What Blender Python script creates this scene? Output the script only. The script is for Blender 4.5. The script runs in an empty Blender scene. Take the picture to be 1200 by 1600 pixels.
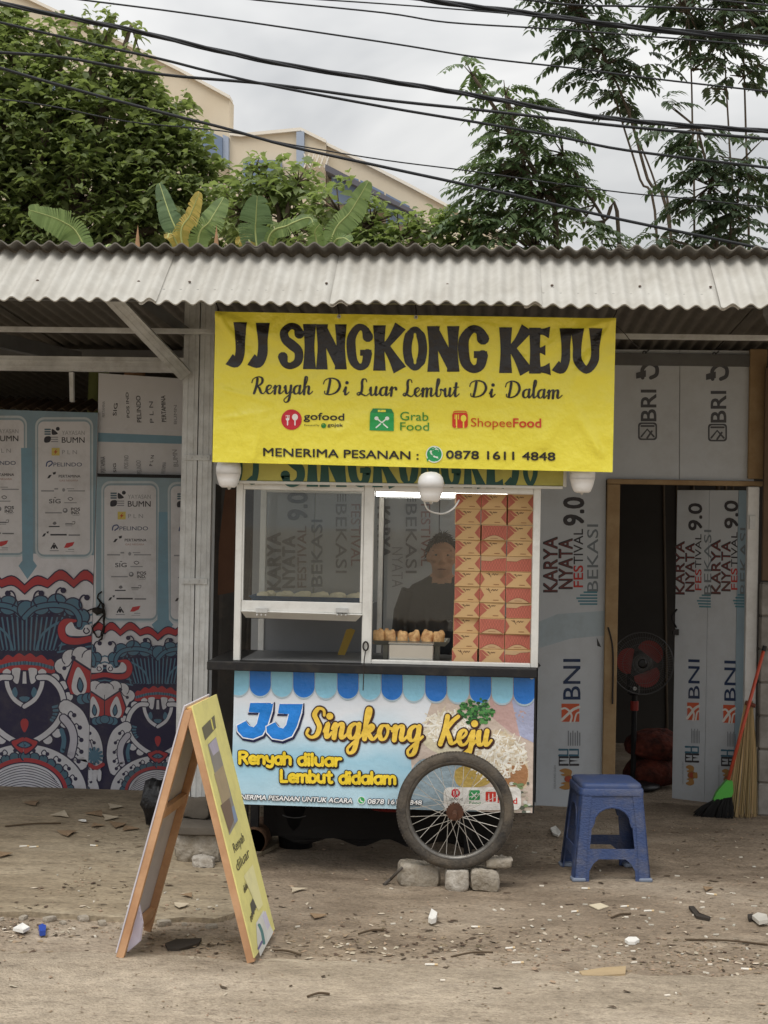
import bpy, bmesh, math, random
import numpy as np
from mathutils import Vector, Matrix, noise
from mathutils.geometry import tessellate_polygon
R = math.radians
random.seed(7)
SC = bpy.context.scene
COL = SC.collection
# ------------------------------------------------------------------ camera
FPX = 2400.0
PITCH, YAW, ROLL = R(0.5), R(3.5), R(1.1)
CAM = Vector((0, 0, 1.65))
_f = Vector((-math.sin(YAW)*math.cos(PITCH), math.cos(YAW)*math.cos(PITCH), math.sin(PITCH)))
_r = Vector((math.cos(YAW), math.sin(YAW), 0))
_u = _r.cross(_f)
RT = _r*math.cos(ROLL) + _u*math.sin(ROLL)
UP = _u*math.cos(ROLL) - _r*math.sin(ROLL)
cd = bpy.data.cameras.new('camera')
cd.sensor_fit = 'HORIZONTAL'; cd.sensor_width = 36; cd.lens = 36*FPX/1200
cd.clip_start = 0.05; cd.clip_end = 2000
cam = bpy.data.objects.new('camera', cd); COL.objects.link(cam)
M = Matrix((RT, UP, -_f)).transposed().to_4x4(); M.translation = CAM
cam.matrix_world = M
SC.camera = cam
def ray(x, y):
    return _f + RT*((x-600)/FPX) + UP*((800-y)/FPX)
def at(x, y, Y):                      # pixel of the photograph -> point on the vertical plane at depth Y
    d = ray(x, y); return CAM + d*(Y/d.y)
def gnd(x, y, z=0.0):                 # pixel -> point on the ground
    d = ray(x, y); return CAM + d*((z-CAM.z)/d.z)
def onplane(x, y, p0, n):
    d = ray(x, y); return CAM + d*((p0-CAM).dot(n)/d.dot(n))
# ------------------------------------------------------------------ world, sun, exposure
SUN_EL, SUN_AZ = 62, 205              # high soft sun behind the photographer, veiled by cloud
w = bpy.data.worlds.new('World'); SC.world = w; w.use_nodes = True
nt = w.node_tree; nt.nodes.clear()
def N(nt, t, **k):
    n = nt.nodes.new(t)
    for a, b in k.items(): setattr(n, a, b)
    return n
L = nt.links.new
out = N(nt, 'ShaderNodeOutputWorld')
sky = N(nt, 'ShaderNodeTexSky', sky_type='NISHITA', sun_disc=False)
sky.sun_elevation = R(SUN_EL); sky.sun_rotation = R(SUN_AZ); sky.air_density = 1.5; sky.dust_density = 4
b1 = N(nt, 'ShaderNodeBackground'); b1.inputs[1].default_value = 0.1
L(sky.outputs[0], b1.inputs[0])
tc = N(nt, 'ShaderNodeTexCoord'); sx = N(nt, 'ShaderNodeSeparateXYZ'); L(tc.outputs['Generated'], sx.inputs[0])
az = N(nt, 'ShaderNodeMath', operation='ABSOLUTE'); L(sx.outputs[2], az.inputs[0])
ad = N(nt, 'ShaderNodeMath', operation='ADD'); ad.inputs[1].default_value = 0.22; L(az.outputs[0], ad.inputs[0])
dx = N(nt, 'ShaderNodeMath', operation='DIVIDE'); L(sx.outputs[0], dx.inputs[0]); L(ad.outputs[0], dx.inputs[1])
dy = N(nt, 'ShaderNodeMath', operation='DIVIDE'); L(sx.outputs[1], dy.inputs[0]); L(ad.outputs[0], dy.inputs[1])
cx = N(nt, 'ShaderNodeCombineXYZ'); L(dx.outputs[0], cx.inputs[0]); L(dy.outputs[0], cx.inputs[1])
nz = N(nt, 'ShaderNodeTexNoise'); nz.inputs['Scale'].default_value = 1.5; nz.inputs['Detail'].default_value = 5
nz.inputs['Roughness'].default_value = 0.52; nz.inputs['Distortion'].default_value = 0.35
L(cx.outputs[0], nz.inputs['Vector'])
cr = N(nt, 'ShaderNodeValToRGB'); e = cr.color_ramp.elements
e[0].position = 0.34; e[0].color = (0.44, 0.455, 0.475, 1); e[1].position = 0.66; e[1].color = (0.93, 0.92, 0.90, 1)
L(nz.outputs[0], cr.inputs[0])
b2 = N(nt, 'ShaderNodeBackground'); L(cr.outputs[0], b2.inputs[0])
mz = N(nt, 'ShaderNodeMath', operation='MULTIPLY_ADD'); mz.inputs[1].default_value = 1.45; mz.inputs[2].default_value = 0.655   # an overcast sky is brighter overhead than at the horizon
L(az.outputs[0], mz.inputs[0]); L(mz.outputs[0], b2.inputs[1])
mx = N(nt, 'ShaderNodeMixShader'); mx.inputs[0].default_value = 0.93
L(b1.outputs[0], mx.inputs[1]); L(b2.outputs[0], mx.inputs[2]); L(mx.outputs[0], out.inputs[0])
sl = bpy.data.lights.new('sun', 'SUN'); sl.energy = 1.5; sl.angle = R(35); sl.color = (1, 0.96, 0.9)
sun = bpy.data.objects.new('sun', sl); COL.objects.link(sun)
sd = Vector((math.sin(R(SUN_AZ))*math.cos(R(SUN_EL)), math.cos(R(SUN_AZ))*math.cos(R(SUN_EL)), math.sin(R(SUN_EL))))
sun.rotation_euler = sd.to_track_quat('Z', 'Y').to_euler(); sun.location = (0, -5, 12)
vs = SC.view_settings
vs.view_transform = 'Standard'; vs.look = 'None'; vs.gamma = 1; vs.use_curve_mapping = False; vs.exposure = 0.15
SC.cycles.max_bounces = 8; SC.cycles.transparent_max_bounces = 16
# ------------------------------------------------------------------ materials
def lin(c):
    return tuple(((v/255)/12.92 if v/255 <= 0.04045 else ((v/255+0.055)/1.055)**2.4) for v in c[:3])
MATS = {}
def mat(name, col, rough=0.7, metal=0.0, spec=0.4, var=None, bump=None, emit=None, island=0, coat=0, dirt=None):
    """procedural principled material: col sRGB 0-255; var=(scale, amount, colour2); bump=(scale, strength, distance)"""
    if name in MATS: return MATS[name]
    m = bpy.data.materials.new(name); m.use_nodes = True; t = m.node_tree; p = t.nodes['Principled BSDF']
    l = t.links.new; c = lin(col)
    p.inputs['Roughness'].default_value = rough; p.inputs['Metallic'].default_value = metal
    p.inputs['Specular IOR Level'].default_value = spec; p.inputs['Coat Weight'].default_value = coat
    p.inputs['Base Color'].default_value = (*c, 1)
    tcn = N(t, 'ShaderNodeTexCoord'); co = tcn.outputs['Object']; cur = None
    if var:
        n = N(t, 'ShaderNodeTexNoise'); n.inputs['Scale'].default_value = var[0]; n.inputs['Detail'].default_value = 6
        n.inputs['Roughness'].default_value = 0.65; l(co, n.inputs['Vector'])
        r = N(t, 'ShaderNodeValToRGB'); r.color_ramp.elements[0].position = 0.35; r.color_ramp.elements[1].position = 0.65
        c2 = lin(var[2]) if len(var) > 2 else tuple(v*0.6 for v in c)
        r.color_ramp.elements[0].color = (*c, 1)
        r.color_ramp.elements[1].color = (*[a+(b-a)*var[1] for a, b in zip(c, c2)], 1)
        l(n.outputs[0], r.inputs[0]); cur = r.outputs[0]
    if dirt:      # second, coarser layer of stains: (scale, amount, colour)
        n = N(t, 'ShaderNodeTexNoise'); n.inputs['Scale'].default_value = dirt[0]; n.inputs['Detail'].default_value = 9
        n.inputs['Roughness'].default_value = 0.72; l(co, n.inputs['Vector'])
        r = N(t, 'ShaderNodeMapRange'); r.inputs[1].default_value = 0.48; r.inputs[2].default_value = 0.72
        r.inputs[4].default_value = dirt[1]; l(n.outputs[0], r.inputs[0])
        mixn = N(t, 'ShaderNodeMix', data_type='RGBA'); l(r.outputs[0], mixn.inputs[0])
        if cur is None: mixn.inputs[6].default_value = (*c, 1)
        else: l(cur, mixn.inputs[6])
        mixn.inputs[7].default_value = (*lin(dirt[2]), 1); cur = mixn.outputs[2]
    if island:
        g = N(t, 'ShaderNodeNewGeometry'); h = N(t, 'ShaderNodeHueSaturation')
        mr = N(t, 'ShaderNodeMapRange'); mr.inputs[3].default_value = 1-island; mr.inputs[4].default_value = 1+island
        l(g.outputs['Random Per Island'], mr.inputs[0]); l(mr.outputs[0], h.inputs['Value'])
        mr2 = N(t, 'ShaderNodeMapRange'); mr2.inputs[3].default_value = 0.5+0.03*island; mr2.inputs[4].default_value = 0.5-0.05*island
        l(g.outputs['Random Per Island'], mr2.inputs[0]); l(mr2.outputs[0], h.inputs['Hue'])
        if cur is None: h.inputs['Color'].default_value = (*c, 1)
        else: l(cur, h.inputs['Color'])
        cur = h.outputs[0]
    if cur is not None: l(cur, p.inputs['Base Color'])
    if bump:
        n = N(t, 'ShaderNodeTexNoise'); n.inputs['Scale'].default_value = bump[0]; n.inputs['Detail'].default_value = 5
        l(co, n.inputs['Vector']); b = N(t, 'ShaderNodeBump'); b.inputs['Strength'].default_value = bump[1]
        b.inputs['Distance'].default_value = bump[2] if len(bump) > 2 else 0.01
        l(n.outputs[0], b.inputs['Height']); l(b.outputs[0], p.inputs['Normal'])
    if emit:
        p.inputs['Emission Color'].default_value = (*lin(emit[:3]), 1); p.inputs['Emission Strength'].default_value = emit[3]
    MATS[name] = m; return m
def ink(col, kind='paper'):
    """flat printed colour on one of the printed carriers"""
    col = tuple(int(c) for c in col)
    nm = 'print_%s_%d_%d_%d' % ((kind,)+col)
    if kind == 'vinyl': return mat(nm, col, rough=0.27, spec=0.5, bump=(8, 0.6, 0.04))
    if kind == 'old': return mat(nm, col, rough=0.6, var=(14, 0.35))
    return mat(nm, col, rough=0.62, spec=0.3, var=(3.0, 0.2), bump=(5, 0.25, 0.015), dirt=(4.5, .32, (118,110,100)))
# ------------------------------------------------------------------ object helpers
def tag(o, label=None, cat=None, group=None, kind=None):
    if label: o['label'] = label
    if cat: o['category'] = cat
    if group: o['group'] = group
    if kind: o['kind'] = kind
    return o
def thing(name, label, cat, loc=(0, 0, 0), rz=0.0, group=None):
    o = bpy.data.objects.new(name, None); COL.objects.link(o); o.empty_display_size = 0.1
    o.location = loc; o.rotation_euler = (0, 0, rz)
    return tag(o, label, cat, group)
class MB:
    """collects shapes; build() links them as one mesh object"""
    def __init__(s): s.v = []; s.f = []; s.mi = []; s.mats = []; s.m = 0; s.sm = []; s.smooth = False
    def use(s, m):
        if m not in s.mats: s.mats.append(m)
        s.m = s.mats.index(m); return s
    def add(s, vs, fs):
        b = len(s.v); s.v += [tuple(v) for v in vs]
        for f in fs: s.f.append([b+i for i in f]); s.mi.append(s.m); s.sm.append(s.smooth)
        return s
    def box(s, lo, hi, mtx=None, taper=None):
        x0, y0, z0 = lo; x1, y1, z1 = hi
        vs = [Vector(p) for p in ((x0,y0,z0),(x1,y0,z0),(x1,y1,z0),(x0,y1,z0),(x0,y0,z1),(x1,y0,z1),(x1,y1,z1),(x0,y1,z1))]
        if mtx: vs = [mtx @ v for v in vs]
        return s.add(vs, [(0,3,2,1),(4,5,6,7),(0,1,5,4),(1,2,6,5),(2,3,7,6),(3,0,4,7)])
    def cbox(s, lo, hi, b=0.006, mtx=None):      # box with chamfered edges
        x0, y0, z0 = lo; x1, y1, z1 = hi
        vs = []; idx = {}
        for i, x in enumerate((x0, x1)):
            for j, y in enumerate((y0, y1)):
                for k, z in enumerate((z0, z1)):
                    ix, iy, iz = (b if i == 0 else -b), (b if j == 0 else -b), (b if k == 0 else -b)
                    for a, p in enumerate(((x, y+iy, z+iz), (x+ix, y, z+iz), (x+ix, y+iy, z))):
                        idx[i, j, k, a] = len(vs); vs.append(Vector(p))
        g = lambda i, j, k, a: idx[i, j, k, a]
        fs = []
        for i in (0, 1): fs.append([g(i,0,0,0), g(i,1,0,0), g(i,1,1,0), g(i,0,1,0)])
        for j in (0, 1): fs.append([g(0,j,0,1), g(1,j,0,1), g(1,j,1,1), g(0,j,1,1)])
        for k in (0, 1): fs.append([g(0,0,k,2), g(1,0,k,2), g(1,1,k,2), g(0,1,k,2)])
        for i in (0, 1):
            for j in (0, 1): fs.append([g(i,j,0,0), g(i,j,1,0), g(i,j,1,1), g(i,j,0,1)])
            for k in (0, 1): fs.append([g(i,0,k,0), g(i,1,k,0), g(i,1,k,2), g(i,0,k,2)])
        for j in (0, 1):
            for k in (0, 1): fs.append([g(0,j,k,1), g(1,j,k,1), g(1,j,k,2), g(0,j,k,2)])
        for i in (0, 1):
            for j in (0, 1):
                for k in (0, 1): fs.append([g(i,j,k,0), g(i,j,k,1), g(i,j,k,2)])
        c = (Vector(lo)+Vector(hi))/2
        ff = []
        for f in fs:
            n = (vs[f[1]]-vs[f[0]]).cross(vs[f[2]]-vs[f[0]]); m = sum((vs[q] for q in f), Vector())/len(f)
            ff.append(f if n.dot(m-c) > 0 else f[::-1])
        if mtx: vs = [mtx @ v for v in vs]
        return s.add(vs, ff)
    def tube(s, pts, r, n=8, caps=True, closed=False):
        pts = [Vector(p) for p in pts]; rs = r if isinstance(r, (list, tuple)) else [r]*len(pts)
        vs = []; fs = []; k = len(pts); ref = None
        for i, p in enumerate(pts):
            a = pts[i-1] if (i > 0 or closed) else p; b = pts[(i+1) % k] if (i < k-1 or closed) else p
            d = (b-a).normalized() if (b-a).length > 1e-9 else Vector((0, 0, 1))
            if ref is None: ref = d.orthogonal().normalized()
            ref = (ref - d*ref.dot(d)); ref = ref.normalized() if ref.length > 1e-6 else d.orthogonal().normalized()
            q = d.cross(ref)
            for j in range(n):
                t = 2*math.pi*j/n; vs.append(p + (ref*math.cos(t)+q*math.sin(t))*rs[i])
        for i in range(k if closed else k-1):
            i2 = (i+1) % k
            for j in range(n): fs.append((i*n+j, i*n+(j+1) % n, i2*n+(j+1) % n, i2*n+j))
        if caps and not closed: fs += [tuple(range(n))[::-1], tuple((k-1)*n+j for j in range(n))]
        return s.add(vs, fs)
    def lathe(s, prof, n=24, mtx=None):          # (radius, z) profile round Z
        vs = []; fs = []
        for (r, z) in prof:
            for j in range(n): t = 2*math.pi*j/n; vs.append(Vector((r*math.cos(t), r*math.sin(t), z)))
        for i in range(len(prof)-1):
            for j in range(n): fs.append((i*n+j, i*n+(j+1) % n, (i+1)*n+(j+1) % n, (i+1)*n+j))
        ring = (prof[0] == prof[-1])
        if prof[0][0] > 1e-6 and not ring: fs.append(tuple(range(n))[::-1])
        if prof[-1][0] > 1e-6 and not ring: fs.append(tuple((len(prof)-1)*n+j for j in range(n)))
        if mtx: vs = [mtx @ v for v in vs]
        return s.add(vs, fs)
    def prism(s, pts, dirv, holes=()):           # planar outline (3D points) extruded by dirv
        loops = [[Vector(p) for p in pts]]+[[Vector(p) for p in h] for h in holes]
        tris = tessellate_polygon(loops); flat = [p for lp in loops for p in lp]; n = len(flat); d = Vector(dirv)
        nv = sum(((loops[0][i]-loops[0][0]).cross(loops[0][(i+1) % len(loops[0])]-loops[0][0]) for i in range(len(loops[0]))), Vector())
        fs = []
        for t in tris:
            tn = (flat[t[1]]-flat[t[0]]).cross(flat[t[2]]-flat[t[0]])
            t = t if tn.dot(d) < 0 else (t[0], t[2], t[1])
            fs.append(tuple(t)); fs.append(tuple(n+i for i in t[::-1]))
        o = 0
        for k, lp in enumerate(loops):
            m = len(lp); flip = (nv.dot(d) < 0)
            for i in range(m):
                a, b = o+i, o+(i+1) % m
                fs.append((a, b, n+b, n+a) if not flip else (b, a, n+a, n+b))
            o += m
        return s.add(flat+[p+d for p in flat], fs)
    def build(s, name, m=None, parent=None, world=False, smooth=None):
        me = bpy.data.meshes.new(name)
        off = Vector(parent.location) if (parent and world) else None
        vs = s.v if off is None else [(a[0]-off.x, a[1]-off.y, a[2]-off.z) for a in s.v]
        me.from_pydata(vs, [], s.f)
        if m: me.materials.append(m)
        else:
            for q in s.mats: me.materials.append(q)
            me.polygons.foreach_set('material_index', s.mi)
        if smooth is None: me.polygons.foreach_set('use_smooth', s.sm)
        else: me.polygons.foreach_set('use_smooth', [smooth]*len(s.f))
        me.update()
        o = bpy.data.objects.new(name, me); COL.objects.link(o)
        if parent: o.parent = parent
        return o
def autosmooth(o, ang=35):
    me = o.data; bm = bmesh.new(); bm.from_mesh(me); bmesh.ops.remove_doubles(bm, verts=bm.verts, dist=1e-5)
    bmesh.ops.recalc_face_normals(bm, faces=bm.faces)
    for f in bm.faces: f.smooth = True
    for ed in bm.edges:
        if len(ed.link_faces) == 2 and ed.calc_face_angle(0) > R(ang): ed.smooth = False
    bm.to_mesh(me); bm.free(); return o
def part(name, fn, m, parent, world=True, smooth=None):
    b = MB(); fn(b); return b.build(name, m, parent, world, smooth)
def catmull(p, n=6, closed=False):
    p = [tuple(q) for q in p]; o = []; k = len(p)
    if k < 3 and not closed: return p
    for i in range(k if closed else k-1):
        if closed: a, b, c, d = p[i-1], p[i], p[(i+1) % k], p[(i+2) % k]
        else: a, b, c, d = p[max(i-1, 0)], p[i], p[i+1], p[min(i+2, k-1)]
        for j in range(n):
            t = j/n
            o.append(tuple(0.5*((2*b[x])+(-a[x]+c[x])*t+(2*a[x]-5*b[x]+4*c[x]-d[x])*t*t+(-a[x]+3*b[x]-3*c[x]+d[x])*t**3) for x in range(len(b))))
    if not closed: o.append(p[-1])
    return o
# ------------------------------------------------------------------ flat print (lettering, posters, murals) as thin cut sheets
_tcache = {}
def text_tris(s, off=0.0):
    k = (s, off)
    if k not in _tcache:
        cu = bpy.data.curves.new('t', 'FONT'); cu.body = s; cu.offset = off; cu.resolution_u = 3
        o = bpy.data.objects.new('t', cu); me = bpy.data.meshes.new_from_object(o)
        vs = [(v.co.x, v.co.y) for v in me.vertices]; fs = [tuple(p.vertices) for p in me.polygons]
        x0 = min(v[0] for v in vs); x1 = max(v[0] for v in vs)
        bpy.data.objects.remove(o); bpy.data.curves.remove(cu); bpy.data.meshes.remove(me)
        _tcache[k] = ([((v[0]-x0)/(x1-x0), v[1]/0.729) for v in vs], fs, (x1-x0)/0.729)
    return _tcache[k]
SCRIPT = {
'e': (.75, [[(0,.35),(.35,.5),(.55,.8),(.4,1.0),(.15,.8),(.1,.35),(.3,0),(.55,.05),(.75,.35)]]),
'n': (1.05, [[(0,.6),(.12,.95),(.2,.8),(.18,0)], [(.2,.5),(.4,.9),(.58,.98),(.65,.75),(.62,.2),(.75,0),(1.05,.35)]]),
'm': (1.5, [[(0,.6),(.12,.95),(.2,.8),(.18,0)], [(.2,.5),(.4,.9),(.56,.98),(.62,.75),(.6,0)], [(.62,.5),(.82,.9),(1.0,.98),(1.07,.75),(1.04,.2),(1.17,0),(1.5,.35)]]),
'y': (.95, [[(0,.7),(.12,.98),(.18,.5),(.3,.05),(.5,.15),(.65,.6),(.7,.98)], [(.7,.98),(.66,0),(.55,-.8),(.25,-1.0),(.1,-.7),(.4,-.3),(.95,.3)]]),
'a': (.95, [[(.62,.85),(.4,1.0),(.12,.75),(.08,.25),(.28,0),(.5,.2),(.66,.98)], [(.66,.98),(.62,.3),(.72,0),(.95,.35)]]),
'h': (1.0, [[(0,.4),(.35,1.5),(.38,2.0),(.22,2.05),(.16,1.5),(.16,0)], [(.18,.5),(.38,.92),(.56,.95),(.6,.7),(.58,.2),(.72,0),(1.0,.35)]]),
'D': (1.75, [[(.55,1.75),(.5,.9),(.4,.1)], [(.0,1.25),(.12,1.7),(.6,1.95),(1.2,1.7),(1.42,1.0),(1.15,.3),(.6,.0),(.2,.1),(.15,.4)]]),
'i': (.5, [[(.0,.4),(.18,.98),(.16,.3),(.26,0),(.5,.35)], 'dot', (.26, 1.45)]),
'L': (1.15, [[(.85,1.6),(.75,1.9),(.5,1.9),(.4,1.55),(.45,.9),(.38,.3),(.15,.0),(0,.15),(.2,.32),(.6,.05),(.9,-.05),(1.15,.2)]]),
'u': (1.0, [[(0,.6),(.12,.98),(.14,.4),(.25,.02),(.45,.1),(.62,.6),(.66,.98)], [(.66,.98),(.62,.3),(.74,0),(1.0,.35)]]),
'r': (.75, [[(0,.6),(.14,1.05),(.2,.85),(.18,0)], [(.2,.6),(.38,.95),(.55,.98),(.62,.75)]]),
'b': (.9, [[(0,.4),(.35,1.5),(.38,2.0),(.22,2.05),(.16,1.5),(.14,.3),(.3,0),(.52,.1),(.62,.5),(.5,.85),(.7,.8),(.9,.7)]]),
't': (.65, [[(0,.4),(.25,1.2),(.28,1.6)], [(.28,1.6),(.22,.4),(.34,0),(.65,.35)], [(.02,1.1),(.55,1.15)]]),
'l': (.55, [[(0,.4),(.33,1.5),(.36,2.0),(.22,2.05),(.15,1.5),(.15,.3),(.28,0),(.55,.35)]]),
'R': (1.45, [[(.55,1.75),(.48,.9),(.3,0)], [(0,1.25),(.12,1.68),(.6,1.95),(1.0,1.8),(1.05,1.35),(.8,1.0),(.5,.95)], [(.5,.95),(.8,.6),(1.0,.1),(1.25,0),(1.45,.3)]]),
'S': (1.15, [[(1.05,1.5),(.98,1.85),(.65,1.95),(.42,1.55),(.6,1.15),(.82,.7),(.7,.15),(.35,-.02),(.05,.2),(.12,.5)]]),
'g': (.95, [[(.62,.85),(.4,1.0),(.12,.75),(.08,.25),(.28,0),(.5,.2),(.66,.98)], [(.66,.98),(.62,0),(.5,-.8),(.2,-1.0),(.08,-.7),(.4,-.3),(.95,.3)]]),
'k': (1.0, [[(0,.4),(.35,1.5),(.38,2.0),(.22,2.05),(.16,1.5),(.16,0)], [(.18,.5),(.45,.95),(.6,.8),(.45,.55),(.2,.5)], [(.3,.5),(.55,.1),(.75,0),(1.0,.35)]]),
'o': (.9, [[(.5,.95),(.2,.9),(.07,.45),(.25,.02),(.5,.1),(.62,.55),(.5,.95),(.65,.8),(.9,.75)]]),
'K': (1.3, [[(.5,1.9),(.42,1.0),(.2,0)], [(1.2,1.9),(.85,1.55),(.45,.95)], [(.5,1.0),(.75,.5),(.95,.05),(1.3,.25)]]),
'j': (.5, [[(0,.4),(.22,.98),(.2,0),(.05,-.8),(-.2,-1.0),(-.3,-.7),(.05,-.3),(.5,.3)], 'dot', (.28, 1.45)]),
}
ROUND = {
'R': (1.0, [[(0,0),(0,.8),(0,1.5)], [(0,1.5),(.5,1.5),(.75,1.2),(.5,.85),(.05,.8)], [(.35,.8),(.75,0)]]),
'e': (.9, [[(.05,.5),(.65,.55),(.6,.85),(.35,1),(.05,.75),(.05,.3),(.3,0),(.65,.1)]]),
'n': (.9, [[(0,0),(0,1)], [(0,.7),(.3,1),(.6,.8),(.62,0)]]),
'y': (.9, [[(0,1),(.1,.5),(.35,.3),(.6,.5)], [(.62,1),(.6,0),(.4,-.4),(.05,-.3)]]),
'a': (.92, [[(.6,.9),(.3,1),(.0,.7),(.05,.2),(.3,0),(.6,.25)], [(.62,1),(.62,0)]]),
'h': (.9, [[(0,0),(0,1.5)], [(0,.7),(.3,1),(.6,.8),(.62,0)]]),
'd': (.92, [[(.6,.9),(.3,1),(.0,.7),(.05,.2),(.3,0),(.6,.25)], [(.62,1.5),(.62,0)]]),
'i': (.32, [[(0,0),(0,.9)], 'dot', (0, 1.4)]),
'l': (.32, [[(0,1.5),(0,0)]]),
'u': (.92, [[(0,1),(0,.3),(.3,0),(.6,.25)], [(.62,1),(.62,0)]]),
'r': (.65, [[(0,0),(0,1)], [(0,.6),(.2,.95),(.45,.95)]]),
'L': (.85, [[(0,1.5),(0,0)], [(0,0),(.6,.02)]]),
'm': (1.3, [[(0,0),(0,1)], [(0,.7),(.25,1),(.48,.8),(.5,0)], [(.5,.7),(.75,1),(.98,.8),(1,0)]]),
'b': (.9, [[(0,1.5),(0,0)], [(0,.25),(.3,0),(.6,.25),(.62,.7),(.3,1),(0,.75)]]),
't': (.7, [[(.25,1.4),(.25,.2),(.4,0),(.55,.05)], [(0,1),(.5,1)]]),
}
BIG = {   # heavy flared poster capitals, height 130: width, [(points, widths)]
'J': (62, [([(42,0),(42,50),(41,90),(30,117),(10,106)], [38,27,27,25,36])]),
'S': (62, [([(54,30),(46,12),(28,8),(11,24),(15,46),(33,62),(51,80),(50,108),(30,122),(13,116),(7,96)], [28,20,19,23,25,28,25,23,19,20,28])]),
'I': (35, [([(17,0),(17,65),(17,130)], [36,27,36])]),
'N': (88, [([(17,0),(17,65),(17,130)], [35,25,34]), ([(72,0),(72,65),(72,130)], [34,25,35]), ([(14,6),(44,64),(74,124)], [30,30,30])]),
'G': (67, [([(58,34),(49,12),(31,8),(13,34),(11,68),(17,104),(34,121),(51,112),(57,82)], [30,20,19,24,26,24,19,22,26]), ([(36,80),(68,80)], [17,17])]),
'K': (88, [([(18,0),(18,65),(18,130)], [36,28,36]), ([(78,2),(52,40),(26,70)], [36,22,18]), ([(34,56),(56,92),(76,128)], [20,27,40])]),
'O': (69, None),
'E': (67, [([(18,0),(18,65),(18,130)], [34,28,34]), ([(18,11),(40,11),(60,13)], [22,18,34]), ([(18,64),(34,64),(48,64)], [16,16,30]), ([(18,119),(40,119),(62,117)], [22,18,36])]),
'U': (95, [([(20,0),(20,50),(22,92),(46,118),(69,92),(72,50),(73,0)], [39,25,25,22,25,25,39])]),
}
class Print:
    """thin print: shapes given in photo pixels of the plane the sheet hangs on; m(px,py)->3D point, n = outward normal"""
    def __init__(s, m, n, kind='paper', base=0.001, step=4e-5, clip=None, deform=None):
        s.m = m; s.n = Vector(n).normalized(); s.kind = kind; s.base = base; s.step = step; s.k = 0
        s.frac = 0.0; s.mb = MB(); s.clip = clip; s.deform = deform; s.T = None
    def tf(s, p): return s.T(p) if s.T else p
    def _clip(s, pl):
        c = s.clip; area = sum(c[i][0]*c[(i+1) % len(c)][1]-c[(i+1) % len(c)][0]*c[i][1] for i in range(len(c)))
        sg = 1 if area > 0 else -1
        for i in range(len(c)):
            a, b = c[i], c[(i+1) % len(c)]; o = []
            if not pl: return pl
            fn = lambda p: sg*((b[0]-a[0])*(p[1]-a[1])-(b[1]-a[1])*(p[0]-a[0]))
            for j in range(len(pl)):
                p, q = pl[j], pl[(j+1) % len(pl)]; fp, fq = fn(p), fn(q)
                if fp >= 0: o.append(p)
                if (fp >= 0) != (fq >= 0):
                    t = fp/(fp-fq); o.append((p[0]+t*(q[0]-p[0]), p[1]+t*(q[1]-p[1])))
            pl = o
        return pl
    def emit(s, polys, col):
        s.k += 1; off = s.base + (s.k+s.frac)*s.step
        s.mb.use(ink(col, s.kind) if not isinstance(col, bpy.types.Material) else col)
        if s.deform:      # cut large pieces small enough to follow the folds of the cloth
            todo = list(polys); polys = []
            while todo:
                pl = todo.pop()
                if len(pl) > 3 and max(math.hypot(pl[i][0]-pl[i-1][0], pl[i][1]-pl[i-1][1]) for i in range(len(pl))) > 9:
                    todo += [[pl[0], pl[i], pl[i+1]] for i in range(1, len(pl)-1)]; continue
                e_ = [math.hypot(pl[(i+1) % len(pl)][0]-pl[i][0], pl[(i+1) % len(pl)][1]-pl[i][1]) for i in range(len(pl))]; i = e_.index(max(e_))
                if len(pl) == 3 and e_[i] > 9:
                    a, b_, c = pl[i], pl[(i+1) % 3], pl[(i+2) % 3]; m_ = ((a[0]+b_[0])/2, (a[1]+b_[1])/2); todo += [[a, m_, c], [m_, b_, c]]
                else: polys.append(pl)
        for j, pl in enumerate(polys):
            if s.clip: pl = s._clip(pl)
            if len(pl) < 3: continue
            vs = [s.m(*p) for p in pl]
            if s.deform: vs = [v + s.n*s.deform(v) for v in vs]
            vs = [v + s.n*(off+min(j, 40)*s.step*0.02) for v in vs]
            nn = (vs[1]-vs[0]).cross(vs[2]-vs[0])
            if nn.dot(s.n) < 0: vs = vs[::-1]
            s.mb.add(vs, [tuple(range(len(vs)))])
    def poly(s, pts, col):
        pts = [s.tf(p) for p in pts]
        t = tessellate_polygon([[Vector((p[0], p[1], 0)) for p in pts]])
        s.emit([[pts[i] for i in tr] for tr in t], col)
    def curve(s, pts, col, n=5): s.poly(catmull(pts, n, True), col)
    def ell(s, x, y, rx, ry=None, col=(0,0,0), n=20, a0=0, a1=360):
        ry = rx if ry is None else ry; full = (a1-a0) >= 360
        pts = [(x+rx*math.cos(R(a0+(a1-a0)*i/n)), y-ry*math.sin(R(a0+(a1-a0)*i/n))) for i in range(n if full else n+1)]
        if not full: pts.append((x, y))
        s.poly(pts, col)
    def stroke(s, pts, wd, col, closed=False, cap=True, sm=5):
        if isinstance(wd, (list, tuple)):
            q = catmull([(p[0], p[1], w_) for p, w_ in zip(pts, wd)], sm, closed) if sm else [(p[0], p[1], w_) for p, w_ in zip(pts, wd)]
        else:
            q = [(p[0], p[1], wd) for p in (catmull(pts, sm, closed) if sm else pts)]
        k = len(q); Lf = []; Rt = []
        for i in range(k):
            a = q[i-1] if (i > 0 or closed) else q[i]; b = q[(i+1) % k] if (i < k-1 or closed) else q[i]
            dx_, dy_ = b[0]-a[0], b[1]-a[1]; d = math.hypot(dx_, dy_) or 1e-6
            nx, ny = -dy_/d, dx_/d; h = q[i][2]/2
            Lf.append((q[i][0]+nx*h, q[i][1]+ny*h)); Rt.append((q[i][0]-nx*h, q[i][1]-ny*h))
        pl = [[Lf[i], Lf[(i+1) % k], Rt[(i+1) % k], Rt[i]] for i in range(k if closed else k-1)]
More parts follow.
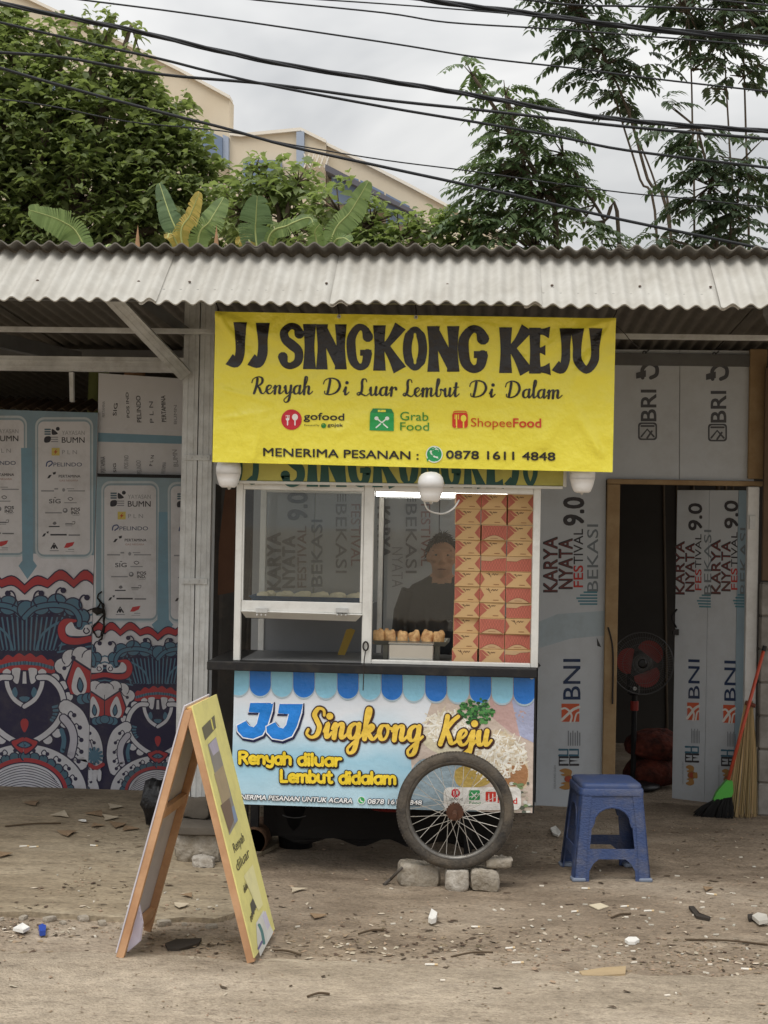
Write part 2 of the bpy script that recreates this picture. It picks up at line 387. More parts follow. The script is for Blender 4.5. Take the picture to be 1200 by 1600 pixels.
        if cap and not closed:
            for i in (0, k-1):
                h = q[i][2]/2; pl.append([(q[i][0]+h*math.cos(2*math.pi*j/10), q[i][1]+h*math.sin(2*math.pi*j/10)) for j in range(10)])
        s.emit([[s.tf(p) for p in a] for a in pl], col)
    def rrect(s, x0, y0, x1, y1, r, col, n=5):
        pts = []
        for cx_, cy_, a in ((x1-r, y0+r, -90), (x1-r, y1-r, 0), (x0+r, y1-r, 90), (x0+r, y0+r, 180)):
            for i in range(n+1): t = R(a+90*i/n); pts.append((cx_+r*math.cos(t), cy_+r*math.sin(t)))
        s.poly(pts, col)
    def rect(s, x0, y0, x1, y1, col): s.poly([(x0,y0),(x1,y0),(x1,y1),(x0,y1)], col)
    def text(s, t, a, b, up, col, off=0.0, shear=0.0):
        """t from pixel a to b along the baseline, cap height = pixel vector up"""
        vs, fs, asp = text_tris(t)
        if off > 0:      # heavier weight: the same letters struck again around themselves
            h = math.hypot(*up)*off*1.35; n = 8 if off > .03 else 4
            for i in range(n):
                q = (h*math.cos(2*math.pi*(i+.5)/n), h*math.sin(2*math.pi*(i+.5)/n)); k0 = s.k
                s.text(t, (a[0]+q[0], a[1]+q[1]), (b[0]+q[0], b[1]+q[1]), up, col, 0.0, shear); s.k = k0; s.frac += .12
            s.frac = 0.0; s.k += 1
        P = [s.tf((a[0]+(b[0]-a[0])*(x+shear*y/asp)+up[0]*y, a[1]+(b[1]-a[1])*(x+shear*y/asp)+up[1]*y)) for x, y in vs]
        s.emit([[P[i] for i in f] for f in fs], col)
    def glyphs(s, font, t, a, b, up, col, wd, shear=0.0, calli=0.0, grow=0.0, dxy=(0, 0)):
        """stroke lettering; up = pixel vector of one x-height"""
        tot = sum(font[c][0] if c in font else .7 for c in t)
        ex = ((b[0]-a[0])/tot, (b[1]-a[1])/tot); x = 0; h = math.hypot(*up)
        mp = lambda p: (a[0]+dxy[0]+ex[0]*(p[0]+shear*p[1])+up[0]*p[1], a[1]+dxy[1]+ex[1]*(p[0]+shear*p[1])+up[1]*p[1])
        k0 = s.k+2; cnt = 0
        for c in t:
            if c not in font: x += .7; continue
            adv, st = font[c]; i = 0
            while i < len(st):
                s.k = k0; cnt += 1; s.frac = (cnt % 7)*.25
                if st[i] == 'dot':
                    q = st[i+1]; c0 = mp((x+q[0], q[1])); rr = h*wd*0.62*(1.15 if calli else 1)+grow
                    s.ell(c0[0], c0[1], rr, rr, col, 10); i += 2; continue
                pts = catmull([(x+q[0], q[1]) for q in st[i]], 6); px = [mp(q) for q in pts]; ws = []
                for j in range(len(px)):
                    p, q = px[max(j-1, 0)], px[min(j+1, len(px)-1)]; d = math.hypot(q[0]-p[0], q[1]-p[1]) or 1
                    v = max(0.0, (q[1]-p[1])/d); ws.append(h*wd*((1-calli)+calli*v**1.2)+2*grow)
                s.stroke(px, ws, col, sm=0); i += 1
            x += adv
        s.k = k0+2; s.frac = 0.0
    def big(s, c, x0, y0, x1, y1, col, slope=0.0):
        wdt, st = BIG[c]; sx_, sy_ = (x1-x0)/wdt, (y1-y0)/130.0
        mp = lambda p: (x0+p[0]*sx_, y0+p[1]*sy_)
        if c == 'O':
            pts = [(34+22*math.cos(2*math.pi*i/24), 65+54*math.sin(2*math.pi*i/24)) for i in range(24)]
            ws = [(25 if abs(math.cos(2*math.pi*i/24)) > .55 else 18)*sx_ for i in range(24)]
            s.stroke([mp(p) for p in pts], ws, col, closed=True, sm=2); return
        for pts, ws in st:
            s.stroke([mp(p) for p in pts], [q*sx_ for q in ws], col, cap=(c in 'SG' and len(pts) > 2), sm=6)
    def build(s, name, parent): return s.mb.build(name, None, parent, world=True)
# ================================================================== THE SETTING
def gh(x, y):                          # gentle relief of the trodden dirt
    b_ = math.exp(-((y-6.02)/.28)**2)      # churned strip along the road edge
    return 0.007*noise.noise((x*1.1, y*1.6, 0)) + 0.004*noise.noise((x*4, y*5, 3)) + (.0025+.005*b_)*noise.noise((x*11, y*17, 7)) + (.001+.003*b_)*noise.noise((x*27, y*40, 9)) - .010*b_*abs(noise.noise((x*2.1, y*7, 11)))
def ground_mat(name, cols, pebble, rough=0.92, bstr=0.6, scl=1.0, wet=None):
    m = bpy.data.materials.new(name); m.use_nodes = True; t = m.node_tree; l = t.links.new; p = t.nodes['Principled BSDF']
    p.inputs['Roughness'].default_value = rough; p.inputs['Specular IOR Level'].default_value = 0.2
    tcn = N(t, 'ShaderNodeTexCoord'); co = tcn.outputs['Object']
    mp = N(t, 'ShaderNodeMapping'); mp.inputs['Scale'].default_value = (0.75, 1.25, 1); l(co, mp.inputs[0])
    n1 = N(t, 'ShaderNodeTexNoise'); n1.inputs['Scale'].default_value = 1.3*scl; n1.inputs['Detail'].default_value = 8; n1.inputs['Roughness'].default_value = 0.62; n1.inputs['Distortion'].default_value = 0.4
    n2 = N(t, 'ShaderNodeTexNoise'); n2.inputs['Scale'].default_value = 9*scl; n2.inputs['Detail'].default_value = 8; n2.inputs['Roughness'].default_value = 0.75
    n3 = N(t, 'ShaderNodeTexNoise'); n3.inputs['Scale'].default_value = 75*scl; n3.inputs['Detail'].default_value = 4
    vo = N(t, 'ShaderNodeTexVoronoi'); vo.inputs['Scale'].default_value = pebble
    for n in (n1, n2, n3): l(mp.outputs[0], n.inputs['Vector'])
    l(co, vo.inputs['Vector'])
    r1 = N(t, 'ShaderNodeValToRGB'); el = r1.color_ramp.elements
    el[0].position = 0.30; el[0].color = (*lin(cols[0]), 1); el[1].position = 0.68; el[1].color = (*lin(cols[2]), 1)
    q = el.new(0.5); q.color = (*lin(cols[1]), 1); l(n1.outputs[0], r1.inputs[0])
    r2 = N(t, 'ShaderNodeMapRange'); r2.inputs[1].default_value = 0.3; r2.inputs[2].default_value = 0.7; r2.inputs[3].default_value = 0.72; r2.inputs[4].default_value = 1.22; l(n2.outputs[0], r2.inputs[0])
    r3 = N(t, 'ShaderNodeMapRange'); r3.inputs[1].default_value = 0.3; r3.inputs[2].default_value = 0.7; r3.inputs[3].default_value = 0.8; r3.inputs[4].default_value = 1.2; l(n3.outputs[0], r3.inputs[0])
    mu = N(t, 'ShaderNodeMath', operation='MULTIPLY'); l(r2.outputs[0], mu.inputs[0]); l(r3.outputs[0], mu.inputs[1])
    vm = N(t, 'ShaderNodeVectorMath', operation='SCALE'); l(r1.outputs[0], vm.inputs[0]); l(mu.outputs[0], vm.inputs['Scale'])
    # dark flakes and pits trodden into the surface
    mp2 = N(t, 'ShaderNodeMapping'); mp2.inputs['Scale'].default_value = (.55, 1.0, 1); l(co, mp2.inputs[0])
    n4 = N(t, 'ShaderNodeTexNoise'); n4.inputs['Scale'].default_value = 34*scl; n4.inputs['Detail'].default_value = 3; n4.inputs['Roughness'].default_value = .6; l(mp2.outputs[0], n4.inputs['Vector'])
    r4 = N(t, 'ShaderNodeMapRange'); r4.inputs[1].default_value = .56; r4.inputs[2].default_value = .68; r4.inputs[3].default_value = 0; r4.inputs[4].default_value = .42; l(n4.outputs[0], r4.inputs[0])
    m4 = N(t, 'ShaderNodeMix', data_type='RGBA'); l(r4.outputs[0], m4.inputs[0]); l(vm.outputs[0], m4.inputs[6]); m4.inputs[7].default_value = (*lin((84,72,60)), 1)
    n5 = N(t, 'ShaderNodeTexNoise'); n5.inputs['Scale'].default_value = 3.1*scl; n5.inputs['Detail'].default_value = 7; n5.inputs['Roughness'].default_value = .7; l(mp2.outputs[0], n5.inputs['Vector'])
    r5 = N(t, 'ShaderNodeMapRange'); r5.inputs[1].default_value = .54; r5.inputs[2].default_value = .70; r5.inputs[3].default_value = 0; r5.inputs[4].default_value = .36; l(n5.outputs[0], r5.inputs[0])
    m5 = N(t, 'ShaderNodeMix', data_type='RGBA'); l(r5.outputs[0], m5.inputs[0]); l(m4.outputs[2], m5.inputs[6]); m5.inputs[7].default_value = (*lin((96,84,70)), 1)
    l(m5.outputs[2], p.inputs['Base Color'])
    bm = N(t, 'ShaderNodeBump'); bm.inputs['Strength'].default_value = bstr; bm.inputs['Distance'].default_value = 0.012
    sm_ = N(t, 'ShaderNodeMath', operation='MULTIPLY_ADD'); sm_.inputs[1].default_value = -0.6; l(vo.outputs['Distance'], sm_.inputs[0]); l(n2.outputs[0], sm_.inputs[2])
    s2 = N(t, 'ShaderNodeMath', operation='MULTIPLY_ADD'); s2.inputs[1].default_value = 0.4; l(n3.outputs[0], s2.inputs[0]); l(sm_.outputs[0], s2.inputs[2])
    l(s2.outputs[0], bm.inputs['Height']); l(bm.outputs[0], p.inputs['Normal'])
    MATS[name] = m; return m
dirt = ground_mat('trodden_dirt', ((114,100,85), (149,134,116), (171,157,139)), 60, bstr=.85)
roadm = ground_mat('dusty_asphalt', ((154,141,123), (171,157,138), (185,171,152)), 95, bstr=0.9, scl=1.4)
apronm = ground_mat('worn_concrete', ((126,112,92), (155,141,119), (172,159,137)), 30, bstr=0.5)
def axis(lo, hi, step, far):
    a = list(np.arange(lo, hi+1e-6, step)); d = step
    x = hi
    while x < far: d *= 1.6; x += d; a.append(x)
    x = lo; d = step; pre = []
    while x > -far: d *= 1.6; x -= d; pre.append(x)
    return pre[::-1]+a
xs = axis(-3.6, 2.6, 0.035, 400); ys = axis(4.6, 9.6, 0.027, 400)
vs_ = []; wf = lambda a, lo, hi: max(0.0, 1-max(0, lo-a, a-hi)/0.6)
for y in ys:
    for x in xs:
        vs_.append((x, y, gh(x, y)*wf(x, -3.6, 2.6)*wf(y, 4.6, 9.6)))
nx_ = len(xs); fs_ = [(j*nx_+i, j*nx_+i+1, (j+1)*nx_+i+1, (j+1)*nx_+i) for j in range(len(ys)-1) for i in range(nx_-1)]
b = MB(); b.v = vs_; b.f = fs_; b.mi = [0]*len(fs_); b.sm = [True]*len(fs_)
tag(b.build('ground', dirt, smooth=True), kind='structure')
# the road: irregular dusty edge of the asphalt
b = MB(); rx = list(np.arange(-6, 5, 0.05)); vs_ = []; rows = [(-40, 0), (-5, 0), (3.0, 0), (4.3, 0), (4.8, 0), (5.1, 0), (5.3, 0), (5.5, .4), (5.66, .8), (5.78, 1)]
rx = [-120, -40, -15]+rx+[15, 40, 120]
for (yy, k) in rows:
    for x in rx:
        e_ = 0.10*noise.noise((x*1.3, 2, 0))+0.05*noise.noise((x*5, 9, 0))+0.03*noise.noise((x*17, 9, 0)) + 0.02*x*0
        z = 0.017 + 0.0025*noise.noise((x*5, yy*5, 1)) - 0.016*(k == 1) - 0.003*(k == .8)
        vs_.append((x, yy+e_*k, z))
n_ = len(rx); b.add(vs_, [(j*n_+i, j*n_+i+1, (j+1)*n_+i+1, (j+1)*n_+i) for j in range(len(rows)-1) for i in range(n_-1)])
tag(b.build('road', roadm, smooth=True), kind='structure')
# old concrete apron on the left, its front edge broken
edge = []
for i in range(46):
    x = -4.2 + i*0.07; edge.append((x, 6.27+0.05*noise.noise((x*2.5, 0, 5))+0.03*noise.noise((x*9, 0, 5))))
x, y = edge[-1]
for i in range(1, 40):
    yy = y+i*0.075; edge.append((x+0.02+0.07*math.sin(i*.35)+0.04*noise.noise((0, yy*6, 2)), yy))
edge += [(-4.2, edge[-1][1])]
b = MB(); b.prism([(p[0], p[1], 0.019) for p in edge], (0, 0, -0.06))
tag(b.build('concrete_apron', apronm), kind='structure')
APZ = 0.019
# ------------------------------------------------------------------ roof of corrugated cement sheets
sheetm = mat('cement_sheet', (186,184,177), 0.88, var=(5, .55, (156,151,141)), bump=(40, .15, .004), dirt=(3.2, .35, (128,122,110)))
sheetm2 = mat('cement_sheet_dark', (116,112,105), 0.9, var=(5, .5, (84,79,72)), bump=(40, .15, .004))  # darker grey variant, used on the rear sheets
steel = mat('galvanised_steel', (212,214,213), 0.5, 0.12, var=(6, .5, (150,150,148)), dirt=(9, .4, (120,110,98)))
greysteel = mat('dull_steel', (112,113,113), 0.6, 0.3, var=(5, .5, (80,78,76)))
WAVE = 0.076
def sheet_mesh(x0, nw, P0, P1, thick=0.006):
    """corrugated sheet nw waves wide from edge P0=(Y,z) to P1=(Y,z)"""
    b = MB(); b.smooth = True; n = nw*12; vs = []; d = Vector((0, P1[0]-P0[0], P1[1]-P0[1])); nrm = Vector((0, -d.z, d.y)).normalized()
    if nrm.z < 0: nrm = -nrm
    seg = 4
    for side in (0, 1):
        for k in range(seg+1):
            for i in range(n+1):
                x = x0+i*WAVE/12; c = Vector((x, P0[0], P0[1]))+d*(k/seg)
                vs.append(c+nrm*(0.0108*math.cos(2*math.pi*x/WAVE) - side*thick + .0035*noise.noise((x*1.7, k*.6+P0[0]*3, 2))))
    m = n+1; fs = []; o = (seg+1)*m
    for k in range(seg):
        for i in range(n):
            fs.append((k*m+i, k*m+i+1, (k+1)*m+i+1, (k+1)*m+i)); fs.append((o+k*m+i+1, o+k*m+i, o+(k+1)*m+i, o+(k+1)*m+i+1))
    b.add(vs, fs); b.smooth = False
    e_ = []
    for i in range(n): e_.append((o+i, o+i+1, i+1, i)); e_.append((seg*m+i, seg*m+i+1, o+seg*m+i+1, o+seg*m+i))
    for k in range(seg): e_.append((k*m, (k+1)*m, o+(k+1)*m, o+k*m)); e_.append((k*m+n, o+k*m+n, o+(k+1)*m+n, (k+1)*m+n))
    # side faces need their own flat shading
    b.add(vs, e_); return b
eave_z = (at(0, 468, 6.6).z+at(1200, 481, 6.6).z)/2
top_z = at(600, 399, 6.98).z; slope = (top_z-eave_z)/0.38
roof = thing('corrugated_roof', 'long low roof of pale corrugated cement sheets over the stalls', 'roof', (-0.5, 6.6, eave_z))
EY = 6.6
x = -3.02-0.076*11; i = 0
seamx = at(245, 430, 6.75).x
x = seamx - 0.836*3 - 0.836
while x < 3.0:
    dz = 0.008*(i % 2) + random.uniform(-.002, .004)
    sheet_mesh(x-WAVE*0.6, 12, (EY-0.004*(i % 2)+random.uniform(-.006, .006), eave_z+dz), (6.985, top_z+dz)).build('front_sheet', sheetm, roof, True)
    x += 0.836; i += 1
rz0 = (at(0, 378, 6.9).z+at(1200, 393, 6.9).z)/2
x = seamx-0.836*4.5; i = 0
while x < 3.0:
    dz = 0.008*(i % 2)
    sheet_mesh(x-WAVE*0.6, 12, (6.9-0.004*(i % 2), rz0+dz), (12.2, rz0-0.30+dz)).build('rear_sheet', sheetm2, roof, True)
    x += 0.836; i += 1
for (px_, py2) in ((228,452),(307,454),(515,459),(858,464),(60,452),(690,462),(1010,468),(1120,470)):      # roofing screws
    q_ = at(px_, py2, 6.72); d_ = q_.y; zz_ = eave_z+slope*(6.72-EY)+.016
    part('screw', lambda b: b.lathe([(.007,0),(.007,.003),(.004,.006),(.0,.006)], 8, Matrix.Translation((round(q_.x/WAVE)*WAVE, 6.72, zz_))), mat('rusty_screw', (84,66,54), .8), roof)
# steel under the roof
def bar(b, a, c, wd, ht, up=(0, 0, 1)):
    a, c = Vector(a), Vector(c); d = (c-a).normalized(); s_ = d.cross(Vector(up)).normalized(); u_ = s_.cross(d)
    m_ = Matrix((s_, d, u_)).transposed().to_4x4(); m_.translation = a
    b.box((-wd/2, 0, -ht/2), (wd/2, (c-a).length, ht/2), m_); return b
def cchan(b, a, c, w_, d_, t=0.004, up=(0, -1, 0)):     # C section, open side away from 'up'
    a, c = Vector(a), Vector(c); d = (c-a).normalized(); s_ = d.cross(Vector(up)).normalized(); u_ = s_.cross(d)
    m_ = Matrix((s_, d, u_)).transposed().to_4x4(); m_.translation = a; l_ = (c-a).length
    b.box((-w_/2, 0, -t/2), (w_/2, l_, t/2), m_)
    for q in (-1, 1):
        b.box((q*w_/2-t/2, 0, -d_), (q*w_/2+t/2, l_, t/2+.0006), m_)
        b.box((q*(w_/2-0.012)-.006, 0, -d_), (q*(w_/2-0.012)+.006, l_, -d_+t), m_)
    # rolled ribs on the face
    for q in (-.22, .22): b.box((q*w_-.003, 0, t/2), (q*w_+.003, l_, t/2+.0025), m_)
    return b
ez = eave_z
part('purlin', lambda b: cchan(b, (-4.3, 6.72, ez+.045), (3.2, 6.72, ez+.045), .05, .03), greysteel, roof)
part('purlin', lambda b: cchan(b, (-4.3, 7.45, at(100,515,7.45).z), (3.2, 7.45, at(100,515,7.45).z), .02, .03), steel, roof)
part('purlin', lambda b: bar(b, (-4.3, 9.5, rz0-.22), (3.2, 9.5, rz0-.22), .05, .06), greysteel, roof)
zb = at(100, 568, 8.3).z
part('beam', lambda b: cchan(b, (-4.3, 8.3, zb), (-1.38, 8.3, zb), .075, .05), steel, roof)
for xx in (-2.55, 1.75):
    part('rafter', lambda b: bar(b, (xx-.5, 6.75, ez+.03), (xx+.1, 9.2, at(60,585,9.2).z+.1), .06, .08), greysteel, roof)
part('hanger', lambda b: bar(b, at(112, 582, 8.33), at(113, 628, 8.33), .022, .03, up=(0,1,0)), steel, roof)
# edge board the banner ropes are tied to
part('fascia_batten', lambda b: bar(b, (-1.7, 6.99, ez+.10), (3.0, 6.99, ez+.10), .03, .045), greysteel, roof)
# ------------------------------------------------------------------ double channel post and its brace
PY = 7.62
pb, pt_ = gnd(297, 1322, APZ), None
def pxp(x, y, Y=PY): return at(x, y, Y)
ptz = ez+.22
post = thing('steel_post', 'pale galvanised double channel roof post behind the folding board', 'post', (pxp(297,1300).x, PY, APZ))
xl0 = (pxp(290,520).x+pxp(313,520).x)/2; xr0 = (pxp(316,520).x+pxp(337,520).x)/2
xl1 = pxp(285,1290).x; xr1 = pxp(309,1290).x
xl = (xl0+xl1)/2-.004; xr = xl+.075
part('channel', lambda b: cchan(b, (xl, PY, APZ-.02), (xl, PY, ptz), .073, .05), steel, post)
part('channel', lambda b: cchan(b, (xr+.004, PY, APZ-.02), (xr+.004, PY, ptz), .066, .05), steel, post)
for yy in (715, 908):
    z = pxp(310, yy).z
    def br(b):
        b.box((xl-.028, PY-.012, z-.014), (xr+.03, PY-.005, z+.014))
        for q in (-.015, .012, .062, .09): b.tube([(xl+q, PY-.016, z), (xl+q, PY-.010, z)], .005, 6)
    part('bracket', br, steel, post)
part('brace', lambda b: cchan(b, (pxp(300,588).x-.02, PY-.06, pxp(300,590).z), at(170, 462, 6.85), .062, .04), steel, post)
part('brace', lambda b: cchan(b, (pxp(300,480).x-.02, PY-.03, pxp(300,520).z), at(225, 470, 7.2), .045, .03), greysteel, post)
# ------------------------------------------------------------------ mural wall on the left: printed panels
YM = 9.28
NF = (0, -1, 0)
WHITE, GREY, TEAL, NAVY, RED, SKYB = (218,218,224), (204,206,212), (92,128,150), (58,55,80), (182,72,76), (128,164,184)
INK, LGREY = (58,58,66), (150,152,158)
panelm = mat('printed_board_white', (214,215,219), .6, var=(2.2, .25, (190,192,197)), bump=(4, .2, .012), dirt=(3, .25, (150,145,138)))
mural = thing('printed_wall', 'white reused event panels with red and blue mural pattern left of the post', 'wall', (-2.4, YM, APZ))
def Zm(o, k):
    return lambda x, y: (o[0]+x*k, o[1]+y*k)
def flat_panel(name, q, Y, m, parent, th=0.02):
    P = [at(*p, Y) for p in q]; b = MB(); b.prism([(p.x, Y, p.z) for p in P], (0, th, 0)); return b.build(name, m, parent, True)
k_ = 290/1200
pA = [(-60, 638), (153, 645), (137, 1237), (-75, 1234)]
pB = [(151.5, 742), (292, 745), (286, 1240), (137.5, 1238)]
flat_panel('panel', pA, YM, panelm, mural); flat_panel('panel', pB, YM-.012, panelm, mural)
pC = [(154, 583), (292, 592), (292, 742), (152, 740)]
flat_panel('panel', pC, YM+.03, panelm, mural)
def motif(pr, ax, y0, s, sides):
    """the repeating ornament; ax,y0 = axis and top in zoom pixels, s = scale"""
    for sg in sides:
        T = lambda p, sg=sg: (0+(ax+sg*p[0]*s)*k_, 880+(y0+p[1]*s)*k_)
        pr.T = T; ow = 9*s*k_
        def st(p, wd, c, **kw):      # stroke in motif units
            q = [T(a) for a in p]; pr.T = None; pr.stroke(q, ([x*s*k_ for x in wd] if isinstance(wd, list) else wd*s*k_), c, **kw); pr.T = T
        def scal(c, bulge, n=7):
            o = []
            for i in range(len(c)-1):
                a, d = c[i], c[i+1]
                for j in range(n):
                    t = j/n; o.append((a[0]+(d[0]-a[0])*t, a[1]+(d[1]-a[1])*t - bulge[i]*4*t*(1-t)*(.6+.4*math.sin(math.pi*t))))
            return o+[c[-1]]
        o1 = scal([(0,140),(150,104),(318,104),(470,108),(620,80)], [40,62,64,52,40]); o2 = scal([(0,200),(150,160),(318,160),(470,164),(620,140)], [36,52,54,48,40])
        pr.poly(o1+o2[::-1], RED); st(o1, 8, NAVY, sm=0); st(o2, 8, NAVY, sm=0)
        # navy field
        pr.poly([(0,330),(100,290),(300,300),(400,400),(620,420),(620,1480),(0,1480)], NAVY)
        for i in range(9):
            st([(14+i*36, 310), (12+i*27, 560)], 11, TEAL, sm=0)
        for i in range(5):
            st([(215-i*8, 575-i*40), (470, 528-i*52)], 12, TEAL, sm=0)
        for cx_, cy_, rr in ((12,300,58),(105,272,62),(210,262,64),(312,282,58),(372,345,48),(385,410,34)):
            pr.ell(cx_, cy_, rr+5, rr+5, NAVY, 18); pr.ell(cx_, cy_, rr-3, rr-3, TEAL, 18)
        ar = [(0,352),(70,290),(190,268),(300,288),(350,345),(352,400)]
        st(ar, 44, NAVY); st(ar, 28, TEAL)
        pr.poly([(0,372),(150,320),(290,345),(310,420),(200,560),(0,560)], NAVY)
        for i in range(8): st([(14+i*33, 352), (12+i*25, 556)], 11, TEAL, sm=0)
        st([(78,560),(108,470),(180,405),(255,372)], 15, TEAL)
        # curls
        for cx_, cy_, w1 in ((105,187,1),(247,168,1),(400,214,1)):
            st([(cx_+4, cy_+8),(cx_-16, cy_-8),(cx_-40, cy_+14),(cx_-46, cy_+58),(cx_-26, cy_+92)], 10, NAVY); pr.ell(cx_+4, cy_+8, 19, 19, NAVY, 10)
        # red hook with white belly
        st([(330,372),(262,380),(238,430),(262,490),(340,505),(440,488),(520,500)], [30,52,58,58,54,50,44], NAVY); st([(330,372),(262,380),(238,430),(262,490),(340,505),(440,488),(520,500)], [16,40,46,46,42,38,34], RED)
        pr.curve([(305,380),(268,410),(272,455),(320,470),(420,462),(430,405),(395,400),(370,430),(330,420)], WHITE)
        st([(405,420),(420,440),(400,455),(382,440),(390,420)], 8, NAVY)
        # crown band
        c1 = scal([(0,596),(75,604),(150,622),(205,655)], [22,24,20]); c2 = [(195,715),(100,700),(0,690)]
        pr.poly(c1+c2, RED); st(c1, 8, NAVY, sm=0)
        pr.poly([(0,632),(100,642),(190,668),(185,690),(90,662),(0,655)], TEAL)
        for i in range(9): st([(6+i*21, 634+i*i*.5), (4+i*21, 656+i*i*.5)], 4, NAVY, sm=0)
        # heart
        hp = [(92,738),(160,742),(222,800),(252,880),(246,960),(200,1045),(130,1110),(60,1152)]
        st(hp, 50, NAVY); st(hp, 34, WHITE)
        pr.poly([(0,735),(100,750),(155,752),(212,808),(236,885),(228,955),(185,1035),(118,1096),(50,1140),(0,1150)], NAVY)
        for i in range(5):
            a = R(-30+i*22); c0 = (150+40*math.cos(a), 960+60*math.sin(a)); st([c0, (c0[0]+52*math.cos(a*.5), c0[1]+40*math.sin(a*.6))], 16, TEAL, sm=0)
        up_ = [(118,742),(106,808),(66,880),(0,926)]; st(up_, 42, NAVY); st(up_, 27, WHITE)
        pr.curve([(60,800),(82,830),(60,868),(44,840)], TEAL); pr.curve([(0,862),(34,868),(20,890),(0,892)], TEAL)
        pr.curve([(24,690),(52,676),(84,692),(76,760),(40,778)], WHITE); pr.poly([(0,700),(10,700),(14,778),(0,778)], WHITE); pr.curve([(88,700),(115,682),(142,702),(130,718),(98,716)], WHITE)
        st([(24,690),(40,778),(76,760),(84,692)], 5, NAVY)
        pr.curve([(0,1008),(24,1020),(22,1058),(0,1092)], RED)
        # fringe of white lobes outside the heart
        for cx_, cy_ in ((196,742),(250,790),(282,862),(292,950),(262,1035),(210,1098),(150,1140)):
            pr.ell(cx_, cy_, 38, 36, NAVY, 14); pr.ell(cx_, cy_, 31, 29, WHITE, 14)
        st(hp, 50, NAVY); st(hp, 34, WHITE)
        # petal rosette
        for cx_, cy_ in ((250,665),(300,610),(365,590),(430,610)):
            pr.ell(cx_, cy_, 62, 58, NAVY, 16); pr.ell(cx_, cy_, 55, 51, WHITE, 16)
        pr.poly([(230,700),(300,600),(448,620),(448,800),(280,790)], WHITE)
        pr.poly([(318,612),(452,700),(452,860),(296,850),(262,760)], NAVY); pr.poly([(320,630),(446,710),(446,850),(300,845),(274,766)], RED)
        pr.curve([(345,670),(400,760),(390,840),(330,850),(305,790)], WHITE); pr.curve([(356,735),(384,790),(366,838),(338,800)], NAVY); pr.curve([(358,748),(376,790),(364,826),(346,796)], TEAL)
        st([(316,616),(290,660),(262,672)], 7, NAVY); pr.ell(316,612,16,16,NAVY,10); pr.ell(258,678,14,14,NAVY,10)
        for i in range(3): pr.ell(372+i*36, 880-i*8, 40, 38, NAVY, 14); pr.ell(372+i*36, 880-i*8, 33, 31, TEAL, 14)
        # side ribbons
        rb = [(268,930),(340,985),(378,1080),(384,1190),(362,1290)]
        st(rb, 108, NAVY); st(rb, 92, WHITE)
        for i, (cx_, cy_) in enumerate(((322,982),(358,1062),(368,1142),(368,1218),(350,1280))):
            st([(cx_, cy_),(cx_-22, cy_-26),(cx_-40, cy_-2),(cx_-22, cy_+24)], 8, NAVY); pr.ell(cx_, cy_, 15, 15, NAVY, 10)
        r2 = [(252,1000),(300,1060),(318,1140),(300,1240)]
        st(r2, 62, NAVY); st(r2, 46, (205,203,214)); st([(240,1080),(256,1140),(246,1210)], 30, TEAL)
        # arch at the foot
        for rx_, ry_, c in ((412,330,NAVY),(402,320,WHITE),(300,250,NAVY)):
            pr.ell(0, 1490, rx_, ry_, c, 30, 0, 91 if sg > 0 else 91)
        for i in range(8):
            a = R(8+i*11.5); pr.ell(292*math.cos(a), 1490-242*math.sin(a), 36, 34, NAVY, 12); pr.ell(292*math.cos(a), 1490-242*math.sin(a), 29, 27, (86,116,132), 12)
        pr.ell(0, 1490, 282, 232, RED, 28, 0, 91); pr.ell(0, 1490, 258, 206, NAVY, 28, 0, 91); pr.ell(0, 1490, 250, 198, WHITE, 28, 0, 91)
        for i in range(11):
            y_ = 1306+i*17; st([(0, y_), (70, y_+12), (150, y_+44), (250*math.sqrt(max(0.02, 1-((1490-y_-60)/200)**2)) if 1490-y_-60 < 195 else 150, y_+90)], 4.5, NAVY)
        for i in range(5):
            a = R(20+i*15); cx_, cy_ = 352*math.cos(a), 1490-284*math.sin(a)
            st([(cx_, cy_),(cx_-18, cy_-26),(cx_-38, cy_-8),(cx_-26, cy_+18)], 7, NAVY); pr.ell(cx_, cy_, 13, 13, NAVY, 10)
        # eye
        pr.curve([(0,1122),(55,1132),(96,1156),(50,1215),(0,1236)], NAVY); pr.curve([(0,1130),(50,1140),(84,1158),(45,1206),(0,1226)], RED)
        pr.curve([(0,1148),(52,1176),(0,1196)], NAVY); pr.curve([(0,1155),(38,1176),(0,1190)], TEAL); pr.poly([(0,1166),(10,1176),(0,1186)], NAVY)
        pr.T = None
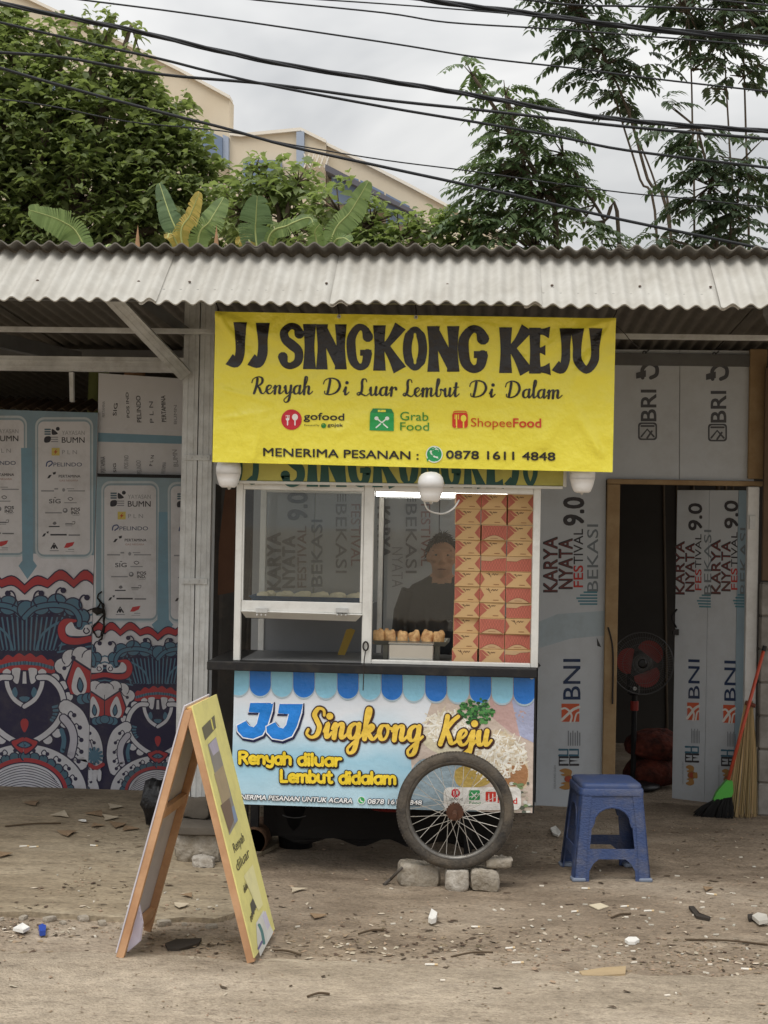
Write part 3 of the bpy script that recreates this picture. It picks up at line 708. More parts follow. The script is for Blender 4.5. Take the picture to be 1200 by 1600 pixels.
def logo_col(pr, dx_, dy_, s=1.0):
    T = lambda x, y: ((x+dx_)*k_, 620+(y+dy_)*k_)
    B = lambda x0, y0, x1, y1, c: pr.poly([T(x0,y0),T(x1,y0),T(x1,y1),T(x0,y1)], c)
    def tx(t, x0, x1, y, cap, c, off=.0): pr.text(t, T(x0,y), T(x1,y), (0,-cap*k_), c, off)
    for i in range(3): B(288, 206+i*15, 328, 216+i*15, (84,110,124)); B(330, 258+i*14, 376, 265+i*14, LGREY)
    pr.curve([T(338,208),T(360,222),T(374,240),T(340,246),T(334,226)], INK); pr.ell(*T(374,207), 13*k_, 13*k_, INK, 12)
    pr.curve([T(286,270),T(300,256),T(328,258),T(324,290),T(290,296)], INK)
    tx('YAYASAN', 400, 548, 246, 28, LGREY); tx('BUMN', 400, 547, 297, 38, INK, .012)
    B(334,330,386,380,(214,196,110)); pr.poly([T(368,336),T(346,360),T(358,360),T(350,376),T(374,352),T(362,352)], (190,90,60))
    tx('P L N', 402, 498, 371, 28, LGREY)
    pr.stroke([T(300,448),T(306,424),T(330,416),T(338,432),T(316,450)], 8*k_, (70,84,130)); tx('PELINDO', 346, 530, 450, 26, (92,100,124), .015)
    pr.poly([T(304,528),T(318,506),T(336,504),T(320,526)], INK); pr.poly([T(340,490),T(362,484),T(360,500),T(346,504)], INK)
    tx('PERTAMINA', 380, 520, 522, 18, INK, .02); tx('GAS NEGARA', 384, 506, 547, 12, (170,130,124))
    B(266,604,350,613,LGREY); B(352,590,376,600,LGREY); pr.ell(*T(412,602), 10*k_, 12*k_, LGREY, 10); B(432,592,480,597,LGREY); B(440,605,550,612,LGREY)
    tx('SIG', 318, 392, 688, 28, (84,84,92), .02); pr.poly([T(346,654),T(356,648),T(366,654)], INK); pr.stroke([T(440,658),T(456,650),T(472,660),T(456,670)], 4*k_, INK, closed=True); B(416,682,496,688,LGREY)
    B(292,746,400,754,LGREY); pr.ell(*T(422,735), 16*k_, 16*k_, (120,122,128), 12); pr.ell(*T(420,732), 9*k_, 8*k_, GREY, 10)
    tx('POS', 460, 518, 736, 20, INK, .03); tx('IND.', 460, 516, 759, 20, INK, .03); B(470,765,514,768,LGREY)
    pr.curve([T(340,818),T(356,806),T(366,820),T(352,828)], (120,122,128)); B(316,835,386,842,INK)
    B(422,818,470,826,(120,122,128)); B(424,832,468,836,LGREY); pr.stroke([T(468,808),T(484,806),T(482,822),T(466,822)], 3*k_, INK)
    pr.poly([T(272,905),T(284,884),T(300,882),T(288,902)], INK); pr.poly([T(298,874),T(316,868),T(312,886)], INK); B(326,887,432,897,INK); B(444,890,518,898,(120,122,128))
    pr.stroke([T(332,980),T(350,945),T(370,980)], 9*k_, INK, sm=0); pr.ell(*T(350,970), 9*k_, 13*k_, INK, 10); B(322,992,380,998,LGREY)
    pr.poly([T(414,976),T(430,946),T(482,938),T(470,962),T(440,976)], (196,70,74)); B(440,984,480,989,LGREY); B(424,998,480,1001,LGREY)
def frames(pr, dx_, dy_, wd=1.0):
    T = lambda x, y: ((x+dx_)*k_, 620+(y+dy_)*k_)
    a, c = T(228,132), T(602,1046); pr.rrect(a[0], a[1], c[0], c[1], 14, (196,206,212)); a, c = T(240,146), T(592,1034); pr.rrect(a[0], a[1], c[0], c[1], 12, (150,170,182))
    a, c = T(247,160), T(582,1020); pr.rrect(a[0], a[1], c[0], c[1], 9, (216,216,220))
prA = Print(lambda x, y: at(x, y, YM), NF, 'paper', step=1.5e-5, clip=pA)
prA.poly([(-60,636),(160,640),(160,870),(150,885),(-60,880)], (136,160,174)); prA.poly([(-60,884),(160,884),(160,905),(-60,905)], GREY)
prA.poly([(-60,862),(160,868),(160,1000),(-60,1000)], WHITE)
frames(prA, 0, 0); frames(prA, -428, -10)
prA.poly([(33,700),(50,700),(52,876),(58,884),(43,905),(29,884),(35,876)], SKYB)
logo_col(prA, 0, 0); logo_col(prA, -428, -10)
motif(prA, 160, 0, 1.0, (-1, 1))
prA.build('mural_print', mural)
prB = Print(lambda x, y: at(x, y, YM-.012), NF, 'paper', step=1.5e-5, clip=pB)
prB.poly([(150,740),(300,740),(300,990),(150,990)], (150,172,184)); prB.poly([(130,962),(300,962),(300,1100),(130,1100)], WHITE)
frames(prB, 427, 413); frames(prB, 427+430, 418)
prB.poly([(248,800),(262,800),(264,968),(271,976),(252,1000),(237,976),(246,968)], SKYB)
logo_col(prB, 427, 413); logo_col(prB, 427+432, 418)
prB.clip = [pB[0], (168, 742.5), (161, 1239), pB[3]]; motif(prB, 336, 348, .765, (1,))
prB.clip = [(168, 742.5), pB[1], pB[2], (161, 1239)]; motif(prB, 1022, 348, .765, (-1, 1)); prB.clip = pB
ZB = Zm((0, 880), k_)
for a in range(12):     # the flower between two ornaments
    prB.stroke([ZB(612+16*math.cos(R(a*30)), 1245+16*math.sin(R(a*30))), ZB(612+52*math.cos(R(a*30)), 1245+52*math.sin(R(a*30)))], 4, TEAL, sm=0)
prB.ell(*ZB(612,1245), 5, 5, TEAL)
prB.stroke([ZB(580,1300),ZB(620,1322),ZB(668,1300)], 6, RED)
for q in (588, 616, 644): prB.curve([ZB(q-12,1345),ZB(q,1335),ZB(q+14,1345),ZB(q+10,1400),ZB(q-8,1402)], WHITE)
prB.build('mural_print', mural)
prC = Print(lambda x, y: at(x, y, YM+.03), NF, 'paper', clip=pC)
prC.poly([(150,676),(300,682),(300,694),(150,690)], SKYB); prC.poly([(150,668),(300,673),(300,675),(150,670)], WHITE)
def sidewords(y0, y1, seed):
    rnd = random.Random(seed); xx = 158
    for wd in ('PERTAMINA', 'SIG', 'POS IND', 'PELINDO', 'P L N', 'PERTAMINA', 'BUMN'):
        h_ = rnd.uniform(.35, .8)*(y1-y0); c = rnd.choice((INK, LGREY, (110,112,120), INK)); yy = y0+rnd.uniform(.5, .9)*(y1-y0)+.2*(y1-y0)
        prC.text(wd, (xx+rnd.uniform(4,7), yy), (xx+rnd.uniform(4,7), yy-h_), (-rnd.uniform(4, 8), 0), c, .01); xx += 19
sidewords(606, 660, 3); sidewords(698, 738, 5)
prC.build('panel_print', mural)
part('timber_rail', lambda b: b.box((at(152,741,YM-.02).x, YM-.022, at(220,744,YM-.02).z-.008), (at(291,741,YM-.02).x, YM-.013, at(220,744,YM-.02).z+.012)), mat('black_batten', (34,34,36), .7), mural)
cordm = mat('dark_cord', (46,42,40), .8)
def knot(b):
    Y = YM-.03; P = lambda x, y: at(150+(x-600)*k_+(600*k_-150), 880+y*k_, Y)
    Q = lambda x, y: at(x*k_, 880+y*k_, Y)
    for pts in ([(655,185),(630,215),(650,260),(610,310),(670,330),(600,420),(640,480),(670,400),(665,280),(640,240)], [(560,310),(620,290),(665,300)], [(668,260),(676,340),(664,470),(640,500)]):
        b.tube([Q(*p)+Vector((0, .012*math.sin(i*2.1), 0)) for i, p in enumerate(catmull(pts, 4))], .005, 6)
    b.tube([Q(600,300), Q(630,315), Q(662,305)], [.012,.022,.012], 8)
part('cord_knot', knot, cordm, mural)
# dark space and rusty sheet above the mural wall
darkm = mat('dark_sheet', (40,42,48), .8, var=(3, .5))
rustm = mat('rusty_sheet', (120,104,86), .85, var=(7, .7, (84,62,44)), dirt=(5, .6, (60,44,34)))
strip = sheet_mesh(-4.2, 34, (9.36, at(80,640,9.36).z), (9.8, at(80,640,9.36).z+.10)); tag(strip.build('rusty_strip', rustm), 'rusty corrugated strip above the mural panels on the left', 'roofing sheet')
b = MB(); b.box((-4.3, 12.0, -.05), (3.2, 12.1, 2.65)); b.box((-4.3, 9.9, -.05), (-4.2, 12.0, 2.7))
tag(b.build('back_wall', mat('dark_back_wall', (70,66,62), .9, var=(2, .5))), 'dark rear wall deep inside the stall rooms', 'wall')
# ------------------------------------------------------------------ panel wall on the right, behind the cart and round the doorway
YR = 9.2
boardm = mat('grey_event_board', (196,201,206), .55, var=(1.6, .35, (168,174,180)), bump=(3, .2, .012), dirt=(2.5, .3, (140,136,130)))
woodm = mat('raw_timber', (164,140,106), .8, var=(9, .6, (136,108,74)), bump=(30, .2, .004), dirt=(4, .4, (120,96,66)))
whitem = mat('white_painted_metal', (226,226,224), .45, var=(5, .3, (200,200,196)), dirt=(7, .35, (150,146,138)))
wall = thing('panel_wall', 'grey printed board wall with a timber framed doorway right of the cart', 'wall', (0.6, YR, 0))
pS = [(846, 700), (947, 700), (944, 1268), (832, 1268)]
pU1 = [(940, 546), (1062, 547), (1061, 752), (940, 750)]; pU2 = [(1063, 547), (1176, 548), (1178, 753), (1062, 752)]
flat_panel('panel', pS, YR, boardm, wall)
flat_panel('panel', pU1, YR+.006, boardm, wall); flat_panel('panel', pU2, YR+.004, boardm, wall)
xb = [-1.80, -1.30, -.98, -.56, -.23, at(845,900,YR).x-.003]
for i in range(5):
    def pn(b, i=i): b.box((xb[i]+.003, YR+.01*(i % 2), .02), (xb[i+1]-.003, YR+.02+.01*(i % 2), 2.62))
    part('panel', pn, boardm, wall)
PLx0, PLx1 = at(944,1000,YR).x, at(964,1000,YR).x
zl = (at(950,756,YR).z+at(1180,760,YR).z)/2
xw1 = at(1188,900,YR).x
part('door_post', lambda b: b.cbox((PLx0, YR-.035, 0), (PLx1, YR+.03, zl-.002), .004), woodm, wall)
part('lintel', lambda b: b.cbox((PLx0, YR-.033, zl), (xw1, YR+.03, zl+.030), .004), woodm, wall)
part('door_post', lambda b: b.cbox((at(1168,600,YR).x+.008, YR-.03, zl+.044), (xw1+.015, YR+.03, at(1180,546,YR).z), .004), woodm, wall)
part('jamb', lambda b: b.cbox((at(1165,900,YR-.03).x, YR-.06, 0), (at(1183,900,YR-.03).x, YR-.01, zl-.004), .004), whitem, wall)
part('hinge', lambda b: b.cbox((at(1171,815,YR-.07).x, YR-.072, at(1171,827,YR).z), (at(1180,815,YR-.07).x, YR-.061, at(1171,805,YR).z), .002), steel, wall)
part('head_beam', lambda b: b.box((-1.8, YR-.02, 2.63), (3.2, YR+.06, 2.70)), greysteel, wall)
# print on the boards: words turned to read upwards
kz = 360/702
Z7 = lambda x, y: (840+x*kz, 480+y*kz)
DG, BLUE, ORNG = (64,62,66), (44,60,92), (206,96,64)
def board_words(pr, Z, s=1.0, parts='kfb'):
    def up(t, x0, x1, ya, yb, c, off=0.): pr.text(t, Z(x1, ya), Z(x1, yb), tuple(a-b_ for a, b_ in zip(Z(x0, ya), Z(x1, ya))), c, off)
    up('KARYA', 15, 60, 868, 700, DG, .03); up('NYATA', 62, 106, 858, 705, DG, .03)
    up('KARYA', 18, 60, 866, 702, (110,64,64)); up('NYATA', 65, 106, 856, 707, (110,64,64))
    up('FES', 108, 138, 853, 787, (190,62,58), .02); up('TIVAL', 108, 138, 783, 676, DG, .01); up('9.0', 76, 140, 664, 580, DG, .03)
    up('BEKASI', 149, 184, 866, 662, (120,128,134), .008)
    for i in range(5): pr.poly([Z(112+(4-i)*3+abs(i-2)*8, 866+i*9), Z(182, 866+i*9), Z(182, 871+i*9), Z(112+(4-i)*3+abs(i-2)*8, 871+i*9)], (90,138,152))
    up('BNI', 75, 130, 1195, 1072, BLUE, .008)
    pr.poly([Z(73,1208),Z(127,1208),Z(127,1263),Z(73,1263)], ORNG)
    pr.stroke([Z(73,1258),Z(92,1240),Z(108,1226),Z(127,1218)], 4, (226,222,216)); pr.stroke([Z(100,1263),Z(104,1246),Z(96,1230),Z(84,1222),Z(73,1224)], 3, (226,222,216)); pr.stroke([Z(112,1263),Z(118,1240),Z(127,1234)], 2.5, (226,222,216))
    for i in range(6): pr.poly([Z(92+i*7,1290+(i%2)*6), Z(95+i*7,1290+(i%2)*6), Z(95+i*7,1336), Z(92+i*7,1336)], (130,134,140))
    for x0, c1_, t in ((66,(70,110,130),'u'), (98,(70,110,130),'n')):
        pr.stroke([Z(x0,1365),Z(x0+26,1365),Z(x0+26,1348),Z(x0,1348)], 3.2, c1_, sm=0); pr.stroke([Z(x0+26,1394),Z(x0,1394),Z(x0,1382),Z(x0+26,1382),Z(x0,1382),Z(x0,1371),Z(x0+26,1371)], 3.4, DG, sm=0)
    # gold bird emblem
    G_ = (176,132,78)
    pr.curve([Z(104,1412),Z(84,1405),Z(66,1412),Z(82,1420),Z(70,1424),Z(86,1430),Z(100,1428)], G_); pr.curve([Z(104,1464),Z(84,1470),Z(66,1463),Z(82,1455),Z(70,1450),Z(86,1446),Z(100,1448)], G_)
    pr.ell(*Z(95,1437), 7, 6, (150,110,70)); pr.curve([Z(84,1432),Z(96,1428),Z(104,1437),Z(96,1446),Z(84,1442)], (170,80,60)); pr.curve([Z(102,1432),Z(118,1428),Z(120,1446),Z(102,1443)], G_)
    up('DIDUKUNG OLEH', 49, 56, 1466, 1396, (130,134,140))
prS = Print(lambda x, y: at(x, y, YR), NF, 'paper', clip=pS)
prS.poly([Z7(0,960),Z7(60,935),Z7(130,930),Z7(205,925),Z7(205,1000),Z7(100,1010),Z7(0,1040)], (176,190,198))
board_words(prS, Z7)
prS.poly([Z7(180,1006),Z7(194,1036),Z7(182,1032)], (70,70,72)); prS.poly([Z7(0,1080),Z7(10,1092),Z7(0,1100)], (70,70,72))
prS.build('panel_print', wall)
for j, (cl, dx_, dy_, YY) in enumerate(((pU1, 0, 0, YR+.006), (pU2, 213, 4, YR+.004))):
    pr = Print(lambda x, y, YY=YY: at(x, y, YY), NF, 'paper', clip=cl); Z = lambda x, y: Z7(x+dx_, y+dy_)
    cg = (84,86,92)
    def up(t, x0, x1, ya, yb, c, off=0.): pr.text(t, Z(x1, ya), Z(x1, yb), tuple(a-b_ for a, b_ in zip(Z(x0, ya), Z(x1, ya))), c, off)
    up('BRI', 312, 361, 347, 252, cg, .02)
    a, c = Z(306,351), Z(364,405); pr.rrect(a[0], a[1], c[0], c[1], 5, cg); a, c = Z(311,356), Z(359,400); pr.rrect(a[0], a[1], c[0], c[1], 4, (180,184,188))
    pr.stroke([Z(316,362),Z(354,362)], 3, cg, sm=0); pr.stroke([Z(316,394),Z(334,372),Z(354,394)], 3, cg, sm=0); pr.stroke([Z(334,398),Z(348,378)], 3, cg, sm=0)
    up('R', 318, 340, 166, 148, cg, .02); up('B', 345, 368, 166, 148, cg, .02); up('R', 318, 340, 145, 128, cg, .02)
    pr.stroke([Z(320,215),Z(320,188),Z(340,172),Z(362,182),Z(362,205),Z(345,215)], 6, cg); pr.poly([Z(300,200),Z(330,192),Z(330,212),Z(300,218)], cg)
    pr.build('panel_print', wall)
# boards seen through the cart windows: faded, some of them turned back to front
prK = Print(lambda x, y: at(x, y, YR), NF, 'paper', base=.0012)
Z6 = lambda x, y: (320+x*.45, 720+y*.45)
def upk(t, x0, x1, ya, yb, c, off=.02): prK.text(t, Z6(x1, ya), Z6(x1, yb), tuple(a-b_ for a, b_ in zip(Z6(x0, ya), Z6(x1, ya))), c, off)
DK = (96,98,104)
upk('KARYA', 215, 262, 448, 250, DK, .04); upk('NYATA', 268, 312, 440, 262, DK, .04); upk('9.0', 285, 355, 205, 110, (78,88,96), .03); upk('FESTIVAL', 320, 352, 440, 226, (120,100,100)); upk('BEKASI', 368, 408, 436, 205, (84,100,112))
for dx_ in (0, 243):      # mirrored boards
    upk('BEKASI', 495+dx_, 455+dx_, 150, 390, (104,108,114), .01); upk('FESTIVAL', 542+dx_, 508+dx_, 150, 365, (150,112,110), .01)
    for i in range(4): prK.poly([Z6(460+dx_+i*9,115),Z6(464+dx_+i*9,115),Z6(464+dx_+i*9,142),Z6(460+dx_+i*9,142)], (104,108,114))
upk('KARYA', 645, 602, 160, 335, (104,106,112), .04); upk('NYATA', 690, 650, 300, 440, (150,152,156), .0)
prK.build('panel_print', wall)
# ------------------------------------------------------------------ open door leaf
d0, d1 = gnd(1050, 1247, .03), gnd(1160, 1262, .03); d1 = Vector((at(1164,900,YR+.0).x, YR+.0, .03))
dd = (d1-d0); dd.z = 0; dn = Vector((dd.y, -dd.x, 0)).normalized()
dtop = onplane(1110, 766, d0, dn).z
door = thing('door_leaf', 'grey printed board door standing half open into the dark room', 'door', d0)
du = dd.normalized()
for j, (a, c, m_) in enumerate(((0, .47, boardm), (.475, .885, boardm), (.89, 1.0, mat('bluish_board', (150,172,186), .55, var=(3, .4))))):
    def dp(b, a=a, c=c):
        q = [d0+dd*a, d0+dd*c]; b.prism([q[0], q[1], q[1]+Vector((0,0,dtop-.03)), q[0]+Vector((0,0,dtop-.03))], -dn*.02)
    part('panel', dp, m_, door)
mD = lambda x, y: onplane(x, y, d0, dn)
pD = [(1044,700),(1166,700),(1166,1300),(1044,1300)]
prD = Print(mD, dn, 'paper', clip=[(1046,768),(1166,760),(1158,1262),(1044,1246)])
board_words(prD, lambda x, y: Z7(408+x*.66, 596+(y-580)*.966+x*.02)); board_words(prD, lambda x, y: Z7(518+x*.66, 588+(y-580)*.99+x*.02))
prD.build('panel_print', door)
def dh(b):
    b.tube(catmull([mD(1058,952)+dn*.004, mD(1054,962)+dn*.035, mD(1056,972)+dn*.035, mD(1057,980)+dn*.004], 4), .006, 8)
    q = mD(1056,984); b.box((q.x-.02, q.y-.03, q.z-.03), (q.x+.015, q.y, q.z+.005))
part('door_handle', dh, mat('black_iron', (40,38,38), .5, .6), door)
# block wall at the right edge
blockm = mat('grey_block', (150,146,140), .9, var=(8, .6, (118,112,106)), bump=(30, .5, .008), dirt=(4, .5, (96,90,82)))
bw = thing('block_wall', 'grey concrete block wall at the right edge beside the brooms', 'wall', (2.2, 9.1, 0))
x0 = at(1184,1200,9.08).x; bmesh_ = None
part('mortar', lambda b: b.box((x0+.012, 9.09, 0), (3.2, 9.16, 1.36)), mat('mortar', (118,112,104), .95, bump=(40, .5, .006)), bw)
for r_ in range(7):
    for c_ in range(4):
        xx = x0+.004+c_*.39+(.195 if r_ % 2 else 0)-(.195 if r_ % 2 and c_ == 0 else 0); ww = .38 if not (r_ % 2 and c_ == 0) else .185
        if r_ % 2 and c_ > 0: xx -= 0
        part('block', lambda b: b.cbox((xx, 9.08+random.uniform(-.004,.004), .004+r_*.194), (xx+ww, 9.15, .188+r_*.194), .006), blockm, bw)
tag(part('brown_board', lambda b: b.cbox((x0+.01, 9.1, 1.37), (3.2, 9.13, 2.62), .003), mat('brown_plywood', (104,84,66), .8, var=(5, .5)), None, world=False), 'dark brown plywood sheet above the block wall at the right edge', 'board')
# ------------------------------------------------------------------ inside the doorway
sackm = mat('red_brown_sack', (120,58,44), .9, var=(14, .9, (52,30,26)), bump=(22, 1, .04))
sk = MB()
def blob(b, c, r, seed, n=14, mz=.25, amp=.22):
    vs = []; fs = []; m = 9
    for i in range(m):
        th = math.pi*i/(m-1)
        for j in range(n):
            ph = 2*math.pi*j/n; d = Vector((math.sin(th)*math.cos(ph), math.sin(th)*math.sin(ph), math.cos(th)))
            k = 1+amp*noise.noise(d*1.7+Vector((seed*3.1, 0, 0)))+amp*.5*noise.noise(d*5+Vector((seed, 4, 0)))
            vs.append((c[0]+d.x*r[0]*k, c[1]+d.y*r[1]*k, max(c[2]+d.z*r[2]*k, c[2]-r[2]*.92)))
    for i in range(m-1):
        for j in range(n): fs.append((i*n+j, (i+1)*n+j, (i+1)*n+(j+1) % n, i*n+(j+1) % n))
    sm0 = b.smooth; b.smooth = True; b.add(vs, fs); b.smooth = sm0; return b
Q = gnd(1022, 1222)
for i, (zz, lab) in enumerate(((.10, 'red brown sack lying at the bottom inside the doorway'), (.27, 'red brown sack lying on another one inside the doorway'))):
    P = at(1022, 1190, 10.0)
    o = MB(); blob(o, (P.x+.01*i, 10.0, zz), (.2, .16, .105), 5+i); tag(o.build('sack', sackm), lab, 'sack', 'sacks inside the doorway')
fc = at(1003, 1036, 9.78)
fan = thing('pedestal_fan', 'black pedestal fan with red blades in the dark doorway', 'fan', (fc.x-.03, 9.86, 0))
blk = mat('black_plastic', (30,30,32), .45); redp = mat('red_plastic', (140,44,38), .5)
chrome = mat('grille_wire', (96,96,96), .5, .5)
frot = Matrix.Translation(fc) @ Matrix.Rotation(R(90), 4, 'X')
part('base', lambda b: b.lathe([(.17,0),(.17,.02),(.12,.035),(.03,.05)], 24, Matrix.Translation((fc.x-.03, 9.9, .012))), blk, fan, smooth=True)
part('pole', lambda b: b.tube([(fc.x-.03, 9.9, .03), (fc.x-.03, 9.9, .62)], .017), blk, fan)
part('pole_collar', lambda b: b.tube([(fc.x-.03, 9.9, .50), (fc.x-.03, 9.9, .56)], .026, 12), redp, fan)
part('switch_box', lambda b: b.cbox((fc.x-.075, 9.85, .60), (fc.x+.0, 9.94, .86), .012), blk, fan)
part('knob', lambda b: b.tube([(fc.x-.035, 9.835, .645), (fc.x-.035, 9.852, .645)], .012, 10), mat('white_plastic', (225,225,222), .4), fan)
part('motor', lambda b: b.lathe([(.03,-.02),(.07,-.03),(.075,-.10),(.05,-.14),(.0,-.145)], 20, Matrix.Translation(fc) @ Matrix.Rotation(R(90), 4, 'X')), blk, fan, smooth=True)
part('neck', lambda b: b.tube([(fc.x-.03, 9.9, .85), (fc.x-.02, fc.y+.1, fc.z-.02)], .02), blk, fan)
for k in range(3):
    def bl(b, k=k):
        pts = []
        for i in range(14):
            a = R(k*120+i/13*105); rr = .04+.118*math.sin(math.pi*(i+1)/15)**.45; pts.append(Vector((rr*math.cos(a), rr*math.sin(a), .012*math.sin(i/13*3.1)-.01*i/13)))
        pts = [frot @ p for p in pts]; b.prism(pts, (0, .004, 0))
    part('blade', bl, redp, fan)
part('hub', lambda b: b.lathe([(.0,.03),(.022,.028),(.03,.01),(.03,-.02)], 16, frot), blk, fan)
def grille(b):
    for rr, zz in ((.195, 0), (.195, .03), (.06, .055), (.125, .05), (.165, .04)):
        b.tube([frot @ Vector((rr*math.cos(R(a)), rr*math.sin(R(a)), zz)) for a in range(0, 360, 12)], .0028 if rr > .19 else .0011, 6, closed=True)
    for a in range(0, 360, 5):
        b.tube([frot @ Vector((q*math.cos(R(a)), q*math.sin(R(a)), zz)) for q, zz in ((.03,.055),(.1,.055),(.17,.04),(.195,.02))], .0012, 4)
part('grille', grille, chrome, fan)
# cord along the door post
tag(part('power_cord', lambda b: b.tube(catmull([at(950,980,YR-.04), at(953,990,YR-.045), at(957,1010,YR-.045), at(958,1040,YR-.045), at(957,1100,YR-.045)], 5), .005, 8), cordm, None, False), 'black cord hanging down the timber door post', 'cord')
# ------------------------------------------------------------------ brooms
YB = 8.98
b0 = gnd(1112, 1283)
br = thing('push_broom', 'red handled broom with green collar and black bristles leaning by the doorway', 'broom', b0)
h1, h0 = at(1193, 1017, YR-.16), at(1137, 1222, YB)
part('handle', lambda b: b.tube([h0, (h0+h1)/2, h1], .0105, 10), mat('red_handle', (196,84,62), .4, var=(8, .3)), br, smooth=True)
part('handle_grip', lambda b: b.tube([h1, h1+(h1-h0).normalized()*.03], .013, 10), blk, br)
axd = (h0-h1).normalized()
g0, g1 = at(1138,1221,YB), at(1127,1252,YB)
def collar(b):
    outl = [(1136,1219),(1145,1221),(1146,1238),(1143,1246),(1114,1252),(1120,1238)]
    P = [at(*p, YB-.02) for p in outl]; b.prism(P, (0, .045, 0))
part('collar', collar, mat('green_plastic', (86,176,72), .35), br)
bristm = mat('black_bristle', (28,27,27), .9, bump=(90, .5, .005))
def bristles(b):
    rnd = random.Random(3)
    for i in range(260):
        t = rnd.random(); yo = rnd.uniform(-.022, .022)
        a = at(1115+29*t, 1250-5*t, YB+yo); e_ = at(1082+66*t**.9+rnd.uniform(-2,2), 1272+12*min(1, t*2.5)-2*t+rnd.uniform(-3,2), YB+yo*1.6)
        e_.z = max(e_.z, .004); m_ = (a+e_)/2+Vector((-.012*(1-t), 0, 0)); b.tube([a, m_, e_], [.003,.003,.0018], 4)
part('bristles', bristles, bristm, br).__setitem__('kind', 'stuff')
sb_ = thing('stick_broom', 'bundle broom of thin tan palm ribs leaning behind the red broom', 'broom', (gnd(1160,1275).x, 9.05, 0))
def sticks(b):
    rnd = random.Random(5)
    for i in range(150):
        t = rnd.uniform(-1, 1); yo = rnd.uniform(-.03, .03)
        a = at(1170+6*t, 1100+rnd.uniform(-6, 6), 9.12+yo*.3); e_ = at(1157+24*t+rnd.uniform(-3,3), 1276+rnd.uniform(-6, 4), 9.0+yo); e_.z = max(e_.z, .004)
        b.tube([a, (a+e_)/2+Vector((.01*t, 0, 0)), e_], [.0016,.002,.0016], 4)
part('ribs', sticks, mat('palm_rib', (170,148,104), .8, island=.35), sb_).__setitem__('kind', 'stuff')
part('binding', lambda b: b.tube([at(1165,1098,9.1), at(1180,1103,9.1)], .012, 8), mat('brown_tie', (110,60,46), .7), sb_)
# ------------------------------------------------------------------ blue plastic stool
stoolm = mat('blue_plastic', (62,80,122), .5, spec=.45, var=(9, .4, (60,76,116)), dirt=(9, .5, (126,124,122)))
def weave(m):
    t = m.node_tree; l = t.links.new; p = t.nodes['Principled BSDF']
    c = N(t, 'ShaderNodeTexCoord'); v = N(t, 'ShaderNodeTexVoronoi'); v.inputs['Scale'].default_value = 70; v.distance = 'CHEBYCHEV'
    mp = N(t, 'ShaderNodeMapping'); mp.inputs['Rotation'].default_value = (.5, .6, .78); mp.inputs['Scale'].default_value = (1, 1, 1.7)
    b_ = N(t, 'ShaderNodeBump'); b_.inputs['Strength'].default_value = .5; b_.inputs['Distance'].default_value = .004
    l(c.outputs['Object'], mp.inputs[0]); l(mp.outputs[0], v.inputs['Vector']); l(v.outputs['Distance'], b_.inputs['Height']); l(b_.outputs[0], p.inputs['Normal'])
stoolw = mat('blue_plastic_woven', (58,76,118), .5, spec=.45, var=(9, .4, (54,70,110)), dirt=(8, .5, (122,118,114))); weave(stoolw)
sA, sB = gnd(884, 1376), gnd(1014, 1379); sw = (sB-sA).length
sc_ = (sA+sB)/2; SH = .455
stool = thing('plastic_stool', 'blue woven textured plastic stool standing right of the cart', 'stool', (sc_.x, sc_.y+.17, 0), R(7))
hb, ht_ = sw/2-.012, .146          # half widths at the floor and under the seat
def side(b):                      # one side sheet in the plane y=0 (x,z); legs, arch and stretcher
    zt = SH-.05
    W = lambda z: hb+(ht_-hb)*z/zt
    outer = [(-W(0),0), (-W(0)+.072,0), (-W(0)+.074,.05)]
    outer += [(-W(.1)+.085,.085), (-W(.1)+.11,.105)]
    outer += [(W(.1)-.11,.105), (W(.1)-.085,.085), (W(0)-.074,.05), (W(0)-.072,0), (W(0),0), (W(zt),zt), (-W(zt),zt)]
    hw = W(.2)-.064; hole = [(-hw-.006,.152), (hw+.006,.152), (hw-.004,.25)]
    for i in range(9):
        a = R(180*i/8); hole.append(((hw-.012)*math.cos(a), .27+.075*math.sin(a)))
    hole.append((-hw+.004,.25))
    return outer, hole, W, zt
for k in range(4):
    def sd_(b, k=k):
        o_, h_, W, zt = side(b)
        rot = Matrix.Rotation(R(90*k), 4, 'Z')
        def P(x, z): return rot @ Vector((x, -W(z), z))
        loops = [[P(*p) for p in o_], [P(*p) for p in h_]]
        nn = rot @ Vector((0, 1, 0)); b.prism(loops[0], nn*.007, [loops[1]])
        # rolled rim of the arch
        rim = [P(*p) for p in h_[2:]]; b.tube([q+nn*.002 for q in rim], .0055, 6)
    o = part('side', sd_, stoolw, stool, False); autosmooth(o, 30)
def corner_legs(b, sx_, sy_):
    zt = SH-.05
    b.smooth = True
    pr_ = []
    for z, e_ in ((0, .058), (.12, .05), (.26, .046), (zt, .05)):
        w_ = hb+(ht_-hb)*z/zt; rr = .022; ring = []
        for i in range(5):
            a = R(90*i/4); ring.append((w_-rr+rr*math.cos(a)+.004, w_-rr+rr*math.sin(a)+.004))
        ring = [(w_+.004, w_-e_)]+ring+[(w_-e_, w_+.004)]
        pr_.append([Vector((sx_*p[0], sy_*p[1], z)) for p in ring])
    n = len(pr_[0]); vs = [v for r_ in pr_ for v in r_]; fs = [(i*n+j, i*n+j+1, (i+1)*n+j+1, (i+1)*n+j) for i in range(3) for j in range(n-1)]
    if sx_*sy_ < 0: fs = [f[::-1] for f in fs]
    b.add(vs, fs)
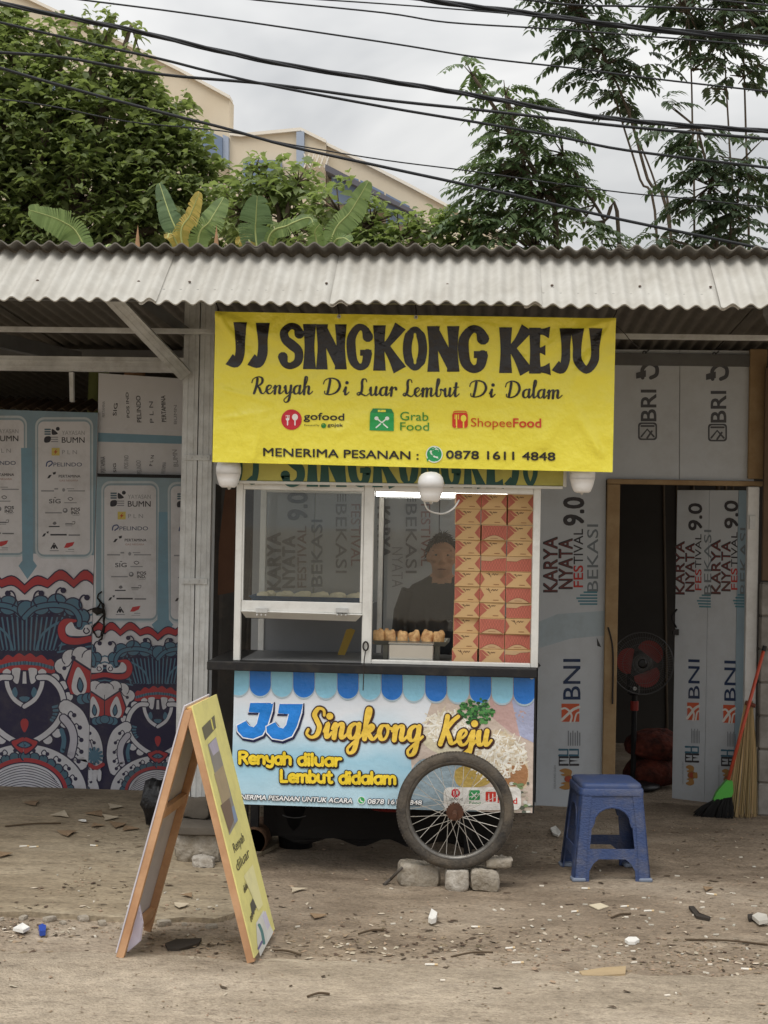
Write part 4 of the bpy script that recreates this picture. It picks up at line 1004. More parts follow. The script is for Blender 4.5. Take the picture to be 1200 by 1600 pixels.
for sx_ in (-1, 1):
    for sy_ in (-1, 1):
        part('leg_corner', lambda b: corner_legs(b, sx_, sy_), stoolw, stool, False)
        def ft(b):
            w_ = hb+.008; b.cbox((min(sx_*w_, sx_*(w_-.066)), min(sy_*w_, sy_*(w_-.066)), 0), (max(sx_*w_, sx_*(w_-.066)), max(sy_*w_, sy_*(w_-.066)), .020), .006)
        part('foot', ft, mat('grey_rubber_foot', (124,134,152), .6), stool, False)
def rrp(hw, r, z, n=6):
    pts = []
    for cx_, cy_, a in ((hw-r, -hw+r, -90), (hw-r, hw-r, 0), (-hw+r, hw-r, 90), (-hw+r, -hw+r, 180)):
        for i in range(n+1): t = R(a+90*i/n); pts.append(Vector((cx_+r*math.cos(t), cy_+r*math.sin(t), z)))
    return pts
def loft(b, loops):
    n = len(loops[0]); vs = [v for lp in loops for v in lp]; fs = [(i*n+j, i*n+(j+1) % n, (i+1)*n+(j+1) % n, (i+1)*n+j) for i in range(len(loops)-1) for j in range(n)]
    fs.append(tuple((len(loops)-1)*n+j for j in range(n))); b.smooth = True; b.add(vs, fs)
part('seat_skirt', lambda b: loft(b, [rrp(.154,.03,SH-.056), rrp(.153,.03,SH-.03), rrp(.149,.03,SH-.024), rrp(.135,.03,SH-.024)]), stoolw, stool, False)
part('seat', lambda b: loft(b, [rrp(.143,.032,SH-.026), rrp(.146,.034,SH-.012), rrp(.140,.036,SH-.003), rrp(.128,.036,SH), rrp(.09,.03,SH+.001)]), stoolm, stool, False)
# ================================================================== THE CART
YC = 7.15
alu = mat('white_aluminium', (222,222,218), .4, .05, var=(4, .3, (204,203,197)), dirt=(9, .35, (150,146,138)))
darkpan = mat('dark_cart_panel', (44,42,42), .7, var=(4, .5, (62,56,52)))
blackbar = mat('black_angle_steel', (36,36,38), .5, .3, dirt=(8, .5, (84,78,70)))
def glassmat(name, haze, tint):
    m = bpy.data.materials.new(name); m.use_nodes = True; t = m.node_tree; l = t.links.new
    t.nodes.remove(t.nodes['Principled BSDF']); o = t.nodes['Material Output']
    tr = N(t, 'ShaderNodeBsdfTransparent'); tr.inputs[0].default_value = (*tint, 1)
    gl = N(t, 'ShaderNodeBsdfGlossy'); gl.inputs['Roughness'].default_value = .03; gl.inputs[0].default_value = (.9, .9, .9, 1)
    df = N(t, 'ShaderNodeBsdfDiffuse'); df.inputs[0].default_value = (.5, .5, .48, 1)
    fr = N(t, 'ShaderNodeFresnel'); fr.inputs[0].default_value = 1.5
    m1 = N(t, 'ShaderNodeMixShader'); l(fr.outputs[0], m1.inputs[0]); l(tr.outputs[0], m1.inputs[1]); l(gl.outputs[0], m1.inputs[2])
    n = N(t, 'ShaderNodeTexNoise'); n.inputs['Scale'].default_value = 6; n.inputs['Detail'].default_value = 6
    c = N(t, 'ShaderNodeTexCoord'); l(c.outputs['Object'], n.inputs['Vector'])
    mr = N(t, 'ShaderNodeMapRange'); mr.inputs[1].default_value = .35; mr.inputs[2].default_value = .75; mr.inputs[3].default_value = haze*.6; mr.inputs[4].default_value = haze*1.5; l(n.outputs[0], mr.inputs[0])
    m2 = N(t, 'ShaderNodeMixShader'); l(mr.outputs[0], m2.inputs[0]); l(m1.outputs[0], m2.inputs[1]); l(df.outputs[0], m2.inputs[2]); l(m2.outputs[0], o.inputs[0])
    return m
glass_f = glassmat('dusty_window_glass', .018, (.86, .88, .88)); glass_b = glassmat('dusty_rear_glass', .05, (.90, .91, .90))
zc = (at(380,1034,7.1).z+at(800,1044,7.1).z)/2           # top of the counter
zt = (at(375,757,YC).z+at(840,768,YC).z)/2               # top of the window frame
XL = (at(377,770,YC).x+at(369,1020,YC).x)/2; XR = (at(840,780,YC).x+at(834,1030,YC).x)/2
XM = (at(578,780,YC).x+at(572,1020,YC).x)/2
YK = 7.74
cart = thing('food_cart', 'white framed street food cart with glass windows and one spoked wheel', 'food cart', ((XL+XR)/2, 7.45, 0))
for (x, y, w2) in ((XL, YC, .016), (XM, YC, .023), (XR, YC, .017), (XL+.03, YK, .015), (XR-.015, YK, .015), (XM+.02, YK, .012)):
    part('frame_post', lambda b: b.cbox((x-w2, y-.016, zc+.001), (x+w2, y+.016, zt+.02), .003), alu, cart)
for y in (YC, YK):
    part('top_rail', lambda b: b.cbox((XL+.017, y-.015, zt-.018), (XM-.024, y+.015, zt+.019), .003), alu, cart)
    part('top_rail', lambda b: b.cbox((XM+.024, y-.015, zt-.018), (XR-.018, y+.015, zt+.019), .003), alu, cart)
zs0, zs1 = at(475,957,YC).z, at(475,940,YC).z
part('sash_rail', lambda b: b.cbox((XL+.017, YC-.014, zs0), (XM-.024, YC+.014, zs1), .003), alu, cart)
part('sash_stile', lambda b: b.cbox((XM-.036, YC-.012, zs1+.001), (XM-.0245, YC+.01, zt-.019), .002), alu, cart)
part('sash_stile', lambda b: b.cbox((XL+.0165, YC-.012, zs1+.001), (XL+.024, YC+.01, zt-.019), .002), alu, cart)
# flap folded up behind the sash rail, mitred lower bar showing
def flap(b):
    q = [(376.5,955),(566,961),(556,971),(384,965)]; P = [at(*p, YC-.03+(.05 if i > 1 else 0)) for i, p in enumerate(q)]; b.prism(P, (0, .012, .004))
part('flap_bar', flap, alu, cart)
part('flap_glass', lambda b: b.box((XL+.05, YC+.03, zs0-.035), (XM-.05, YC+.32, zs0-.031)), glass_f, cart)
for xx in (409, 534):
    def hg(b):
        p = at(xx, 953, YC-.03); b.box((p.x-.028, YC-.034, p.z-.012), (p.x+.028, YC-.0155, p.z+.008))
        for q in (-.02, 0, .02): b.tube([(p.x+q, YC-.046, p.z-.022), (p.x+q, YC-.03, p.z-.022)], .004, 6)
    part('hinge', hg, steel, cart)
part('sill', lambda b: b.cbox((XM+.024, YC-.014, zc+.001), (XR-.018, YC+.02, zc+.02), .003), alu, cart)
part('window_glass', lambda b: b.box((XL+.0245, YC-.003, zs1+.002), (XM-.0365, YC+.001, zt-.02)), glass_f, cart)
part('rear_glass', lambda b: b.box((XL+.046, YK-.003, zs1-.02), (XM+.006, YK+.001, zt-.02)), glass_b, cart)
part('rear_glass', lambda b: b.box((XM+.033, YK-.003, zc+.12), (XR-.031, YK+.001, zt-.02)), glass_b, cart)
part('rear_board', lambda b: b.box((XL+.046, YK-.006, zc+.002), (XM+.006, YK+.006, zs1-.022)), mat('grey_back_panel', (128,130,132), .5, var=(3, .3)), cart)
for a, c in (((449,1020),(474,1027)), ((546,1026),(568,1030))):
    p, q = at(*a, YK-.03), at(*c, YK-.03); part('catch', lambda b: b.box((p.x, YK-.03, q.z), (q.x, YK-.008, p.z)), blk, cart)
part('cart_roof', lambda b: b.cbox((XL-.03, YC-.02, zt+.205), (XR+.13, YK+.06, zt+.225), .004), alu, cart)
part('ceiling', lambda b: b.box((XL, YC+.02, zt+.021), (XR, YK+.02, zt+.03)), alu, cart)
part('counter', lambda b: b.cbox((at(323,1030,7.08).x, 7.085, zc-.042), (XR+.012, 7.78, zc), .004), blackbar, cart)
zb0 = at(600,1262,YC).z+.02; WC0 = at(711,1266,7.02).x+.06
part('body', lambda b: b.box((XL, 7.185, zb0), (XR, 7.72, zc-.043)), darkpan, cart)
part('lower_rail', lambda b: b.box((XL-.02, 7.172, zb0-.03), (XR+.012, 7.20, zb0-.001)), blackbar, cart)
part('side_rail', lambda b: b.box((XR+.001, 7.168, zb0), (XR+.014, 7.184, zc-.043)), blackbar, cart)
for xx in (XL+.03, WC0):
    part('leg', lambda b: b.box((xx-.02, 7.62, 0.002 if xx > -.5 else APZ-.002), (xx+.02, 7.66, zb0-.031)), blackbar, cart)
part('leg', lambda b: b.box((XL+.01, 7.24, APZ-.002), (XL+.05, 7.28, zb0-.031)), blackbar, cart)
part('shade_sheet', lambda b: b.prism([(XL+.06+i*.04, 7.735+.012*math.sin(i*1.3), zb0+.02) for i in range(31)]+[(XL+.06+i*.04, 7.735+.012*math.sin(i*1.3), .05+.02*math.sin(i*.9)) for i in range(30, -1, -1)], (0, .004, 0)), mat('under_cart_shade', (40,37,35), .9, var=(5, .4)), cart)  # added dark sheet standing in for the shade under the cart
part('cart_floor', lambda b: b.box((XL+.017, YC+.022, zc+.0008), (XR-.018, YK-.02, zc+.004)), mat('grey_cart_floor', (120,121,122), .5, var=(3, .3)), cart)
# lettered fascia
YF = 7.11
fx0, fx1 = at(372,745,YF).x, at(884,752,YF).x; fz0 = zt+.022
fas = part('fascia', lambda b: b.cbox((fx0, YF, fz0), (fx1, YF+.03, fz0+.19), .003), mat('shade_dulled_yellow', (196,190,100), .55, var=(5, .4, (176,168,84)), dirt=(8, .3, (130,120,60))), cart)  # yellow dulled in its base colour for the shade it hangs in
part('fascia_edge', lambda b: b.cbox((fx1-.012, YF-.006, fz0-.004), (fx1+.004, YF+.02, fz0+.192), .002), alu, cart)
part('fascia_edge', lambda b: b.cbox((fx0, YF-.006, fz0-.014), (fx1-.013, YF+.02, fz0-.0005), .002), alu, cart)
Z4 = lambda x, y: (320+x*.55, 470+y*.55)
GRN = (50,90,84); prF = None
for c, x0, x1 in (('J',72,112),('J',118,158),('S',222,282),('I',290,322),('N',326,402),('G',408,470),('K',476,548),('O',552,608),('N',612,668),('G',672,726),('K',735,795),('E',798,852),('J',852,898),('U',900,952)):
    if x0 in (72, 222, 735):      # one printed word each
        if prF: prF.build('printed_word', cart)
        prF = Print(lambda x, y: at(x, y, YF), NF, 'old', base=.001)
    a, d = Z4(x0, 402+(x0-100)*.008), Z4(x1, 527+(x0-100)*.008); prF.big(c, a[0], a[1], d[0], d[1], GRN)
prF.build('printed_word', cart)
# tube lamp under the cart ceiling
tl = at(588, 771, 7.5); tl2 = at(712, 773, 7.5)
lamp = thing('tube_lamp', 'lit white tube lamp under the cart ceiling', 'lamp', (tl.x, 7.5, zt-.03))
part('tube', lambda b: b.tube([(tl.x, 7.5, tl.z), (tl2.x+.25, 7.5, tl.z)], .014, 12), mat('lit_tube', (255,255,250), .4, emit=(255,252,245,6.5)), lamp)
part('batten', lambda b: b.box((tl.x-.02, 7.48, tl.z+.014), (tl2.x+.27, 7.52, zt+.02)), alu, lamp)
# wheel: one part with tyre, rim, spokes and hub
WC = at(711, 1266, 7.02); WR = .268
wheel = bpy.data.objects.new('wheel', None); COL.objects.link(wheel); wheel.parent = cart; wheel.location = WC-Vector(cart.location); wheel.empty_display_size = .1
tyrem = mat('old_tyre', (52,50,48), .88, var=(12, .8, (104,96,86)), bump=(70, .8, .006), dirt=(7, .6, (120,108,92)))
rimm = mat('worn_rim', (124,122,118), .38, .75, var=(14, .7, (70,62,54)))
spokem = mat('spoke_steel', (206,204,198), .4, .5, var=(20, .4, (160,140,116)))
rustst = mat('rusty_hub', (98,66,50), .85, .3, var=(20, .6, (60,42,34)))
circ = lambda rr, y=0, n=64: [(rr*math.cos(2*math.pi*i/n), y, rr*math.sin(2*math.pi*i/n)) for i in range(n)]
def tyre(b):
    prof = [(WR-.046,-.010),(WR-.042,-.019),(WR-.026,-.024),(WR-.010,-.020),(WR-.002,-.010),(WR,0),(WR-.002,.010),(WR-.010,.020),(WR-.026,.024),(WR-.042,.019),(WR-.046,.010)]
    b.lathe([(r, z) for r, z in prof]+[prof[0]], 72, Matrix.Rotation(R(90), 4, 'X'))
    for i in range(120):      # worn tread blocks
        a = 2*math.pi*i/120
        for s_ in (-1, 1):
            m_ = Matrix.Rotation(-a, 4, 'Y') @ Matrix.Translation((WR-.0022, s_*.0075, 0)) @ Matrix.Rotation(s_*.5, 4, 'X'); b.box((-.002, -.006, -.0035), (.002, .006, .0035), m_)
autosmooth(part('tyre', tyre, tyrem, wheel, False, True), 40)
def rim(b):
    prof = [(WR-.062,-.008),(WR-.062,.008),(WR-.050,.014),(WR-.044,.0145),(WR-.040,.012),(WR-.048,.006),(WR-.048,-.006),(WR-.040,-.012),(WR-.044,-.0145),(WR-.050,-.014),(WR-.062,-.008)]
    b.lathe(prof, 72, Matrix.Rotation(R(90), 4, 'X'))
part('rim', rim, rimm, wheel, False, True)
part('hub', lambda b: (b.lathe([(.0,-.055),(.012,-.055),(.012,-.04),(.032,-.038),(.032,-.033),(.016,-.03),(.016,.03),(.032,.033),(.032,.038),(.01,.04),(.01,.14)], 18, Matrix.Rotation(R(90), 4, 'X'))), rustst, wheel, False)
def cog(b):
    o = []
    for i in range(36):
        a = 2*math.pi*i/36; rr = .037 if i % 2 else .042; o.append((rr*math.cos(a), -.044, rr*math.sin(a)))
    b.prism(o, (0, .005, 0))
part('sprocket', cog, rustst, wheel, False)
for i in range(36):
    a0 = 2*math.pi*(i//2*2+.5)/36; sg = 1 if i % 2 else -1; side_ = 1 if (i//2) % 2 else -1
    ar = 2*math.pi*i/36; ah = ar+sg*R(75)
    part('spoke', lambda b: b.tube([(.030*math.cos(ah), .035*side_, .030*math.sin(ah)), ((WR-.06)*math.cos(ar), .004*side_, (WR-.06)*math.sin(ar))], .0014, 5), spokem, wheel, False)
part('axle', lambda b: b.tube([(WC.x, WC.y+.1, WC.z), (WC.x, 7.66, WC.z)], .012, 8), rustst, cart)
part('axle_mount', lambda b: b.box((WC.x-.03, 7.16, WC.z-.03), (WC.x+.03, 7.172, zb0)), blackbar, cart)
# hook and cord on the middle post
hk = at(571, 1010, YC-.04)
def hook(b):
    b.tube([(hk.x+.012*math.cos(R(a)), YC-.025, hk.z+.02*math.sin(R(a))) for a in range(0, 360, 20)], .004, 6, closed=True)
    b.tube([(hk.x, YC-.025, hk.z-.02), (hk.x-.002, 7.075, hk.z-.06), (hk.x-.004, 7.07, hk.z-.20)], .0025, 6)
part('hook_cord', hook, cordm, cart)
tag(part('dark_sheet', lambda b: b.prism([(at(334,900,8.25).x+i*.03, 8.25+.012*math.sin(i*1.7), 1.86-.02*math.sin(i)) for i in range(8)]+[(at(334,900,8.25).x+i*.03, 8.25+.012*math.sin(i*1.7), .03) for i in range(7, -1, -1)], (0, .004, 0)), mat('charcoal_sheet', (62,60,58), .8, var=(5, .6, (40,36,32)), dirt=(6, .5, (96,84,72))), None, False), 'dark hanging tarpaulin strip between the steel post and the cart', 'tarpaulin')  # plain dark sheet put in to cover the panels behind this gap
# brown board and string seen between post and cart
tag(part('brown_board', lambda b: b.prism([at(*p, 7.9) for p in ((352,765),(368,765),(366,925),(340,930),(342,850))], (0, .02, 0)), mat('brown_leather_board', (96,66,48), .8, var=(6, .5)), None, False), 'narrow dark brown board standing between the steel post and the cart', 'board')
# ------------------------------------------------------------------ vinyl banner on the cart front
YV = 7.16
def vdef(v): return .0025*math.sin(v.x*9+v.z*4)+.0022*noise.noise((v.x*5, v.z*7, 3))
def hang(name, q, Y, m, parent, deform, nu, nv, th=.0015):
    P = [at(*p, Y) for p in q]; b = MB(); b.smooth = True; vs = []
    for j in range(nv+1):
        for i in range(nu+1):
            s_, t = i/nu, j/nv; p = (P[0]*(1-s_)+P[1]*s_)*(1-t)+(P[3]*(1-s_)+P[2]*s_)*t; p = Vector((p.x, Y, p.z)); p.y -= deform(p); vs.append(p)
    n = nu+1; m_ = len(vs); fs = []
    for j in range(nv):
        for i in range(nu): fs.append((j*n+i, (j+1)*n+i, (j+1)*n+i+1, j*n+i+1)); fs.append((m_+j*n+i, m_+j*n+i+1, m_+(j+1)*n+i+1, m_+(j+1)*n+i))
    b.add(vs+[v+Vector((0, th, 0)) for v in vs], fs); return b.build(name, m, parent, True)
ZV = lambda x, y: (340+x*.43333, 1020+y*.43333)
cq = [ZV(62,40), ZV(1143,73), ZV(1135,578), ZV(48,545)]
def vinyl_gradient(name):
    m = mat(name, (205,226,238), .42, spec=.5, bump=(9, .3, .02)); t = m.node_tree; l = t.links.new; p = t.nodes['Principled BSDF']
    c = N(t, 'ShaderNodeTexCoord'); s_ = N(t, 'ShaderNodeSeparateXYZ'); l(c.outputs['Object'], s_.inputs[0])
    n = N(t, 'ShaderNodeTexNoise'); n.inputs['Scale'].default_value = 3.2; l(c.outputs['Object'], n.inputs['Vector'])
    a = N(t, 'ShaderNodeMath', operation='MULTIPLY_ADD'); a.inputs[1].default_value = .35; l(n.outputs[0], a.inputs[0]); l(s_.outputs[2], a.inputs[2])
    mr = N(t, 'ShaderNodeMapRange'); mr.inputs[1].default_value = .12; mr.inputs[2].default_value = .80; l(a.outputs[0], mr.inputs[0])
    r = N(t, 'ShaderNodeValToRGB'); e_ = r.color_ramp.elements; e_[0].color = (*lin((196,226,240)), 1); e_[1].color = (*lin((222,232,244)), 1)
    q = e_.new(.4); q.color = (*lin((166,212,234)), 1); q = e_.new(.72); q.color = (*lin((232,238,246)), 1); l(mr.outputs[0], r.inputs[0]); l(r.outputs[0], p.inputs['Base Color']); return m
cbp = ZV(600, 560)
cb = thing('cart_banner', 'blue and white printed vinyl banner on the cart front behind the wheel', 'banner', (at(*cbp, YV).x, YV, at(*cbp, YV).z))
hang('sheet', cq, YV, vinyl_gradient('cart_vinyl'), cb, vdef, 60, 24)
pv = Print(lambda x, y: at(x, y, YV), NF, 'vinyl', base=.0006, step=3e-5, clip=cq, deform=vdef)
ty = lambda x: 40+(x-62)*33/1081
# food photograph on the right half
FB = (206,190,178)
pv.curve([ZV(*p) for p in ((790,150),(900,100),(1150,70),(1180,330),(1160,600),(820,600),(700,420),(740,280))], FB)
pv.poly([ZV(*p) for p in ((980,150),(1150,60),(1150,330),(1060,290),(985,230))], (196,164,160)); pv.poly([ZV(*p) for p in ((1060,170),(1150,150),(1150,330),(1090,300))], (170,176,206))
pv.curve([ZV(*p) for p in ((700,420),(760,380),(900,420),(940,560),(880,600),(700,590),(680,500))], (150,170,182))
pv.curve([ZV(*p) for p in ((860,420),(950,400),(1000,440),(960,480),(870,480))], (186,160,86))
rnd = random.Random(11)
pv.curve([ZV(*p) for p in ((760,260),(830,210),(880,240),(900,330),(840,370),(770,350),(735,310))], (226,218,192))
pv.curve([ZV(*p) for p in ((900,340),(980,280),(1060,300),(1110,380),(1120,470),(1060,500),(960,440))], (214,196,166))
pv.curve([ZV(*p) for p in ((1030,410),(1075,380),(1118,420),(1105,480),(1040,470))], (168,122,84))
pv.step = 5e-6
for i in range(420):      # grated cheese shreds
    t = rnd.random(); a = rnd.uniform(0, 6.28); rr = rnd.random()**.5
    cx_, cy_ = (825+80*rr*math.cos(a), 262+55*rr*math.sin(a)) if t < .38 else (1010+100*rr*math.cos(a), 370+85*rr*math.sin(a))
    d = rnd.uniform(0, 3.14); ln = rnd.uniform(10, 26); v = rnd.randint(-16, 12)
    pv.stroke([ZV(cx_-ln*math.cos(d), cy_-ln*math.sin(d)), ZV(cx_, cy_+3), ZV(cx_+ln*math.cos(d), cy_+ln*math.sin(d))], rnd.uniform(1.6, 3.0), rnd.choice(((242,238,226), (230,222,204), (216,204,180), (246,244,236))), sm=0, cap=False)
for i in range(170):      # parsley
    a = rnd.uniform(0, 6.28); rr = rnd.random()**.5; cx_, cy_ = 932+62*rr*math.cos(a), 212+48*rr*math.sin(a)
    pv.ell(*ZV(cx_, cy_), rnd.uniform(2, 4.2), rnd.uniform(1.5, 3), rnd.choice(((42,98,48), (58,124,60), (30,76,40), (84,146,78))), 7)
for i in range(60): pv.ell(*ZV(rnd.uniform(1020,1130), rnd.uniform(470,575)), rnd.uniform(2, 5), rnd.uniform(1.5, 3.5), rnd.choice(((214,214,206), (120,140,96), (186,176,160), (90,96,84))), 7)
pv.step = 3e-5; pv.k = 60
# scalloped awning
xsA = [62,115,193,272,351,431,509,590,668,748,827,908,987,1066,1146]
for i in range(14):
    a, c = xsA[i], xsA[i+1]
    if i == 0: a = c-78
    mid, hw = (a+c)/2, (c-a)/2; y0 = ty(mid)
    for (col, ddx, ddy) in (((176,196,208), 0, 7), ((146,208,236) if i % 2 == 0 else (38,124,216), 0, 0)):
        pts = [(a+1, y0-14), (c-1, y0-14)]+[(mid+(hw-1)*math.cos(R(an)), y0+74+ddy+hw*math.sin(R(an))) for an in range(0, 181, 15)]
        pv.poly([ZV(*p) for p in pts], col)
# blue double letter
J1 = [(118,180),(202,180),(196,210),(180,262),(162,296),(128,310),(92,304),(72,282),(70,262),(100,246),(112,264),(130,270),(142,256),(152,214),(112,212)]
for dx_, dy_ in ((0,0), (106,4)):
    c0 = (140+dx_, 245+dy_)
    def sc(k, ox=0, oy=0): return [ZV(c0[0]+(p[0]+dx_-c0[0])*k+ox, c0[1]+(p[1]+dy_-c0[1])*k+oy) for p in J1]
    P = sc(1); 
    pv.stroke([(p[0]+1.2, p[1]+2.2) for p in P], 7.0, (28,34,72), closed=True, sm=0); pv.poly([(p[0]+1.2, p[1]+2.2) for p in P], (28,34,72))
    pv.stroke(P, 3.6, (240,244,250), closed=True, sm=0); pv.poly(P, (28,126,220)); pv.poly(sc(.93), (34,134,226))
def outlined(font, t, a, b_, up, wd, fill, edge, grow, shear, calli, dxy=(1.2, 1.6), glow=None):
    pv.glyphs(font, t, a, b_, up, edge, wd, shear, calli*.7, grow, dxy); pv.glyphs(font, t, a, b_, up, edge, wd, shear, calli*.7, grow)
    pv.glyphs(font, t, a, b_, up, fill, wd, shear, calli)
GOLD = (246,208,84)
outlined(SCRIPT, 'Singkong', ZV(318,302), ZV(738,318), (0,-23), .34, GOLD, (66,40,34), 1.9, .10, .45)
outlined(SCRIPT, 'Keju', ZV(792,328), ZV(985,334), (0,-23), .34, GOLD, (66,40,34), 1.9, .10, .45)
outlined(ROUND, 'Renyahdiluar'[:6], ZV(80,398), ZV(272,401), (0,-11.5), .42, (250,218,60), (40,34,34), 1.5, 0, 0)
outlined(ROUND, 'diluar', ZV(293,403), ZV(452,407), (0,-11.5), .42, (250,218,60), (40,34,34), 1.5, 0, 0)
outlined(ROUND, 'Lembut', ZV(230,463), ZV(418,467), (0,-11.5), .42, (250,218,60), (40,34,34), 1.5, 0, 0)
outlined(ROUND, 'didalam', ZV(442,469), ZV(650,472), (0,-11.5), .42, (250,218,60), (40,34,34), 1.5, 0, 0)
for off, c in ((.13, (52,58,72)), (.03, (250,252,252))):
    pv.text('MENERIMA PESANAN UNTUK ACARA', ZV(50,526), ZV(486,541), (0,-7.6), c, off, .18)
    pv.text('0878 1611 4848', ZV(541,543), ZV(735,548), (0,-7.6), c, off, .12)
pv.ell(*ZV(519,531), 6.2, 6.2, (240,244,244)); pv.ell(*ZV(519,531), 5.2, 5.2, (60,170,96)); pv.stroke([ZV(514,526),ZV(517,533),ZV(524,537)], 1.6, (240,244,244))
a, c = ZV(815,484), ZV(1094,566); pv.rrect(a[0], a[1], c[0], c[1], 9, (238,236,232))
pv.ell(*ZV(858,505), 7, 7, (204,40,56)); pv.stroke([ZV(852,498),ZV(852,512)], 1.2, (240,236,232), sm=0); pv.ell(*ZV(864,503), 2, 3, (240,236,232), 8)
pv.rrect(*ZV(906,494), *ZV(946,530), 2, (48,150,84)); pv.stroke([ZV(916,504),ZV(934,522)], 1.4, (240,244,240), sm=0); pv.stroke([ZV(934,504),ZV(916,522)], 1.4, (240,244,240), sm=0)
pv.rrect(*ZV(966,500), *ZV(1004,536), 2, (210,58,48)); pv.stroke([ZV(978,508),ZV(978,536)], 1.4, (240,236,232), sm=0); pv.stroke([ZV(992,508),ZV(992,536)], 1.4, (240,236,232), sm=0)
pv.text('gofood', ZV(836,530), ZV(884,532), (0,-5), (60,60,60), .02); pv.text('Food', ZV(1010,540), ZV(1080,544), (0,-10), (210,58,48), .02); pv.text('Food', ZV(908,543), ZV(948,545), (0,-4), (48,150,84), .01)
pv.build('print', cb)
def eyelets(b, pts, Y):
    for p in pts:
        q = at(*p, Y); b.lathe([(.004,-.001),(.009,-.001),(.009,.002),(.004,.002),(.004,-.001)], 12, Matrix.Translation((q.x, Y-.009, q.z)) @ Matrix.Rotation(R(90), 4, 'X'))
part('eyelets', lambda b: eyelets(b, (ZV(1133,88), ZV(590,66), ZV(75,50)), YV), steel, cb)
# ------------------------------------------------------------------ yellow banner under the eave
YY_ = 6.95
bq = [(337,487),(962,498),(957,738),(332,722)]
bx0, bx1 = at(337,487,YY_).x, at(962,498,YY_).x; bz0, bz1 = at(600,730,YY_).z, at(600,492,YY_).z
def ydef(v):
    s_, t = (v.x-bx0)/(bx1-bx0), (v.z-bz0)/(bz1-bz0); d = 0
    for cx_, cy_, ang, L_, w_, a in ((0,1,-52,.5,.018,.012),(0,1,-24,.45,.02,.009),(1,1,205,.55,.02,.011),(1,1,238,.5,.018,.013),(.1,.0,80,.4,.02,.008),(.62,1,-70,.6,.025,.009),(.36,1,-110,.55,.025,.008),(.97,.1,120,.4,.02,.011),(.82,.15,60,.6,.03,.008),(.3,.2,30,.5,.03,.006),(.02,.5,-15,.35,.012,.006),(.02,.3,10,.3,.012,.006),(.5,.3,-40,.5,.03,.005)):
        px, pz = (s_-cx_)*1.82, (t-cy_)*.7; u_ = px*math.cos(R(ang))+pz*math.sin(R(ang)); q = -px*math.sin(R(ang))+pz*math.cos(R(ang))
        d += 1.5*a*math.exp(-(q/(w_*(1+1.4*max(u_, 0))))**2)*max(0, min(1, (u_+.02)/.05))*max(0, 1-u_/L_)
    return d + .010*math.sin(s_*3.0+.6)*t*0 + .006*math.sin(s_*7+t*2)+.005*noise.noise((v.x*4, v.z*6, 1))+.004*noise.noise((v.x*11, v.z*13, 2))*(1 if s_ < .12 or s_ > .9 else .5)
YEL = (248,235,80)
ban = thing('yellow_banner', 'large wrinkled yellow vinyl banner with black lettering hanging under the eave', 'banner', (at(645,730,YY_).x, YY_, bz0))
hang('sheet', bq, YY_, ink(YEL, 'vinyl'), ban, ydef, 260, 104)
py_ = Print(lambda x, y: at(x, y, YY_), NF, 'vinyl', base=.0019, step=3e-5, clip=bq, deform=ydef)
BK = (40,36,34)
for c, x0, x1 in (('J',60,122),('J',122,186),('S',215,277),('I',280,316),('N',316,402),('G',405,472),('K',478,566),('O',563,632),('N',632,722),('G',722,801),('K',836,926),('E',920,986),('J',986,1044),('U',1038,1131)):
    y0 = 62+(x0-60)*.018; y1 = 190+(x0-60)*.020; a, d = Z4(x0, y0), Z4(x1, y1); py_.big(c, a[0], a[1], d[0], d[1], BK)
for wd, x0, x1 in (('Renyah',132,306),('Di',335,409),('Luar',432,546),('Lembut',563,722),('Di',750,824),('Dalam',852,1014)):
    yb = 263+(x0-130)*.0165; py_.glyphs(SCRIPT, wd, Z4(x0,yb), Z4(x1,yb+(x1-x0)*.0165), (0,-13.2), BK, .30, .06, .6)
# gofood
py_.ell(*Z4(247,338), 16, 16, (206,36,52), 26)
for q in (-4, 0, 4): py_.stroke([Z4(236+q,326),Z4(236+q,336)], 1.3, (246,240,236), sm=0)
py_.stroke([Z4(236,336),Z4(236,353)], 1.9, (246,240,236), sm=0); py_.ell(*Z4(236,337), 2.9, 2.2, (246,240,236), 10); py_.ell(*Z4(257,331), 4.6, 5.2, (246,240,236), 14); py_.stroke([Z4(257,338),Z4(257,353)], 2, (246,240,236), sm=0)
py_.text('gofood', Z4(282,338), Z4(396,340), (0,-11.5), BK, .02); py_.text('Powered by', Z4(283,356), Z4(326,356), (0,-3), BK); py_.text('gojek', Z4(349,357), Z4(393,358), (0,-5.5), BK, .02); py_.ell(*Z4(338,355), 4, 4, (50,140,60)); py_.ell(*Z4(338,355), 2.6, 2.6, YEL); py_.ell(*Z4(338,355), 1.3, 1.3, (50,140,60))
# grab food
py_.poly([Z4(*p) for p in ((470,318),(537,318),(537,370),(468,368))], (38,166,84)); py_.poly([Z4(*p) for p in ((470,318),(478,306),(530,307),(537,320)) ], (30,138,72)); py_.poly([Z4(*p) for p in ((492,310),(514,310),(514,316),(492,316))], YEL)
for sg in (-1, 1):
    py_.stroke([Z4(503-16*sg,360),Z4(503+12*sg,336)], 2.1, (240,246,238), sm=0)
    py_.ell(*Z4(503+15*sg,334), 3.3, 3.0, (240,246,238), 10)
py_.text('Grab', Z4(555,339), Z4(635,341), (0,-14), (70,150,52), .005); py_.text('Food', Z4(555,368), Z4(637,369), (0,-13.5), (70,150,52), .005)
